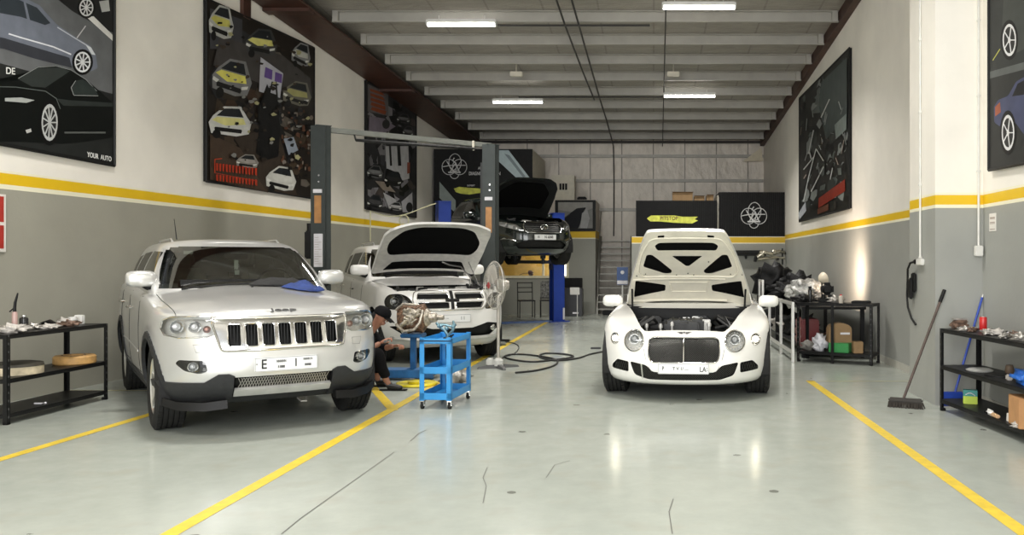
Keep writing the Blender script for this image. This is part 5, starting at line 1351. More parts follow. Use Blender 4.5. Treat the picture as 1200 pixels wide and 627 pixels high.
def carton(x0, x1, z0, z1, y, lb, rot=0):
    o = Vector(((x0+x1)/2, y+.15, z0)); t = empty('cardboard_box', o, rot); tag(t, lb, 'box', 'cardboard boxes on the slatted board')
    w_ = (x1-x0)/2; h = z1-z0; b = MB(); b.box((-w_, -.15, 0), (w_, .2, h*.9), .006); b.build('carton', CARD, t)
    b = MB(); b.box((-w_, -.15, 0), (w_, -.14, 0)); b.bm.clear(); b.quad((-w_, -.15, h*.9), (w_, -.15, h*.9), (w_*1.05, -.24, h), (-w_*1.05, -.24, h)); b.build('flap', CARD, t, smooth=False); b = MB(); b.quad((-w_, .2, h*.9), (w_, .2, h*.9), (w_, .28, h*1.05), (-w_, .28, h*1.05)); b.build('flap', CARD, t, smooth=False)
carton(.52, 1.05, 3.10, 3.34, YR+.2, 'large open cardboard box on top of the slatted board')
carton(1.09, 1.36, 3.10, 3.24, YR+.2, 'low cardboard box beside the large one on the slatted board')
carton(1.42, 1.60, 3.10, 3.27, YR+.25, 'small upright cardboard box at the right end of the row')
# ------------------------------------------------------------ two-post lifts
LG = mat('lift_grey', (.042, .050, .048), .45, .1, spec=.3); LBL = mat('lift_blue', (.012, .045, .30), .35); ORG = mat('lift_orange', (.42, .20, .06), .5, var=.2); LABEL = mat('label_white', (.70, .69, .72), .5)
def zrot(v, a): return Vector((v[0]*math.cos(a)-v[1]*math.sin(a), v[0]*math.sin(a)+v[1]*math.cos(a), v[2] if len(v) > 2 else 0))
def column(root, org, x, y, ang, h, m, width=.22, depth=.26, labels=True, sgn=1):
    """C-section column with base plate, carriage and bolts; open side faces the car"""
    b = MB(); b.M = Matrix.Translation(Vector((x, y, 0))-Vector(org)) @ Matrix.Rotation(ang, 4, 'Z'); w_, d = width/2, depth/2; t_ = .012
    b.box((-w_, -d, .01), (-w_+t_, d, h), .003); b.box((-w_, -d, .01), (w_, -d+t_, h), .003); b.box((-w_, d-t_, .01), (w_, d, h), .003)
    b.box((w_-t_, -d, .01), (w_, -d+.07, h), .003); b.box((w_-t_, d-.07, .01), (w_, d, h), .003); b.box((-w_-.1, -d-.1, 0), (w_+.12, d+.1, .02), .004)
    b.box((-w_-.01, -d-.01, h), (w_+.01, d+.01, h+.012))
    c = b.build('column', m, root); M = Matrix.Translation(Vector((x, y, 0))-Vector(org)) @ Matrix.Rotation(ang, 4, 'Z')
    return c, M
def grey_lift():
    org = ((-5.35-2.93)/2, (13.5+15.1)/2, 0); root = empty('two_post_lift', org); tag(root, 'dark grey two-post lift with overhead beam around the white SUV', 'car lift')
    A = (-5.34, 13.5); B = (-2.93, 15.1); an = math.atan2(B[1]-A[1], B[0]-A[0])
    for (x, y), s_, h in ((A, 1, 3.68), (B, -1, 3.60)):
        c, M = column(root, org, x, y, an+(0 if s_ > 0 else PI), h, LG)
        fx = -.13 if True else .13
        # on the side that faces the door: orange panel, white label, bolts
        Mi = Matrix.Translation(Vector((x, y, 0))-Vector(org))
        b = MB(); b.M = Mi; b.box((-.055, -.176, 2.12 if s_ > 0 else 2.02), (.055, -.168, 2.56 if s_ > 0 else 2.48), .004)
        b.box((-.02, -.18, 1.9), (.0, -.165, 1.91)); b.build('orange_panel', ORG, c)
        b = MB(); b.M = Mi; b.box((-.07, -.19, 2.6), (.07, -.168, 2.66), .003); b.build('name_label', LABEL, c)
        for zz in (2.78, 2.88):
            b = MB(); b.M = Mi; b.cyl((.02, -.16, zz), (.02, -.185, zz), .014, 10); b.build('bolt', CHROME, c)
        b = MB(); b.M = Mi; b.box((-.115, -.17, .02), (.115, -.13, h), .004); b.build('column_face', LG, c)
        if s_ > 0:
            b = MB(); b.M = Mi; b.box((-.06, -.185, 1.42), (.08, -.168, 1.95), .004); b.build('instruction_label', LABEL, c)
            b = MB(); b.M = Mi
            for k in range(12): b.box((-.045, -.188, 1.47+k*.038), (.02 if k % 3 else .065, -.185, 1.475+k*.038))
            b.build('label_print', mat('print_faded', (.30, .22, .18), .7), c)
            b = MB(); b.M = Mi; b.box((-.24, -.12, 1.55), (-.12, .06, 2.0), .02); b.cyl((-.18, -.03, 2.0), (-.18, -.03, 2.12), .05); b.build('power_unit', PLAS, c)
            b = MB(); b.M = Mi; b.tube([(-.13, -.05, 1.6), (-.13, -.05, 3.66)], .01, 6); b.build('hydraulic_pipe', PLAS, c)
        else:
            b = MB(); b.M = Mi; b.box((-.19, .02, .02), (-.125, .10, 3.3), .004); b.build('cable_channel', mat('channel_dark', (.02, .022, .022), .5), c)
        # carriage and folded arms low down
        b = MB(); b.M = M; b.box((.06, -.10, .12), (.16, .10, .75), .01); b.build('carriage', LG, c)
        for q in (-1, 1):
            b = MB(); b.M = M; e = Vector((.32, q*.42, .16)); b.tube([(.12, q*.07, .16), e], .04, 4); b.cyl(e+Vector((0, 0, -.03)), e+Vector((0, 0, .09)), .05, 16); b.build('arm', LG, c)
    o = Vector(org); a3 = Vector((A[0], A[1], 3.64))-o; b3 = Vector((B[0], B[1], 3.60))-o; d = (b3-a3).normalized(); nn = Vector((-d.y, d.x, 0))
    b = MB(); b.ring_loft([[p+nn*u+Vector((0, 0, v)) for u, v in ((-.05, -.04), (.05, -.04), (.05, .04), (-.05, .04))] for p in (a3, b3)]); b.build('overhead_beam', mat('beam_grey', (.22, .23, .21), .4, .3), root)
    b = MB(); q0 = a3+d*.5+nn*-.12+Vector((0, 0, -.14)); q1 = b3-d*.35+nn*-.12+Vector((0, 0, -.10)); b.tube([q0, q1], .025, 8)
    for q in (q0, q1): b.tube([q, q+nn*.12+Vector((0, 0, .13))], .015, 6)
    b.build('limit_bar', PLAS, root)
    b = MB(); b.box(q1+Vector((-.04, -.03, -.03)), q1+Vector((.0, .03, .14)), .008); b.build('limit_switch', mat('box_cream', (.62, .58, .48), .5), root)
grey_lift()
def blue_lift():
    A = (-4.95, 19.75); B = (-2.42, 21.1); org = ((A[0]+B[0])/2, (A[1]+B[1])/2, 0); root = empty('two_post_lift', org); tag(root, 'blue two-post lift holding up the black crossover at the back', 'car lift')
    an = math.atan2(B[1]-A[1], B[0]-A[0]); o = Vector(org)
    cpos = Vector((-2.86, 19.2, 0)); car_a = math.radians(32)
    for (x, y), s_ in ((A, 1), (B, -1)):
        c, M = column(root, org, x, y, an+(0 if s_ > 0 else PI), 2.92 if s_ > 0 else 2.72, LBL, .30, .30)
        b = MB(); b.M = M; b.box((.06, -.13, 1.30), (.17, .13, 2.0), .01); b.build('carriage', mat('lift_blue_dark', (.01, .02, .12), .4), c)
        for yl in (.55, 2.25):
            tgt = cpos+zrot((-.62*s_ if s_ > 0 else .62, yl, 0), car_a)
            st = Vector((x, y, 0))+zrot((.12, (-.08 if (yl < 1)else .08)*(1 if s_ > 0 else 1), 0), an+(0 if s_ > 0 else PI))
            b = MB(); p0 = Vector((st.x, st.y, 1.50))-o; p1 = Vector((tgt.x, tgt.y, 1.50))-o
            dd = (p1-p0).normalized(); n2 = Vector((-dd.y, dd.x, 0))
            b.ring_loft([[p+n2*u+Vector((0, 0, v)) for u, v in ((-.05, -.04), (.05, -.04), (.05, .04), (-.05, .04))] for p in (p0, p1)])
            b.cyl(p1+Vector((0, 0, -.05)), p1+Vector((0, 0, .08)), .035, 12); b.cyl(p1+Vector((0, 0, .08)), p1+Vector((0, 0, .165)), .065, 16); b.build('arm', mat('lift_arm_dark', (.02, .022, .03), .5), c)
    d = Vector((B[0]-A[0], B[1]-A[1], 0)).normalized(); n2 = Vector((-d.y, d.x, 0)); a3 = Vector((A[0], A[1], 0))-o; b3 = Vector((B[0], B[1], 0))-o
    b = MB(); b.ring_loft([[p+n2*u+Vector((0, 0, v)) for u, v in ((-.17, .002), (.17, .002), (.14, .035), (-.14, .035))] for p in (a3+d*.2, b3-d*.2)]); b.build('floor_plate', mat('lift_blue_worn', (.03, .08, .22), .4, var=.3), root)
    b = MB(); b.box(b3+Vector((.16, -.1, .05)), b3+Vector((.20, .02, .35)), .01); b.build('lock_cover', LABEL, root)
blue_lift()

# ------------------------------------------------------------ back of the hall: stairs, boards, chairs
def stairs():
    x0, x1 = -1.60, -.66; y0, y1 = 24.0, 25.85; H = 2.20; n = 11; org = Vector(((x0+x1)/2, y0, 0)); root = empty('metal_stairs', org); tag(root, 'grey metal staircase with open treads climbing beside the office block', 'stairs')
    SM = mat('stair_metal', (.36, .35, .31), .45, .4, var=.15)
    for x in (x0, x1):
        b = MB(); b.ring_loft([[Vector((x+u, y, z+v))-org for u, v in ((-.025, -.10), (.025, -.10), (.025, .10), (-.025, .10))] for y, z in ((y0, .10), (y1, H))]); b.build('stringer', SM, root)
    for i in range(n):
        f = (i+.6)/n; y = y0+(y1-y0)*f; z = H*f+.04
        b = MB(); b.box(Vector((x0+.02, y-.14, z-.035))-org, Vector((x1-.02, y+.10, z))-org, .006); b.build('tread', SM, root)
    b = MB(); b.tube([Vector((x0, y0+.3, .4))-org, Vector((x0, y0+.3, 1.2))-org, Vector((x0, y1, H+.85))-org], .018, 8); b.build('handrail', SM, root)
    # things lying on the lower steps
    b = MB(); z = H*(1.6)/n+.04; y = y0+(y1-y0)*1.6/n
    b.box((-1.45, y-.08, z), (-1.25, y+.06, z+.12), .02); tag(b.build('stair_carton', mat('grey_cardboard', (.42, .41, .38), .7)), 'pale small carton lying on a low step of the stairs', 'box')
    b = MB(); b.box((-1.42, y0-.40, .0), (-1.05, y0-.12, .12), .02); tag(b.build('dark_case', PLAS), 'dark flat case on the floor at the foot of the stairs', 'case')
stairs()
# fire-point panel: blue sign on a white post, right of the stairs
t = empty('blue_notice_stand', (-.82, 22.6, 0)); tag(t, 'blue notice on a white stand in front of the stairs', 'sign')
b = MB(); b.box((-.02, -.02, 0), (.02, .02, .95), .004); b.box((-.14, -.12, 0), (.14, .12, .02), .004); b.build('stand_post', PVC, t)
b = MB(); b.box((-.15, -.035, .88), (.15, -.02, 1.36), .01); b.build('notice_panel', mat('notice_blue', (.02, .07, .22), .4), t)
b = MB(); b.cyl((0, -.035, 1.22), (0, -.042, 1.22), .05, 20); b.box((-.14, -.042, .90), (.14, -.035, 1.0)); b.build('notice_print', LABEL, t)
# black boards leaning on the office wall
b = MB(); R_ = rotmat('X', -.10)
b.box((-2.58, 23.55, 0.0), (-1.98, 23.6, 1.05), .01); o_ = b.build('black_board', BLKB); tag(o_, 'tall black board standing by the office wall right of the blue post', 'board')
t = empty('black_speaker_box', (-2.22, 23.2, 0)); tag(t, 'low black box in front of the black board', 'box')
b = MB(); b.box((-.28, -.25, 0), (.28, .25, .78), .03); b.build('box_body', mat('board_black2', (.018, .018, .02), .35), t); b = MB(); b.box((.02, -.26, .08), (.18, -.25, .12)); b.build('box_label', LABEL, t)
b = MB(); b.box((-.21+.16, -.27, .60), (.07+.14, -.25, .80), .02); b.cyl((.15, -.27, .0), (.15, -.27, .62), .012, 8); b.build('white_holder', PVC, t)
def metal_chair(x, y, rz, lb, cushion=False):
    t = empty('metal_chair', (x, y, 0), rz); tag(t, lb, 'chair', 'chairs below the office window'); m = mat('chair_black', (.008, .008, .008), .5)
    for sx in (-.2, .2):
        b = MB(); b.tube([(sx, -.2, 0), (sx, -.2, .45)], .013, 8); b.build('leg', m, t)
        b = MB(); b.tube([(sx, .2, 0), (sx, .2, .45), (sx, .26, .95)], .013, 8); b.build('leg', m, t)
    b = MB(); b.box((-.22, -.22, .44), (.22, .22, .47), .01); b.build('seat', m, t)
    b = MB()
    for z in (.68, .80, .93): b.tube([(-.2, .21+(z-.45)*.1, z), (.2, .21+(z-.45)*.1, z)], .013, 8)
    b.build('backrest', m, t)
    if cushion: b = MB(); b.box((-.21, .15, .50), (.21, .21, .98), .03); b.build('patterned_cover', mat('cover_speckled', (.12, .12, .11), .8, var=.9, scale=30), t)
metal_chair(-3.42, 22.6, .3, 'plain black metal chair with open back under the office window')
metal_chair(-2.85, 22.75, .1, 'black chair with a speckled cover, beside the blue lift post', True)
# small dark objects on the office sill
t = empty('desk_figure', (-3.55, YO-.0, wz0)); 
b = MB(); b.ball((0, .05, .10), .085, (1, .6, .7), jit=.4); b.ball((.02, .05, .04), .06, (1.2, .6, .7)); b.build('red_dark_lump', mat('dark_red', (.07, .02, .02), .5), t); b = MB(); b.tube([(-.05, .05, .08), (-.2, .05, .07), (-.32, .05, .02)], .012, 6); b.build('thin_arm', mat('lamp_brown', (.25, .17, .06), .5), t); tag(t, 'small dark red object with a thin arm on the office window sill', 'ornament')
# wall bracket shelf and metal arm on the back-right block
b = MB(); b.box((2.15, YR-.22, 1.66), (2.93, YR-.001, 1.72), .01); b.box((2.1, YR-.24, 1.70), (2.85, YR-.05, 1.80), .03); b.box((2.4, YR-.15, 1.58), (2.44, YR-.001, 1.70)); tag(b.build('wall_shelf', PLAS), 'short black shelf on the wall under the yellow stripe, right of the open hood', 'shelf')
t = empty('exhaust_pipes', (3.1, YR-.35, 1.55)); tag(t, 'shiny exhaust pipes hung on the wall in the back right corner', 'exhaust'); b = MB()
b.tube([(-.42, 0, .08), (-.25, -.05, .20), (-.05, 0, .14), (.15, .02, .22), (.3, .2, .20)], .045, 10); b.tube([(-.40, .05, .02), (-.2, .05, .05), (.1, .05, .06), (.3, .1, .05)], .035, 10); b.ball((-.30, 0, .17), .08, jit=.3); b.ball((.02, 0, .20), .075, jit=.3); b.build('pipe', mat('pipe_metal', (.50, .47, .38), .25, .8, var=.3), t)
b = MB(); b.cyl((.24, .1, -.12), (.24, .1, .30), .02); b.cyl((.34, .2, .18), (.34, .34, .18), .03); b.box((.1, .0, .0), (.14, .345, .05)); b.tube([(-.45, 0, .10), (-.48, -.02, -.04)], .04, 8); b.build('bracket', PLAS, t)
# ------------------------------------------------------------ racks and what lies on them
RK = mat('rack_black', (.007, .007, .007), .45, 0, var=.2, spec=.3)
def rack(name, label, p0, p1, dep, side, H, shelves, mid=False, kind='rack', z_off=0):
    """p0, p1: front corners on the floor; depth to the side"""
    p0 = Vector((p0[0], p0[1], 0)); p1 = Vector((p1[0], p1[1], 0)); d = (p1-p0).normalized(); L_ = (p1-p0).length; n = Vector((-d.y, d.x, 0))*side
    t = empty(name, p0, math.atan2(d.y, d.x)); tag(t, label, 'shelf rack', 'black metal racks')
    s = side
    for x, ix in ((0, 1), (L_, -1)):
        for y, iy in ((0, 1), (dep*s, -1)):
            b = MB(); yy = iy*s
            b.box((min(x, x+ix*.04), min(y, y+yy*.004), 0), (max(x, x+ix*.04), max(y, y+yy*.004), H)); b.box((min(x, x+ix*.004), min(y, y+yy*.04), 0), (max(x, x+ix*.004), max(y, y+yy*.04), H))
            b.box((min(x, x+ix*.045), min(y, y+yy*.045), 0), (max(x, x+ix*.045), max(y, y+yy*.045), .03), .005)
            lg = b.build('leg', RK, t)
            b = MB()
            for k in range(int(H/.075)):
                zz = .06+k*.075; b.box((x+ix*.014, y-.0006 if yy > 0 else y-.0006, zz), (x+ix*.014+.009*ix, y+.0012 if yy > 0 else y+.0006, zz+.02)) if ix > 0 else b.box((x-.023, y-.0006, zz), (x-.014, y+.0012, zz+.02))
            b.build('slot_holes', mat('slot_light', (.10, .10, .10), .6), lg)
    if mid:
        b = MB(); b.box((L_*mid-.02, 0, 0), (L_*mid+.02, .02*s, H)) if s > 0 else b.box((L_*mid-.02, -.02, 0), (L_*mid+.02, 0, H)); b.build('middle_leg', RK, t)
    for z in shelves:
        b = MB(); y0, y1 = sorted((0.002*s, (dep-.002)*s)); b.box((.002, y0, z-.012), (L_-.002, y1, z), .002)
        for q in (y0, y1-.012): b.box((.002, q, z-.04), (L_-.002, q+.012, z-.004))
        for q in (.002, L_-.014): b.box((q, y0, z-.04), (q+.012, y1, z-.004))
        b.build('shelf', RK, t)
    return t, d, n, p0
def at(ra, u, v, z): t, d, n, p0 = ra; return p0+d*u+n*v+Vector((0, 0, z))
def lump(name, label, c, r, sc, m, cat, group=None, jit=.5, sub=3, rz=0):
    b = MB(); b.ball((0, 0, r*sc[2]*.9), r, sc, sub, jit); 
    for v in b.bm.verts: v.co.z = max(v.co.z, 0)
    o = b.build(name, m, smooth=True, loc=c); o.rotation_euler.z = rz; tag(o, label, cat, group); return o
def bottle(name, label, c, r, h, m, capm, cat='bottle', neck=.4, group=None):
    t = empty(name, c); tag(t, label, cat, group); b = MB(); b.lathe([(0, 0), (r*.95, 0), (r, .01), (r, h*.72), (r*.9, h*.80), (r*neck, h*.86), (r*neck, h*.9), (0, h*.9)], 24); b.build('bottle_body', m, t)
    b = MB(); b.lathe([(0, h*.87), (r*neck*1.2, h*.87), (r*neck*1.2, h), (0, h)], 20); b.build('cap', capm, t); return t
RAG = mat('rag_white', (.50, .47, .43), .9, var=.2, scale=20, bump=.6); OILY = mat('part_oily', (.16, .10, .07), .5, .3, var=.6, scale=25); CASTM = mat('cast_metal', (.42, .40, .37), .4, .7, var=.3, scale=20); WOODY = mat('tan_drum', (.50, .29, .10), .55, var=.25, scale=14)
REDP = mat('red_plastic', (.55, .02, .02), .3); BLUEP = mat('blue_bag', (.02, .14, .55), .35, var=.3, bump=.5)

LR = rack('left_rack', 'black three-shelf rack along the left wall beside the silver SUV', (-5.95, 9.13), (-5.93, 7.68), .45, -1, .83, (.83, .42, .10))
b_ = LR
def L(u, v, z): return at(LR, u, v, z)
# u runs from the far end towards the camera
t = empty('spray_gun_bottle', L(1.06, .22, .83)); tag(t, 'tall slim pink bottle with a long black spray nozzle on the left rack', 'bottle')
b = MB(); b.lathe([(0, 0), (.024, 0), (.024, .17), (.018, .19), (0, .19)], 20); b.build('bottle_body', mat('pink_smoke', (.45, .30, .27), .3), t)
b = MB(); b.tube([(0, 0, .18), (0, 0, .23), (.005, 0, .28), (.02, 0, .33), (.03, 0, .37)], [.015, .013, .012, .009, .006], 8); b.tube([(.0, 0, .23), (-.05, 0, .19)], .006, 6); b.build('nozzle', PLAS, t)
bottle('black_bottle', 'short black bottle with a silver cap on the left rack', L(.90, .25, .83), .038, .15, mat('bottle_black', (.015, .015, .015), .2), CHROME, neck=.45)
lump('white_rag', 'crumpled white rag at the near end of the left rack', L(1.22, .12, .83), .09, (1.3, .8, .45), RAG, 'cloth', 'rags and parts on the left rack', 1.2)
lump('white_rag', 'small white rag beside the black bottle on the left rack', L(.78, .12, .83), .05, (1.2, .8, .35), RAG, 'cloth', 'rags and parts on the left rack', 1.2)
lump('oily_part', 'brown oily part in the middle of the left rack top', L(.58, .20, .83), .06, (1.5, .9, .4), OILY, 'car part', 'rags and parts on the left rack', 1.2)
lump('white_rag', 'white rag lying past the pliers on the left rack', L(.74, .12, .83), .06, (1.3, .8, .4), RAG, 'cloth', 'rags and parts on the left rack', 1.4)
lump('metal_part', 'small bright metal part left of the pliers on the rack', L(.82, .22, .83), .05, (1.1, .8, .6), CASTM, 'car part', 'rags and parts on the left rack', 1.4)
lump('oily_part', 'brown oily casting near the far end of the left rack', L(.41, .13, .83), .06, (1.3, .8, .5), OILY, 'car part', 'rags and parts on the left rack', 1.3)
lump('white_rag', 'white rag beside the cup on the left rack', L(.30, .27, .83), .055, (1.1, .8, .7), RAG, 'cloth', 'rags and parts on the left rack', 1.2)
t = empty('pliers', L(.66, .2, .83)); tag(t, 'black bent pliers resting on the left rack', 'tool'); b = MB(); b.tube([(-.1, 0, .02), (-.04, .01, .05), (.04, 0, .07), (.1, -.02, .05)], [.01, .016, .02, .014], 8); b.build('pliers_jaw', PLAS, t); b = MB(); b.tube([(-.12, .03, .015), (-.04, .02, .05)], .012, 8); b.build('pliers_handle', PLAS, t)
b = MB(); b.lathe([(0, 0), (.03, 0), (.04, .085), (.036, .085), (.027, .008), (0, .008)], 24); tag(b.build('white_cup', mat('cup_white', (.78, .77, .74), .4), loc=L(.24, .22, .83)), 'white cup near the far end of the left rack', 'cup')
b = MB(); b.box((-.04, -.03, 0), (.04, .03, .10), .006); b.box((-.04, -.031, .03), (.04, .031, .034)); o = b.build('white_box', mat('cup_white', (.78, .77, .74), .4), loc=L(.13, .22, .83)); tag(o, 'small white box at the far end of the left rack', 'box')
# brake drums
t = empty('brake_drum', L(.235, .20, .42)); tag(t, 'tan round drum on the middle shelf, far end of the left rack', 'brake drum', 'round drums on the left rack'); b = MB(); b.lathe([(0, .0), (.185, .0), (.195, .01), (.195, .075), (.18, .09), (.08, .09), (.07, .07), (0, .07)], 40); b.build('drum', WOODY, t)
b = MB()
for k in range(5): a = 2*PI*k/5; b.cyl((.11*math.cos(a), .11*math.sin(a), .089), (.11*math.cos(a), .11*math.sin(a), .095), .009, 8)
b.build('bolt_holes', OILY, t)
t = empty('brake_drum', L(1.02, .24, .42)); tag(t, 'large round drum with dark top and cream marked side on the left rack', 'brake drum', 'round drums on the left rack'); b = MB(); b.lathe([(0, 0), (.225, 0), (.225, .075), (0, .075)], 48); b.build('drum_side', mat('drum_cream', (.50, .43, .30), .6, var=.35, scale=12), t)
b = MB(); b.lathe([(0, .075), (.228, .075), (.22, .10), (.14, .115), (0, .12)], 48); b.build('drum_top', mat('drum_dark', (.04, .035, .025), .6), t)
b = MB(); b.box((-.04, -.015, 0), (.04, .015, .012), .004); b.ball((.06, .01, .008), .012); tag(b.build('white_clip', LABEL, loc=L(.88, .12, .10)), 'tiny white clip on the bottom shelf of the left rack', 'clip')

RR = rack('right_rack', 'black three-shelf rack in the right foreground, beside the pillar', (2.90, 8.45), (3.08, 6.45), .42, 1, .83, (.83, .46, .12))
def Rr(u, v, z): return at(RR, u, v, z)
def onr(px, v, z, sh): # u from photo column at depth v
    best = min((abs((Rr(u/200, v, 0).x)*FPX/Rr(u/200, v, 0).y+VX-px), u/200) for u in range(0, 400)); return Rr(best[1], v, sh)
t = empty('red_can', onr(1152, .28, 0, .83)); tag(t, 'red drinks-size can standing on the right rack', 'can'); b = MB(); b.lathe([(0, 0), (.03, 0), (.036, .01), (.036, .125), (.030, .138), (0, .138)], 28); b.build('can_body', REDP, t); b = MB(); b.lathe([(0, .136), (.031, .136), (.031, .142), (.026, .14), (0, .14)], 24); b.build('can_lid', CASTM, t)
t = empty('brake_caliper', onr(1124, .2, 0, .83)); tag(t, 'rusty brake caliper at the far end of the right rack', 'car part', 'parts on the right rack'); b = MB(); b.box((-.09, -.05, .0), (.09, .05, .06), .02); b.box((-.06, -.06, .05), (.075, .04, .085), .012); b.cyl((-.05, -.07, .03), (-.05, .07, .03), .022); b.build('caliper_body', OILY, t); b = MB(); b.box((-.07, -.05, .085), (.08, .03, .10), .006); b.build('pad', CASTM, t)
for i, (px, v, sc, m, lb) in enumerate(((1133, .1, (1.2, .7, .4), CASTM, 'bright metal clamp left of the red can on the right rack'), (1140, .14, (1.4, .6, .35), OILY, 'flat brown part just left of the red can'), (1158, .10, (1.0, .8, .5), CASTM, 'metal fitting just right of the red can'), (1168, .16, (1.2, .9, .5), RAG, 'pale rag right of the red can on the rack'), (1178, .08, (1.5, .6, .4), CASTM, 'long metal part on the right rack, nearer than the rag'), (1190, .20, (1.3, .7, .5), OILY, 'brown part near the photo edge on the right rack'), (1198, .1, (1.2, .7, .6), CASTM, 'bright part cut by the right edge of the photo'))):
    lump('metal_part', lb, onr(px, v, 0, .83), .055, sc, m, 'car part', 'parts on the right rack', 1.4, rz=i)
for i, (px, v, lb) in enumerate(((1150, .32, 'dark socket wrench lying at the back of the right rack'), (1172, .30, 'bright long spanner on the right rack behind the rag'), (1192, .26, 'white-handled bar at the near end of the right rack top'))):
    c = onr(px, v, 0, .83); b = MB(); b.cyl((-.14, 0, .012), (.14, .02, .012), .010, 8); b.box((-.16, -.018, .0), (-.12, .018, .022), .006); b.box((.12, -.0, .0), (.16, .036, .022), .006); o = b.build('spanner', [CASTM, LABEL, PLAS][i], loc=c); o.rotation_euler.z = math.radians(-75); tag(o, lb, 'tool', 'long tools on the right rack')
b = MB(); b.lathe([(0, 0), (.12, 0), (.125, .01), (.10, .022), (.04, .03), (0, .03)], 36); tag(b.build('round_tray', mat('lid_grey', (.50, .50, .47), .35, .3), loc=onr(1148, .18, 0, .46)), 'pale round lid on the middle shelf of the right rack', 'lid')
b = MB(); b.lathe([(0, 0), (.14, 0), (.14, .012), (0, .012)], 36); tag(b.build('flat_disc', PLAS, loc=onr(1172, .2, 0, .46)), 'flat dark disc on the middle shelf beside the pale lid', 'disc')
b = MB(); b.lathe([(0, 0), (.03, 0), (.042, .03), (.035, .07), (.03, .085), (0, .085)], 20); tag(b.build('brown_pot', mat('pot_brown', (.12, .08, .05), .6), loc=onr(1183, .34, 0, .46)), 'small brown pot at the back of the middle shelf', 'pot')
t = empty('blue_pouch', onr(1199, .14, 0, .46)); tag(t, 'blue plastic pouch on the middle shelf of the right rack', 'bag'); b = MB(); b.box((-.18, -.08, 0), (.13, .08, .12), .045, seg=3); bmesh.ops.subdivide_edges(b.bm, edges=b.bm.edges[:], cuts=2, use_grid_fill=True)
for v_ in b.bm.verts: v_.co += Vector((1, 1, .6))*(noise.noise(v_.co*18)*.012); v_.co.z = max(0, v_.co.z)
o = b.build('pouch', BLUEP, t, smooth=True); o.rotation_euler.z = 1.5
b = MB(); b.box((-.03, -.03, 0), (.02, .03, .05), .01); o = b.build('pouch_tie', RAG, t); o.location = (-.02, .22, 0)
t = empty('detergent_box', onr(1137, .16, 0, .12)); tag(t, 'small teal and yellow-green box on the bottom shelf of the right rack', 'box'); b = MB(); b.box((-.02, -.065, 0), (.05, .065, .075), .003); b.build('box_lower', mat('box_lime', (.42, .55, .04), .4), t); b = MB(); b.box((-.02, -.065, .075), (.05, .065, .135), .003); b.build('box_upper', mat('box_teal', (.02, .22, .20), .4), t)
b = MB(); 
for k in range(9): a0 = k/9*PI; b.ball((-.022, -.04+k*.010, .085+.022*math.sin(a0)), .006, sub=1)
b.build('white_swirl', LABEL, t); t.rotation_euler.z = 1.25
t = empty('white_brush', onr(1163, .05, 0, .12)); tag(t, 'white brush with a pale wooden handle on the bottom shelf', 'brush'); t.rotation_euler.z = 2.9+PI/2+.2
b = MB(); b.box((-.13, -.03, 0), (.03, .03, .05), .024, seg=3); b.build('brush_head', mat('cup_white', (.78, .77, .74), .4), t); b = MB(); b.box((.0, -.02, .005), (.14, .02, .035), .008); b.build('brush_handle', mat('pale_wood', (.55, .36, .20), .6), t); b = MB(); 
for k in range(3): b.box((-.12+.03*k, -.034, .012), (-.105+.03*k, -.028, .03))
b.build('bristle_slots', PLAS, t)
b = MB(); b.prism([(-.07, 0), (.08, 0), (.07, .07), (-.02, .06), (-.05, .09)], lambda u, v, w_: Vector((w_, u, v)), .01); o = b.build('paper_scrap', PAPER, loc=onr(1184, .06, 0, .12)); tag(o, 'torn white paper beside the brush on the bottom shelf', 'paper')
t = empty('cardboard_box', onr(1206, .14, 0, .12)); tag(t, 'brown cardboard box on the bottom shelf of the right rack', 'box'); b = MB(); b.box((-.16, -.13, 0), (.13, .13, .25), .004); b.build('carton', mat('carton_orange', (.46, .24, .10), .7, var=.12), t); b = MB(); b.box((-.162, -.02, .0), (-.16, .02, .25)); b.box((-.16, -.02, .25), (.13, .02, .252)); b.build('packing_tape', mat('tape_tan', (.55, .36, .18), .3), t); t.rotation_euler.z = 1.45
lump('white_rag', 'crumpled white paper in front of the cardboard box', onr(1197, .03, 0, .12), .05, (1.2, .8, .5), RAG, 'paper', None, 1.2)

# far right rack
FR = rack('far_rack', 'black rack of parts against the right wall behind the pillar', (2.17, 12.6), (3.16, 12.05), .45, 1, .89, (.89, .16), mid=.48)
def Ff(u, v, z): return at(FR, u, v, z)
SPK = mat('plastic_wrap', (.42, .42, .40), .18, .35, var=.5, scale=16, bump=.9, bscale=24)
t = empty('cardboard_box', Ff(.62, .2, .16)); tag(t, 'brown round-topped cardboard box in the far rack', 'box'); b = MB(); b.prism([(-.17, 0), (.17, 0), (.17, .20)]+[(.17*math.cos(a), .20+.09*math.sin(a)) for a in [PI*k/8 for k in range(1, 8)]]+[(-.17, .20)], lambda u, v, w_: Vector((u, w_, v)), .2); b.build('carton', mat('carton_tan', (.27, .17, .08), .7), t); b = MB(); b.box((.0, -.006, .12), (.14, 0, .15)); b.build('carton_label', LABEL, t); t.rotation_euler.z = 0; t.location.z = .30
b = MB(); b.box((-.15, -.10, 0), (.15, .12, .14), .006); b.box((-.13, -.102, .03), (.13, -.10, .10)); o = b.build('green_crate', mat('crate_green', (.04, .26, .07), .4), loc=Ff(.62, .16, .16)); tag(o, 'green crate under the brown box in the far rack', 'crate'); o.rotation_euler.z = -.5
t.location = Ff(.62, .16, .30)
lump('white_bag', 'white plastic bag on the bottom of the far rack', Ff(.33, .13, .16), .095, (1.0, .8, 1.3), mat('bag_white', (.70, .70, .74), .35, bump=.6), 'bag', None, 1.0)
lump('grey_bag', 'grey sack at the left end of the far rack', Ff(.12, .22, .16), .10, (1.0, .9, .7), mat('bag_grey', (.22, .21, .19), .6, var=.3), 'bag', None, .9)
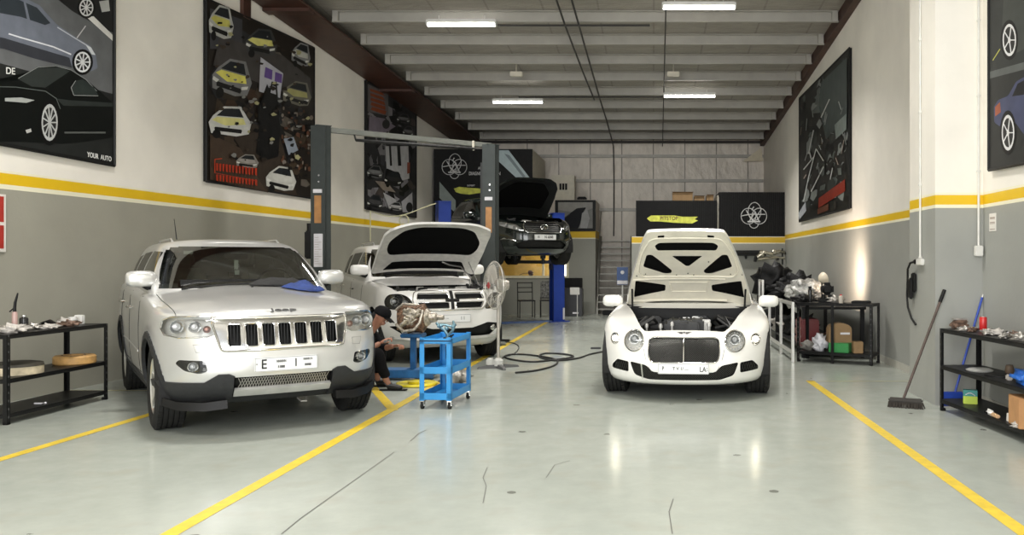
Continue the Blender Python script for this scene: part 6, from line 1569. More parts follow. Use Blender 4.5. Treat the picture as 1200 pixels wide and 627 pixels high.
b = MB(); b.box((-.07, -.06, 0), (.07, .08, .17), .006); o = b.build('small_carton', CARD, loc=Ff(.88, .15, .16)); tag(o, 'small brown carton at the right end of the far rack', 'box')
t = empty('car_seat_top', Ff(.40, .22, .89)); tag(t, 'black padded seat headrest piece standing on the far rack', 'car part'); b = MB(); b.box((-.10, -.06, .10), (.10, .06, .30), .055, seg=3); b.build('headrest', PLAS, t); b = MB(); b.tube([(-.05, 0, .12), (-.06, 0, 0)], .03); b.tube([(.05, 0, .12), (.02, 0, 0)], .03); b.box((-.14, -.05, 0), (.10, .05, .06), .02); b.build('headrest_base', PLAS, t)
bottle('black_bottle', 'slim black bottle left of the seat piece on the far rack', Ff(.14, .2, .89), .03, .24, mat('bottle_black', (.015, .015, .015), .2), PLAS, neck=.7)
lump('metal_part', 'bright alternator beside the seat piece on the far rack', Ff(.56, .15, .89), .07, (1.4, .8, .7), CASTM, 'car part', None, 1.2)
bottle('oil_bottle', 'pale small bottle on the far rack', Ff(.64, .12, .89), .035, .13, mat('bottle_pale', (.55, .50, .42), .4), REDP)
b = MB(); b.box((-.13, -.09, 0), (.13, .09, .035), .01); b.box((-.11, -.07, .03), (.11, .07, .04), .004); o = b.build('black_tray', PLAS, loc=Ff(.92, .2, .89)); tag(o, 'flat black tray at the right end of the far rack', 'tray'); o.rotation_euler.z = -.5
lump('oily_part', 'dark lump of hoses at the left end of the far rack', Ff(.05, .2, .89), .07, (1.4, .9, .6), PLAS, 'car part', None, 1.3)
# aluminium frame panel standing in front
t = empty('aluminium_frame', (2.10, 13.7, 0)); tag(t, 'empty aluminium door frame standing upright beside the coupe', 'frame'); AL = mat('aluminium', (.70, .69, .66), .3, .7, var=.05)
for y in (-1.15, 0, 1.35):
    b = MB(); b.box((-.02, y-.03, 0), (.02, y+.03, .90), .004); b.build('upright', AL, t)
for z in (.14, .87):
    b = MB(); b.box((-.018, -1.15, z-.025), (.018, 1.35, z+.025), .004); b.build('rail', AL, t)
t = empty('aluminium_frame', (2.15, 16.6, 0)); tag(t, 'second narrow aluminium frame farther back beside the open hood', 'frame')
for y in (-.25, .25): b = MB(); b.box((-.02, y-.02, 0), (.02, y+.02, 1.15), .004); b.build('upright', AL, t)
b = MB(); b.box((-.018, -.25, 1.11), (.018, .25, 1.15), .004); b.build('rail', AL, t)
# dark workbench behind with covers and wrapped bumper
t = empty('workbench', (2.82, 15.2, 0)); tag(t, 'long black workbench along the right wall behind the far rack', 'workbench'); b = MB(); b.box((-.5, -2.2, .76), (.5, 3.6, .80), .005); b.build('bench_top', RK, t)
for x in (-.46, .46):
    for y in (-2.1, .7, 3.5): b = MB(); b.box((x-.03, y-.03, 0), (x+.03, y+.03, .76), .003); b.build('leg', RK, t)
b = MB(); b.box((-.48, -2.1, .14), (.48, 3.5, .17)); b.build('lower_shelf', RK, t)
b = MB(); b.ball((0, 0, .18), .30, (1.15, 1.3, .62), 4, .35)
for v_ in b.bm.verts: v_.co += v_.co.normalized()*(noise.noise(v_.co*7)*.05+abs(noise.noise(v_.co*16))*.03); v_.co.z = max(0, v_.co.z)
tag(b.build('wrapped_headlight', SPK, loc=(2.70, 14.6, .80), smooth=True), 'bundle wrapped in shiny clear plastic on the workbench', 'bundle')
DKB = mat('bag_black', (.006, .006, .007), .45, var=.3, bump=.5, spec=.3)
for i, (x, y, z, r, sc, lb) in enumerate(((2.55, 17.7, .80, .34, (1, 1, .9), 'large black bag heaped on the workbench by the open hood'), (2.95, 16.95, .80, .30, (1, 1, .75), 'black bag right of the large one on the workbench'), (2.6, 16.2, .80, .24, (1.2, 1, .6), 'low black bag in front on the workbench'), (2.5, 13.6, .80, .16, (1.2, 1, .5), 'dark cover just behind the aluminium frame'))):
    lump('black_bag', lb, (x, y, z), r, sc, DKB, 'bag', 'black bags on the workbench', 1.1)
for i, (x, y, r, sc, m, lb) in enumerate(((2.6, 13.9, .2, (1, 1, .7), OILY, 'brown gearbox casting on the lower bench shelf'), (2.7, 15.2, .25, (1, 1, .8), DKB, 'black sack on the lower bench shelf'), (2.6, 17.0, .3, (1, 1, .7), DKB, 'black sack at the back of the lower bench shelf'), (2.5, 16.0, .18, (1, 1, .8), CASTM, 'grey engine part on the lower bench shelf'))):
    lump('stored_part', lb, (x, y, .17), r, sc, m, 'car part', 'things under the workbench', 1.0)
t = empty('red_toolbox', (2.45, 13.25, .17)); tag(t, 'dark red toolbox seen through the aluminium frame', 'toolbox'); b = MB(); b.box((-.14, -.25, 0), (.14, .25, .44), .02); b.build('toolbox_body', mat('toolbox_red', (.16, .02, .02), .35), t)
for k in range(3): b = MB(); b.box((-.150, -.22, .05+k*.13), (-.14, .22, .15+k*.13), .004); dr = b.build('drawer', mat('toolbox_red', (.16, .02, .02), .35), t); b = MB(); b.box((-.158, -.12, .11+k*.13), (-.150, .12, .125+k*.13), .003); b.build('drawer_handle', CHROME, dr)

# lamp in a white dish, added to put the warm glow on the wall
t = empty('work_lamp', (2.78, 13.75, .80)); tag(t, 'white dish work lamp on the workbench behind the far rack, lighting the wall', 'lamp')
b = MB(); M = axis_M((0, 0, .42), (.85, .45, .25)); b.lathe([(.0, -.05), (.04, -.045), (.085, .0), (.105, .05), (.10, .05), (.08, .005), (.035, -.038), (0, -.04)], 32, M); b.build('dish', mat('dish_cream', (.70, .62, .48), .35), t)
b = MB(); b.cyl((0, 0, 0), (0, 0, .02), .06, 20); b.cyl((0, 0, .02), (0, 0, .41), .012); b.build('lamp_stand', PLAS, t)
b = MB(); b.ball(M @ Vector((0, 0, .0)), .03); b.build('bulb', emitmat('work_bulb', (1, .8, .6), 6), t)
sd = bpy.data.lights.new('work_light', 'SPOT'); sd.energy = 85; sd.color = (1, .78, .60); sd.spot_size = math.radians(165); sd.spot_blend = 1; sd.shadow_soft_size = .04
so = bpy.data.objects.new('work_light', sd); scene.collection.objects.link(so); so.parent = t; so.location = M @ Vector((0, 0, .05)); so.rotation_euler = Vector((-.85, -.55, -.25)).to_track_quat('Z', 'Y').to_euler()
# ------------------------------------------------------------ brooms
t = empty('broom', (2.60, 8.60, 0)); tag(t, 'push broom with dark handle leaning on the pillar', 'broom')
k1 = Vector((3.04, 8.722, 1.20)); o = t.location; top = k1-o; HND = mat('handle_brown', (.075, .05, .04), .5, var=.4)
b = MB(); b.tube([(-.02, 0, .10), top], .014, 10); b.build('handle', HND, t); b = MB(); b.tube([top-(top-Vector((-.02, 0, .1))).normalized()*.13, top+(top).normalized()*.01], .019, 10); b.build('grip', PLAS, t)
b = MB(); b.M = Matrix.Rotation(-.45, 4, 'Z'); b.box((-.17, -.035, .055), (.17, .035, .10), .015); b.build('broom_head', mat('broom_dark', (.04, .035, .03), .7), t)
b = MB(); rn2 = random.Random(5)
b.M = Matrix.Rotation(-.45, 4, 'Z')
for i in range(26):
    for j in range(5):
        x = -.165+i*.0132; y = -.03+j*.015; b.tube([(x, y, .06), (x*1.06+rn2.uniform(-.01, .01), y*1.5+rn2.uniform(-.01, .01), .0)], [.005, .004], 4)
b.build('bristles', mat('bristle_dark', (.05, .042, .035), .9), t)
b = MB(); b.M = Matrix.Rotation(-.45, 4, 'Z')
t = empty('blue_mop', (3.08, 8.60, 0)); tag(t, 'blue floor squeegee leaning in the corner behind the right rack', 'mop'); BL = mat('handle_blue', (.02, .06, .36), .35); top = Vector((3.435, 8.72, 1.13))-t.location
b = MB(); b.tube([(0, 0, .06), top], .012, 10); b.build('handle', BL, t); b = MB(); b.tube([top, top*1.03], .007, 8); b.build('hook', PVC, t)
b = MB(); b.box((-.11, -.03, .02), (.11, .03, .165), .012); b.build('mop_head', BL, t); b = MB(); b.box((-.13, -.012, 0), (.13, .012, .022), .003); b.build('rubber_lip', PVC, t); b = MB(); b.box((-.03, -.034, .03), (.10, -.03, .045)); b.build('head_label', LABEL, t)
# ------------------------------------------------------------ blue tool trolley
TB = mat('trolley_blue', (.02, .24, .56), .38, var=.08)
def trolley():
    root = empty('tool_trolley', (-2.19, 8.86, 0), math.radians(-4)); tag(root, 'light blue three-tier tool trolley with castors beside the yellow line', 'trolley')
    w_, l = .165, .35
    for sx in (-1, 1):
        for sy in (-1, 1):
            b = MB(); x, y = sx*w_, sy*l
            b.box((min(x, x-sx*.05), min(y, y-sy*.006), .085), (max(x, x-sx*.05), max(y, y-sy*.006), .73), .002); b.box((min(x, x-sx*.006), min(y, y-sy*.05), .085), (max(x, x-sx*.006), max(y, y-sy*.05), .73), .002); b.build('post', TB, root)
            b = MB(); b.cyl((x*.86-.013, y*.92, .035), (x*.86+.013, y*.92, .035), .035, 24); cw = b.build('castor', RUB, root)
            b = MB(); b.box((x*.86-.02, y*.92-.02, .035), (x*.86-.015, y*.92+.02, .085)); b.box((x*.86+.015, y*.92-.02, .035), (x*.86+.02, y*.92+.02, .085)); b.box((x*.86-.022, y*.92-.025, .075), (x*.86+.022, y*.92+.025, .088)); b.cyl((x*.86-.024, y*.92, .035), (x*.86+.024, y*.92, .035), .008, 10); b.build('castor_fork', CHROME, cw)
    for z, h in ((.665, .055), (.36, .07), (.095, .07)):
        b = MB(); b.box((-w_, -l, z), (w_, l, z+.006))
        for q in (-1, 1):
            b.box((min(q*w_, q*(w_-.004)), -l, z), (max(q*w_, q*(w_-.004)), l, z+h), .001); b.box((-w_, min(q*l, q*(l-.004)), z), (w_, max(q*l, q*(l-.004)), z+h), .001)
        b.build('tray', TB, root)
    b = MB(); b.box((-w_, -l-.004, .69), (w_, -l, .70)); b.build('edge_trim', PLAS, root)
    return root
trolley()
b = MB(); b.box((-.15, -.10, 0), (.14, .03, .008), .003); b.cyl((-.13, -.06, .018), (.10, -.08, .018), .012, 10); b.cyl((-.10, -.02, .018), (.12, -.03, .018), .010, 10); o = b.build('long_tools', STEEL, loc=(-2.22, 8.68, .672)); tag(o, 'dark flat tool lying in the top tray of the blue trolley', 'tool')
t = empty('clamp_tool', (-2.17, 8.80, .672)); tag(t, 'blue-grey clamp assembly standing on the trolley top', 'tool'); TQ = mat('teal_steel', (.16, .27, .32), .3, .7, var=.4, scale=20)
b = MB(); b.box((-.05, -.05, 0), (.05, .05, .02), .006); b.tube([(0, 0, .01), (.01, 0, .06), (-.02, 0, .11), (-.08, .01, .15), (-.11, 0, .19)], [.02, .018, .016, .018, .012], 8); b.tube([(.01, 0, .05), (.06, .0, .10), (.08, 0, .16), (.07, 0, .21)], [.016, .016, .018, .01], 8); b.build('clamp_arm', TQ, t)
b = MB(); b.tube([(-.10, 0, .15), (-.03, 0, .17), (.05, 0, .15), (.10, 0, .17)], .013, 8); b.ball((-.06, 0, .16), .024); b.ball((.07, 0, .15), .024); b.ball((0, .0, .13), .022, jit=.3); b.build('clamp_screw', TQ, t)
b = MB(); b.tube([(.03, .02, .02), (.06, .05, .06), (.02, .08, .04), (-.05, .06, .02)], .008, 6); b.build('clamp_cable', PLAS, t)

# ------------------------------------------------------------ gearbox on a blue stand, in front of the white SUV
GB = mat('gearbox_mottled', (.15, .085, .05), .5, .2, var=.98, scale=34, bump=.9, bscale=40)
GA = mat('gearbox_alloy', (.42, .38, .32), .4, .6, var=.6, scale=30)
gx, gy = -3.12, 10.9
t = empty('gearbox', (gx, gy, .578)); tag(t, 'greasy mottled gearbox with alloy housing on the blue stand', 'gearbox')
b = MB(); b.ring_loft([[Vector((x, r*math.cos(a)*.8, .19+r*sy*math.sin(a))) for a in [2*PI*k/14 for k in range(14)]] for x, r, sy in ((-.19, .12, 1.3), (-.15, .16, 1.1), (-.05, .17, 1.1), (.06, .17, 1.05), (.14, .16, 1.1), (.17, .13, 1))])
bmesh.ops.subdivide_edges(b.bm, edges=b.bm.edges[:], cuts=2, use_grid_fill=True)
for v_ in b.bm.verts: v_.co += Vector((.3, 1, 1))*noise.noise(v_.co*11)*.03
b.build('housing', GB, t)
b = MB(); rn3 = random.Random(2)
for k in range(16): b.cyl((rn3.uniform(-.14, .13), -.11, rn3.uniform(.08, .32)), (rn3.uniform(-.14, .13), -.15, rn3.uniform(.08, .32)), rn3.uniform(.012, .03), 8)
b.build('housing_studs', GA, t)
b = MB(); b.tube([(-.19, -.12, .12), (-.08, -.16, .03), (.05, -.15, .05), (.12, -.14, .14), (.15, -.1, .3)], .02, 8); b.tube([(-.20, -.1, .30), (-.10, -.12, .38), (.08, -.12, .37)], .015, 8); b.tube([(-.02, -.16, .12), (.02, -.17, .2), (.0, -.16, .27)], .012, 8); b.build('pipework', GA, t)
b = MB(); b.lathe([(0, 0), (.10, 0), (.12, .02), (.10, .05), (.07, .07), (.06, .14), (.035, .16), (.03, .24), (0, .24)], 24, axis_M((.16, 0, .20), (1, -.1, 0))); b.build('bell_end', GA, t)
t2 = empty('gearbox_stand', (gx, gy, 0)); tag(t2, 'blue transmission stand on a broad foot under the gearbox', 'stand'); SB = mat('stand_blue', (.015, .10, .26), .45, var=.25)
b = MB(); b.box((-.035, -.035, .10), (.035, .035, .52), .006); b.build('stand_column', SB, t2); b = MB(); b.box((-.14, -.12, .52), (.14, .12, .57), .01); b.build('cradle', SB, t2)
for sx in (-1, 1): b = MB(); b.box((min(sx*.04, sx*.34), -.30, .05), (max(sx*.04, sx*.34), .06, .12), .01); b.cyl((sx*.3, -.25, .03), (sx*.3, -.22, .03), .03, 14); b.build('foot', SB, t2)
b = MB(); b.box((-.34, -.34, .03), (.34, -.27, .13), .01); b.build('foot_bar', SB, t2)
t = empty('oil_pan', (-2.88, 10.2, 0)); tag(t, 'round yellow oil drain pan on the floor in front of the gearbox stand', 'pan'); b = MB(); b.lathe([(0, .015), (.20, .01), (.235, .0), (.25, .012), (.24, .03), (.20, .028), (.15, .022), (0, .022)], 40); b.build('pan_dish', mat('pan_yellow', (.72, .60, .03), .35, var=.1), t); b = MB(); b.lathe([(0, .024), (.10, .024), (.11, .05), (.08, .055), (0, .04)], 24); b.build('pan_centre', mat('pan_yellow', (.72, .60, .03), .35, var=.1), t)
b = MB(); b.ball((.06, .02, .055), .02, (1.6, .8, .5)); b.build('pan_residue', OILY, t)
lump('white_rag', 'small pale rag on the floor by the yellow pan', (-2.52, 10.55, 0), .08, (1.2, .9, .5), RAG, 'cloth', None, 1.2)
lump('metal_part', 'bright casting on the floor behind the blue trolley', (-2.42, 10.2, 0), .13, (1.1, .8, .9), CASTM, 'car part', None, 1.2)

# ------------------------------------------------------------ pedestal fan
t = empty('pedestal_fan', (-2.19, 11.85, 0)); tag(t, 'tall grey pedestal fan with round wire cage in front of the white SUV', 'fan'); FM = mat('fan_grey', (.46, .43, .38), .35, .5, var=.15); FW = mat('fan_wire', (.55, .53, .48), .35, .6)
b = MB(); b.tube([(0, 0, .05), (0, 0, 1.0)], .022, 14); b.build('pole', FM, t)
for k in range(4):
    a = PI/4*.6+k*PI/2; b = MB(); b.ring_loft([[Vector((math.cos(a)*r-math.sin(a)*u, math.sin(a)*r+math.cos(a)*u, z)) for u, z in ((-ww, .0), (ww, .0), (ww*.7, hh), (-ww*.7, hh))] for r, ww, hh in ((.0, .04, .06), (.28, .03, .03), (.30, .02, .01))]); b.build('base_foot', mat('fan_base', (.09, .09, .09), .5), t)
b = MB(); b.lathe([(0, .03), (.07, .03), (.07, .11), (.03, .14), (0, .14)], 20); b.box((-.16, -.08, .03), (-.05, .02, .14), .02); b.build('base_hub', mat('hub_white', (.55, .55, .52), .4), t)
dirv = Vector((-.84, -.54, 0)).normalized(); M = axis_M((-.05, -.03, 1.17), dirv); M2 = Matrix.Translation(Vector((-.05, -.03, 1.17)))
head = None
b = MB(); b.M = M; b.lathe([(0, -.20), (.07, -.20), (.09, -.14), (.09, -.06), (0, -.05)], 20); head = b.build('motor', FM, t); b = MB(); b.tube([(0, 0, 1.0), (.05, .03, 1.08), M @ Vector((0, 0, -.14))], .02, 8); b.build('yoke', FM, t)
b = MB(); b.M = M; R0 = .34
for k in range(56):
    a = 2*PI*k/56; c_, s_ = math.cos(a), math.sin(a)
    b.tube([(c_*.05, s_*.05, .085), (c_*.20, s_*.20, .075), (c_*.30, s_*.30, .04), (c_*R0, s_*R0, 0)], .0016, 4)
    b.tube([(c_*.09, s_*.09, -.085), (c_*.22, s_*.22, -.075), (c_*.31, s_*.31, -.04), (c_*R0, s_*R0, 0)], .0016, 4)
for r, z in ((R0, 0), (.27, .056), (.27, -.06), (.16, .08), (.05, .085)): b.tube([(r*math.cos(a), r*math.sin(a), z) for a in [2*PI*k/48 for k in range(48)]], .007 if r == R0 else .003, 6, closed=True)
b.build('wire_cage', FW, t)
for k in range(3):
    b = MB(); b.M = M @ Matrix.Rotation(2*PI*k/3, 4, 'Z'); b.ring_loft([[Vector((r, u, u*tw)) for u in (-ww, -ww*.3, ww*.3, ww)]+[Vector((r, u, u*tw-.003)) for u in (ww, ww*.3, -ww*.3, -ww)] for r, ww, tw in ((.04, .03, .7), (.12, .075, .5), (.22, .10, .35), (.29, .085, .3), (.31, .03, .3))]); b.build('blade', mat('fan_blade', (.52, .50, .46), .35, .3), t)
b = MB(); b.M = M; b.lathe([(0, .092), (.045, .09), (.05, .08), (0, .078)], 20); b.box((-.07, -.008, .09), (.07, .008, .094)); b.build('cage_badge', mat('badge_red', (.45, .05, .05), .4), t)

# ------------------------------------------------------------ hoses
HB = mat('hose_black', (.012, .012, .012), .4)
def spl(pts, n=8):
    out = []; P_ = [pts[0]]+list(pts)+[pts[-1]]
    for i in range(1, len(P_)-2):
        a, b2, c, d = [Vector(p) for p in P_[i-1:i+3]]
        for j in range(n):
            t_ = j/n; out.append(.5*((2*b2)+(-a+c)*t_+(2*a-5*b2+4*c-d)*t_**2+(-a+3*b2-3*c+d)*t_**3))
    out.append(Vector(pts[-1])); return out
def gl(pts, z=.014): return [G(x, y)+Vector((0, 0, z)) for x, y in pts]
b = MB(); b.tube(spl(gl([(712, 412), (692, 416), (676, 421), (650, 423.5), (632, 419), (640, 415), (662, 416), (672, 419), (655, 422), (625, 425), (598, 422), (592, 418), (608, 416), (636, 419), (652, 423), (650, 429), (630, 435), (604, 438)])), .014, 8); tag(b.build('air_hose', HB), 'thick black air hose looping on the floor towards the coupe', 'hose', 'black hoses on the floor')
b = MB(); b.tube(spl(gl([(592, 401), (603, 403), (608, 407), (605, 413), (598, 417), (590, 419), (588, 424)], .008)), .008, 6); tag(b.build('extension_lead', HB), 'thin black cord curling on the floor behind the fan', 'hose', 'black hoses on the floor')
b = MB(); b.box((-.09, -.05, 0), (.09, .05, .04), .012); b.cyl((-.1, 0, .02), (-.18, 0, .02), .012); o = b.build('floor_plug', HB, loc=G(592, 400)); tag(o, 'black plug lying on the floor behind the fan pole', 'plug'); 
b = MB(); b.box((-.1, -.03, 0), (.08, .03, .03), .008); o = b.build('hose_coupling', HB, loc=G(699, 409)); tag(o, 'small black coupling on the floor left of the coupe tyre', 'coupling')
HY = mat('hose_cream', (.66, .64, .42), .4)
Yh = 7.38/((VX-434)/FPX+.055)-.25; pA = P(434, 283, Yh); pB = P(434, 247, Yh); pC = P(511, 238.5, 19.55)
pA.x = max(pA.x, xl(Yh)+.02); pB.x = max(pB.x, xl(Yh)+.02)
mids = [pB+(pC-pB)*f+Vector((0, 0, -.22*math.sin(PI*f)*(1.3-f))) for f in [k/10 for k in range(1, 10)]]
t = empty('hanging_air_line', pA); tag(t, 'thin cream air line sagging from the left wall to the blue lift post', 'hose')
b = MB(); b.tube([Vector((0, 0, 0)), pB-pA]+[m-pA for m in mids]+[pC-pA], .012, 6); b.build('air_line', HY, t)
m = mids[4]-pA; b = MB(); b.tube([m+Vector((0, 0, -.13))+Vector((.105*math.cos(a), 0, .12*math.sin(a))) for a in [2*PI*k/24 for k in range(24)]], .014, 6, closed=True); b.build('coil', HY, t)

# ------------------------------------------------------------ cloths on the silver SUV
def drape_cloth(name, label, cx, cy, rx, ry, seed, mtl, z0, amp=.02, rot=0.):
    """crumpled cloth lying on the hood (car-local ellipse patch)"""
    b = MB(); rnd = random.Random(seed); N, K = 26, 9; rings = []
    Mw = suv.matrix_basis if False else Matrix.Translation(suv.location) @ Matrix.Rotation(suv.rotation_euler.z, 4, 'Z')
    top = []; c0 = Vector((cx, cy, 0)); g = []
    for i in range(K+1):
        row = []
        for j in range(N):
            a = 2*PI*j/N; r = i/K*(1+.22*noise.noise(Vector((math.cos(a)*1.4, math.sin(a)*1.4, seed)))); x = r*rx*math.cos(a); y = r*ry*math.sin(a); xx = cx+x*math.cos(rot)-y*math.sin(rot); yy = cy+x*math.sin(rot)+y*math.cos(rot)
            h = suv_car.drape_t(xx, min(yy, .86)).z; zz = max(h, 0)+.012+abs(noise.noise(Vector((xx*9, yy*9, seed))))*amp*2.4*(1-.6*(i/K))+z0*(1-(i/K)**2)
            if yy > .72: zz += (yy-.72)*.35
            row.append(Mw @ Vector((xx, yy, zz)))
        g.append(row)
    bm = b.bm; V = [[bm.verts.new(p) for p in r] for r in g[1:]]; cv = bm.verts.new(g[0][0])
    for j in range(N): bm.faces.new((cv, V[0][j], V[0][(j+1) % N]))
    for r0, r1 in zip(V, V[1:]):
        for j in range(N): bm.faces.new((r0[j], r1[j], r1[(j+1) % N], r0[(j+1) % N]))
    bmesh.ops.recalc_face_normals(bm, faces=bm.faces); bmesh.ops.solidify(bm, geom=bm.faces[:], thickness=-.006)
    o = b.build(name, mtl, smooth=True); tag(o, label, 'cloth'); return o
drape_cloth('blue_cloth', 'crumpled dark blue cloth on the hood of the silver SUV', .46, .42, .22, .14, 3.3, mat('cloth_navy', (.012, .035, .16), .75, var=.3, bump=.3), .055, .03, -.35)
drape_cloth('black_cloth', 'black cloth lying at the base of the silver SUV windscreen', .34, .70, .38, .12, 7.7, mat('cloth_black', (.012, .012, .012), .8, bump=.3), .07, .02, .05)

# ------------------------------------------------------------ the mechanic crouching between the two SUVs
def skin(name, joints, edges, mtl, parent, sub=2, root=0):
    me = bpy.data.meshes.new(name); me.from_pydata([j[0] for j in joints], edges, []); o = bpy.data.objects.new(name, me); scene.collection.objects.link(o)
    sk = o.modifiers.new('skin', 'SKIN'); sk.use_smooth_shade = True
    for i, j in enumerate(joints):
        r = j[1]; r = r if isinstance(r, tuple) else (r, r); me.skin_vertices[0].data[i].radius = r; me.skin_vertices[0].data[i].use_root = (i == root)
    s2 = o.modifiers.new('sub', 'SUBSURF'); s2.levels = sub; s2.render_levels = sub
    dg = bpy.context.evaluated_depsgraph_get(); m2 = bpy.data.meshes.new_from_object(o.evaluated_get(dg)); bpy.data.objects.remove(o); bpy.data.meshes.remove(me)
    return finish(name, m2, mtl, parent, True)
def mechanic():
    org = Vector((-3.30, 9.86, 0)); root = empty('person', org); tag(root, 'person in black work clothes and black cap crouching between the two SUVs', 'person')
    SK = mat('skin', (.36, .17, .11), .5, var=.12, scale=14); CL = mat('work_black', (.006, .006, .007), .9, var=.3, spec=.15); SH = mat('shoe_black', (.008, .008, .008), .5)
    o = lambda x, y, z: Vector((x, y, z))
    pelvis, chest, neck, head = o(-.30, .06, .30), o(-.14, .04, .60), o(.0, .02, .73), o(.10, .0, .84)
    # one continuous body: torso, neck, head, arms to wrists, legs to ankles
    J = [(pelvis, (.13, .12)), (o(-.24, .06, .45), (.13, .11)), (chest, (.14, .12)), (neck, .052), (o(.05, .01, .78), .055), (o(.085, .0, .835), (.080, .085)), (o(.105, -.005, .89), (.078, .082)), (o(.115, -.005, .925), .05)]
    E = [(0, 1), (1, 2), (2, 3), (3, 4), (4, 5), (5, 6), (6, 7)]
    def add(p, r, prev): J.append((p, r)); E.append((prev, len(J)-1)); return len(J)-1
    arms = []
    for sy, elbow, wrist in ((-1, o(-.02, -.17, .46), o(.13, -.12, .56)), (1, o(.05, .20, .46), o(.22, .10, .50))):
        s_ = add(chest+o(.05, sy*.15, .06), .055, 2); e_ = add(elbow, .042, s_); m_ = add((elbow+wrist)/2, .037, e_); w_ = add(wrist, .027, m_); arms.append((elbow, wrist))
    legs = []
    for sy, knee, ank in ((-1, o(.12, -.16, .46), o(.20, -.10, .09)), (1, o(.05, .22, .44), o(-.02, .20, .09))):
        h_ = add(pelvis+o(.02, sy*.09, -.02), .085, 0); m_ = add((pelvis+o(0, sy*.1, 0)+knee)/2, .080, h_); k_ = add(knee, .060, m_); c_ = add((knee*.6+ank*.4)+o(-.02, 0, 0), .056, k_); a_ = add(ank, .036, c_); add(ank+o(.03, 0, -.045), .034, a_); legs.append((knee, ank))
    body = skin('body', J, E, SK, root)
    # clothes follow the body, a little larger
    JT = [(pelvis, (.145, .135)), (o(-.24, .06, .45), (.148, .128)), (chest, (.155, .135)), (o(-.03, .02, .70), (.075, .075))]; ET = [(0, 1), (1, 2), (2, 3)]
    for sy, (el, wr) in zip((-1, 1), arms):
        i = len(JT); JT += [(chest+o(.05, sy*.15, .06), .07), (el*.6+(chest+o(.05, sy*.15, .06))*.4, .062), (el, .055), (el*.55+wr*.45, .050)]; ET += [(2, i), (i, i+1), (i+1, i+2), (i+2, i+3)]
    skin('overall_top', JT, ET, CL, root)
    JL = [(pelvis, (.15, .14))]; EL = []
    for sy, (kn, an) in zip((-1, 1), legs):
        i = len(JL); JL += [(pelvis+o(.02, sy*.09, -.02), .10), ((pelvis+o(0, sy*.1, 0)+kn)/2, .095), (kn, .078), (kn*.5+an*.5+o(-.02, 0, 0), .070), (an+o(0, 0, .05), .058)]; EL += [(0, i), (i, i+1), (i+1, i+2), (i+2, i+3), (i+3, i+4)]
    skin('trousers', JL, EL, CL, root)
    for (kn, an) in legs:
        f = o(an.x, an.y, 0); sh = skin('shoe', [(f+o(-.04, 0, .045), (.042, .040)), (f+o(.04, 0, .045), (.044, .042)), (f+o(.12, -.01, .04), (.046, .034)), (f+o(.19, -.015, .033), (.040, .026)), (f+o(-.005, 0, .09), .042)], [(0, 1), (1, 2), (2, 3), (0, 4)], SH, root)
        b = MB(); b.box((an.x-.085, an.y-.048, 0), (an.x+.235, an.y+.034, .016), .008); b.build('shoe_sole', RUB, sh)
    # face: looks down to the right (+x)
    hd = o(.10, 0, .86); fw = Vector((.86, -.22, -.46)).normalized(); up = Vector((.46, .0, .86)).normalized(); up = (up-fw*up.dot(fw)).normalized(); sd = up.cross(fw).normalized()
    q = lambda f, u, s: hd+fw*f+up*u+sd*s
    b = MB()
    b.tube([q(.078, .015, 0), q(.098, -.012, 0), q(.092, -.022, 0)], [.007, .013, .010], 8); b.build('nose', SK, root, smooth=True)
    for s in (-1, 1):
        b = MB(); b.ball(q(.072, .012, s*.030), .011); ey = b.build('eye', mat('eye_white', (.6, .58, .54), .3), root, smooth=True)
        b = MB(); b.ball(q(.081, .012, s*.030), .005); b.build('pupil', INK, ey, smooth=True)
        b = MB(); b.tube([q(.080, .030, s*.016), q(.082, .034, s*.03), q(.074, .030, s*.045)], .004, 6); b.build('eyebrow', INK, root)
        b = MB(); b.ball(q(-.01, -.005, s*.084), .024, (.6, .35, 1.0), jit=.2); b.build('ear', SK, root, smooth=True)
    b = MB(); b.tube([q(.080, -.045, -.02), q(.087, -.043, 0), q(.080, -.045, .02)], [.004, .006, .004], 6); b.build('mouth', mat('lips', (.25, .08, .06), .5), root)
    b = MB(); b.ball(q(.055, -.062, 0), .034, (1, 1, .8)); b.build('chin', SK, root, smooth=True)
    b = MB(); MC = Matrix(((sd.x, fw.x, up.x), (sd.y, fw.y, up.y), (sd.z, fw.z, up.z))).to_4x4(); MC.translation = q(-.005, .025, 0)
    b.lathe([(.098, -.01), (.102, .01), (.098, .045), (.075, .078), (.035, .095), (0, .098), (0, .09), (.03, .088), (.07, .07), (.092, .04), (.094, -.01)], 28, MC); cap = b.build('cap', CL, root, smooth=True)
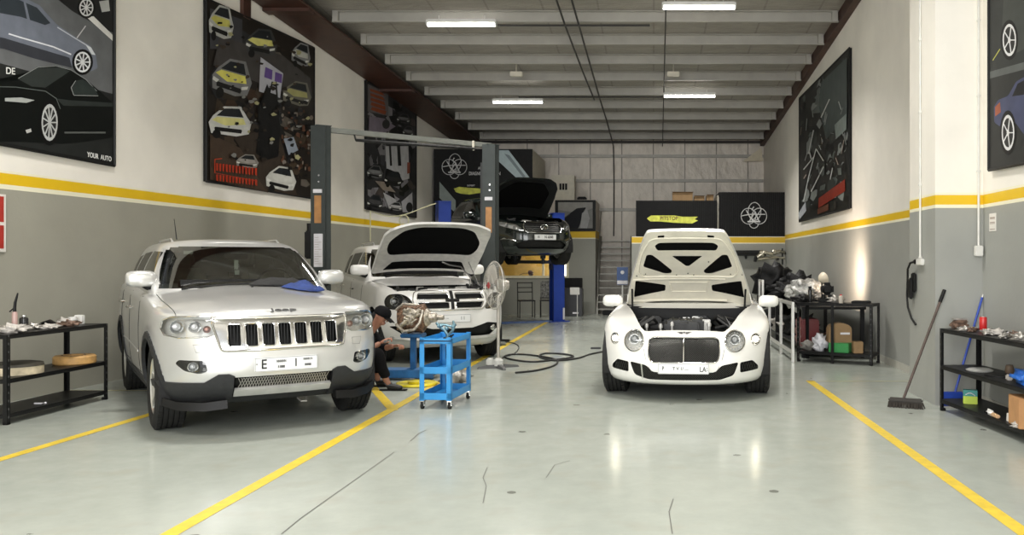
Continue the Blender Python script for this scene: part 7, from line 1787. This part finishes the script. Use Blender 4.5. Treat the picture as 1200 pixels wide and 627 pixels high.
    b = MB(); b.M = MC; b.ring_loft([[Vector((x*(1-.35*t_), .085+t_*.085, .004-.012*t_-abs(x)*.12+dz)) for x in (-.075, -.04, 0, .04, .075)]+[Vector((x*(1-.35*t_), .085+t_*.085, -.0-.012*t_-abs(x)*.12+dz-.005)) for x in (.075, .04, 0, -.04, -.075)] for t_, dz in ((0, 0), (.5, 0), (1, -.004))]); b.build('cap_peak', CL, cap)
    b = MB(); b.ball(q(-.04, -.01, 0), .078, (1, .9, .85)); b.build('hair', INK, root, smooth=True)
    # hands: palm, four fingers and a thumb, gripping a spanner
    for n_, (el, wr) in enumerate(arms):
        d = (wr-el).normalized(); side = d.cross(Vector((0, 0, 1))).normalized(); dn = side.cross(d).normalized()*-1
        if dn.z > 0: dn = -dn
        p = lambda a, s, c: wr+d*a+side*s+dn*c
        JH = [(wr-d*.01, (.024, .020)), (p(.035, 0, .0), (.032, .016)), (p(.075, 0, .004), (.036, .014))]; EH = [(0, 1), (1, 2)]
        for k, s in enumerate((-.030, -.010, .010, .028)):
            Lf = (.85, 1.0, .95, .78)[k]; i = len(JH)
            JH += [(p(.088, s, .006), .0095), (p(.088+.030*Lf, s*1.05, .018), .009), (p(.088+.038*Lf, s*1.05, .042), .0085), (p(.088+.018*Lf, s, .058), .0075)]; EH += [(2, i), (i, i+1), (i+1, i+2), (i+2, i+3)]
        sg = 1 if n_ == 0 else -1; i = len(JH); JH += [(p(.030, sg*.030, .012), .012), (p(.060, sg*.048, .030), .0105), (p(.088, sg*.040, .046), .009)]; EH += [(1, i), (i, i+1), (i+1, i+2)]
        skin('hand', JH, EH, SK, root)
    wr, el = arms[0][1], arms[0][0]; d = (wr-el).normalized()
    t = org+wr+d*.10+Vector((0, 0, -.03)); b = MB(); b.cyl((0, -.10, 0), (0, .12, .02), .009, 10); b.box((-.018, .11, .005), (.018, .16, .035), .006); b.box((-.016, -.13, -.015), (.016, -.09, .012), .005)
    so_ = b.build('spanner', STEEL, loc=t); tag(so_, 'spanner held in the hand of the crouching person', 'tool')
mechanic()
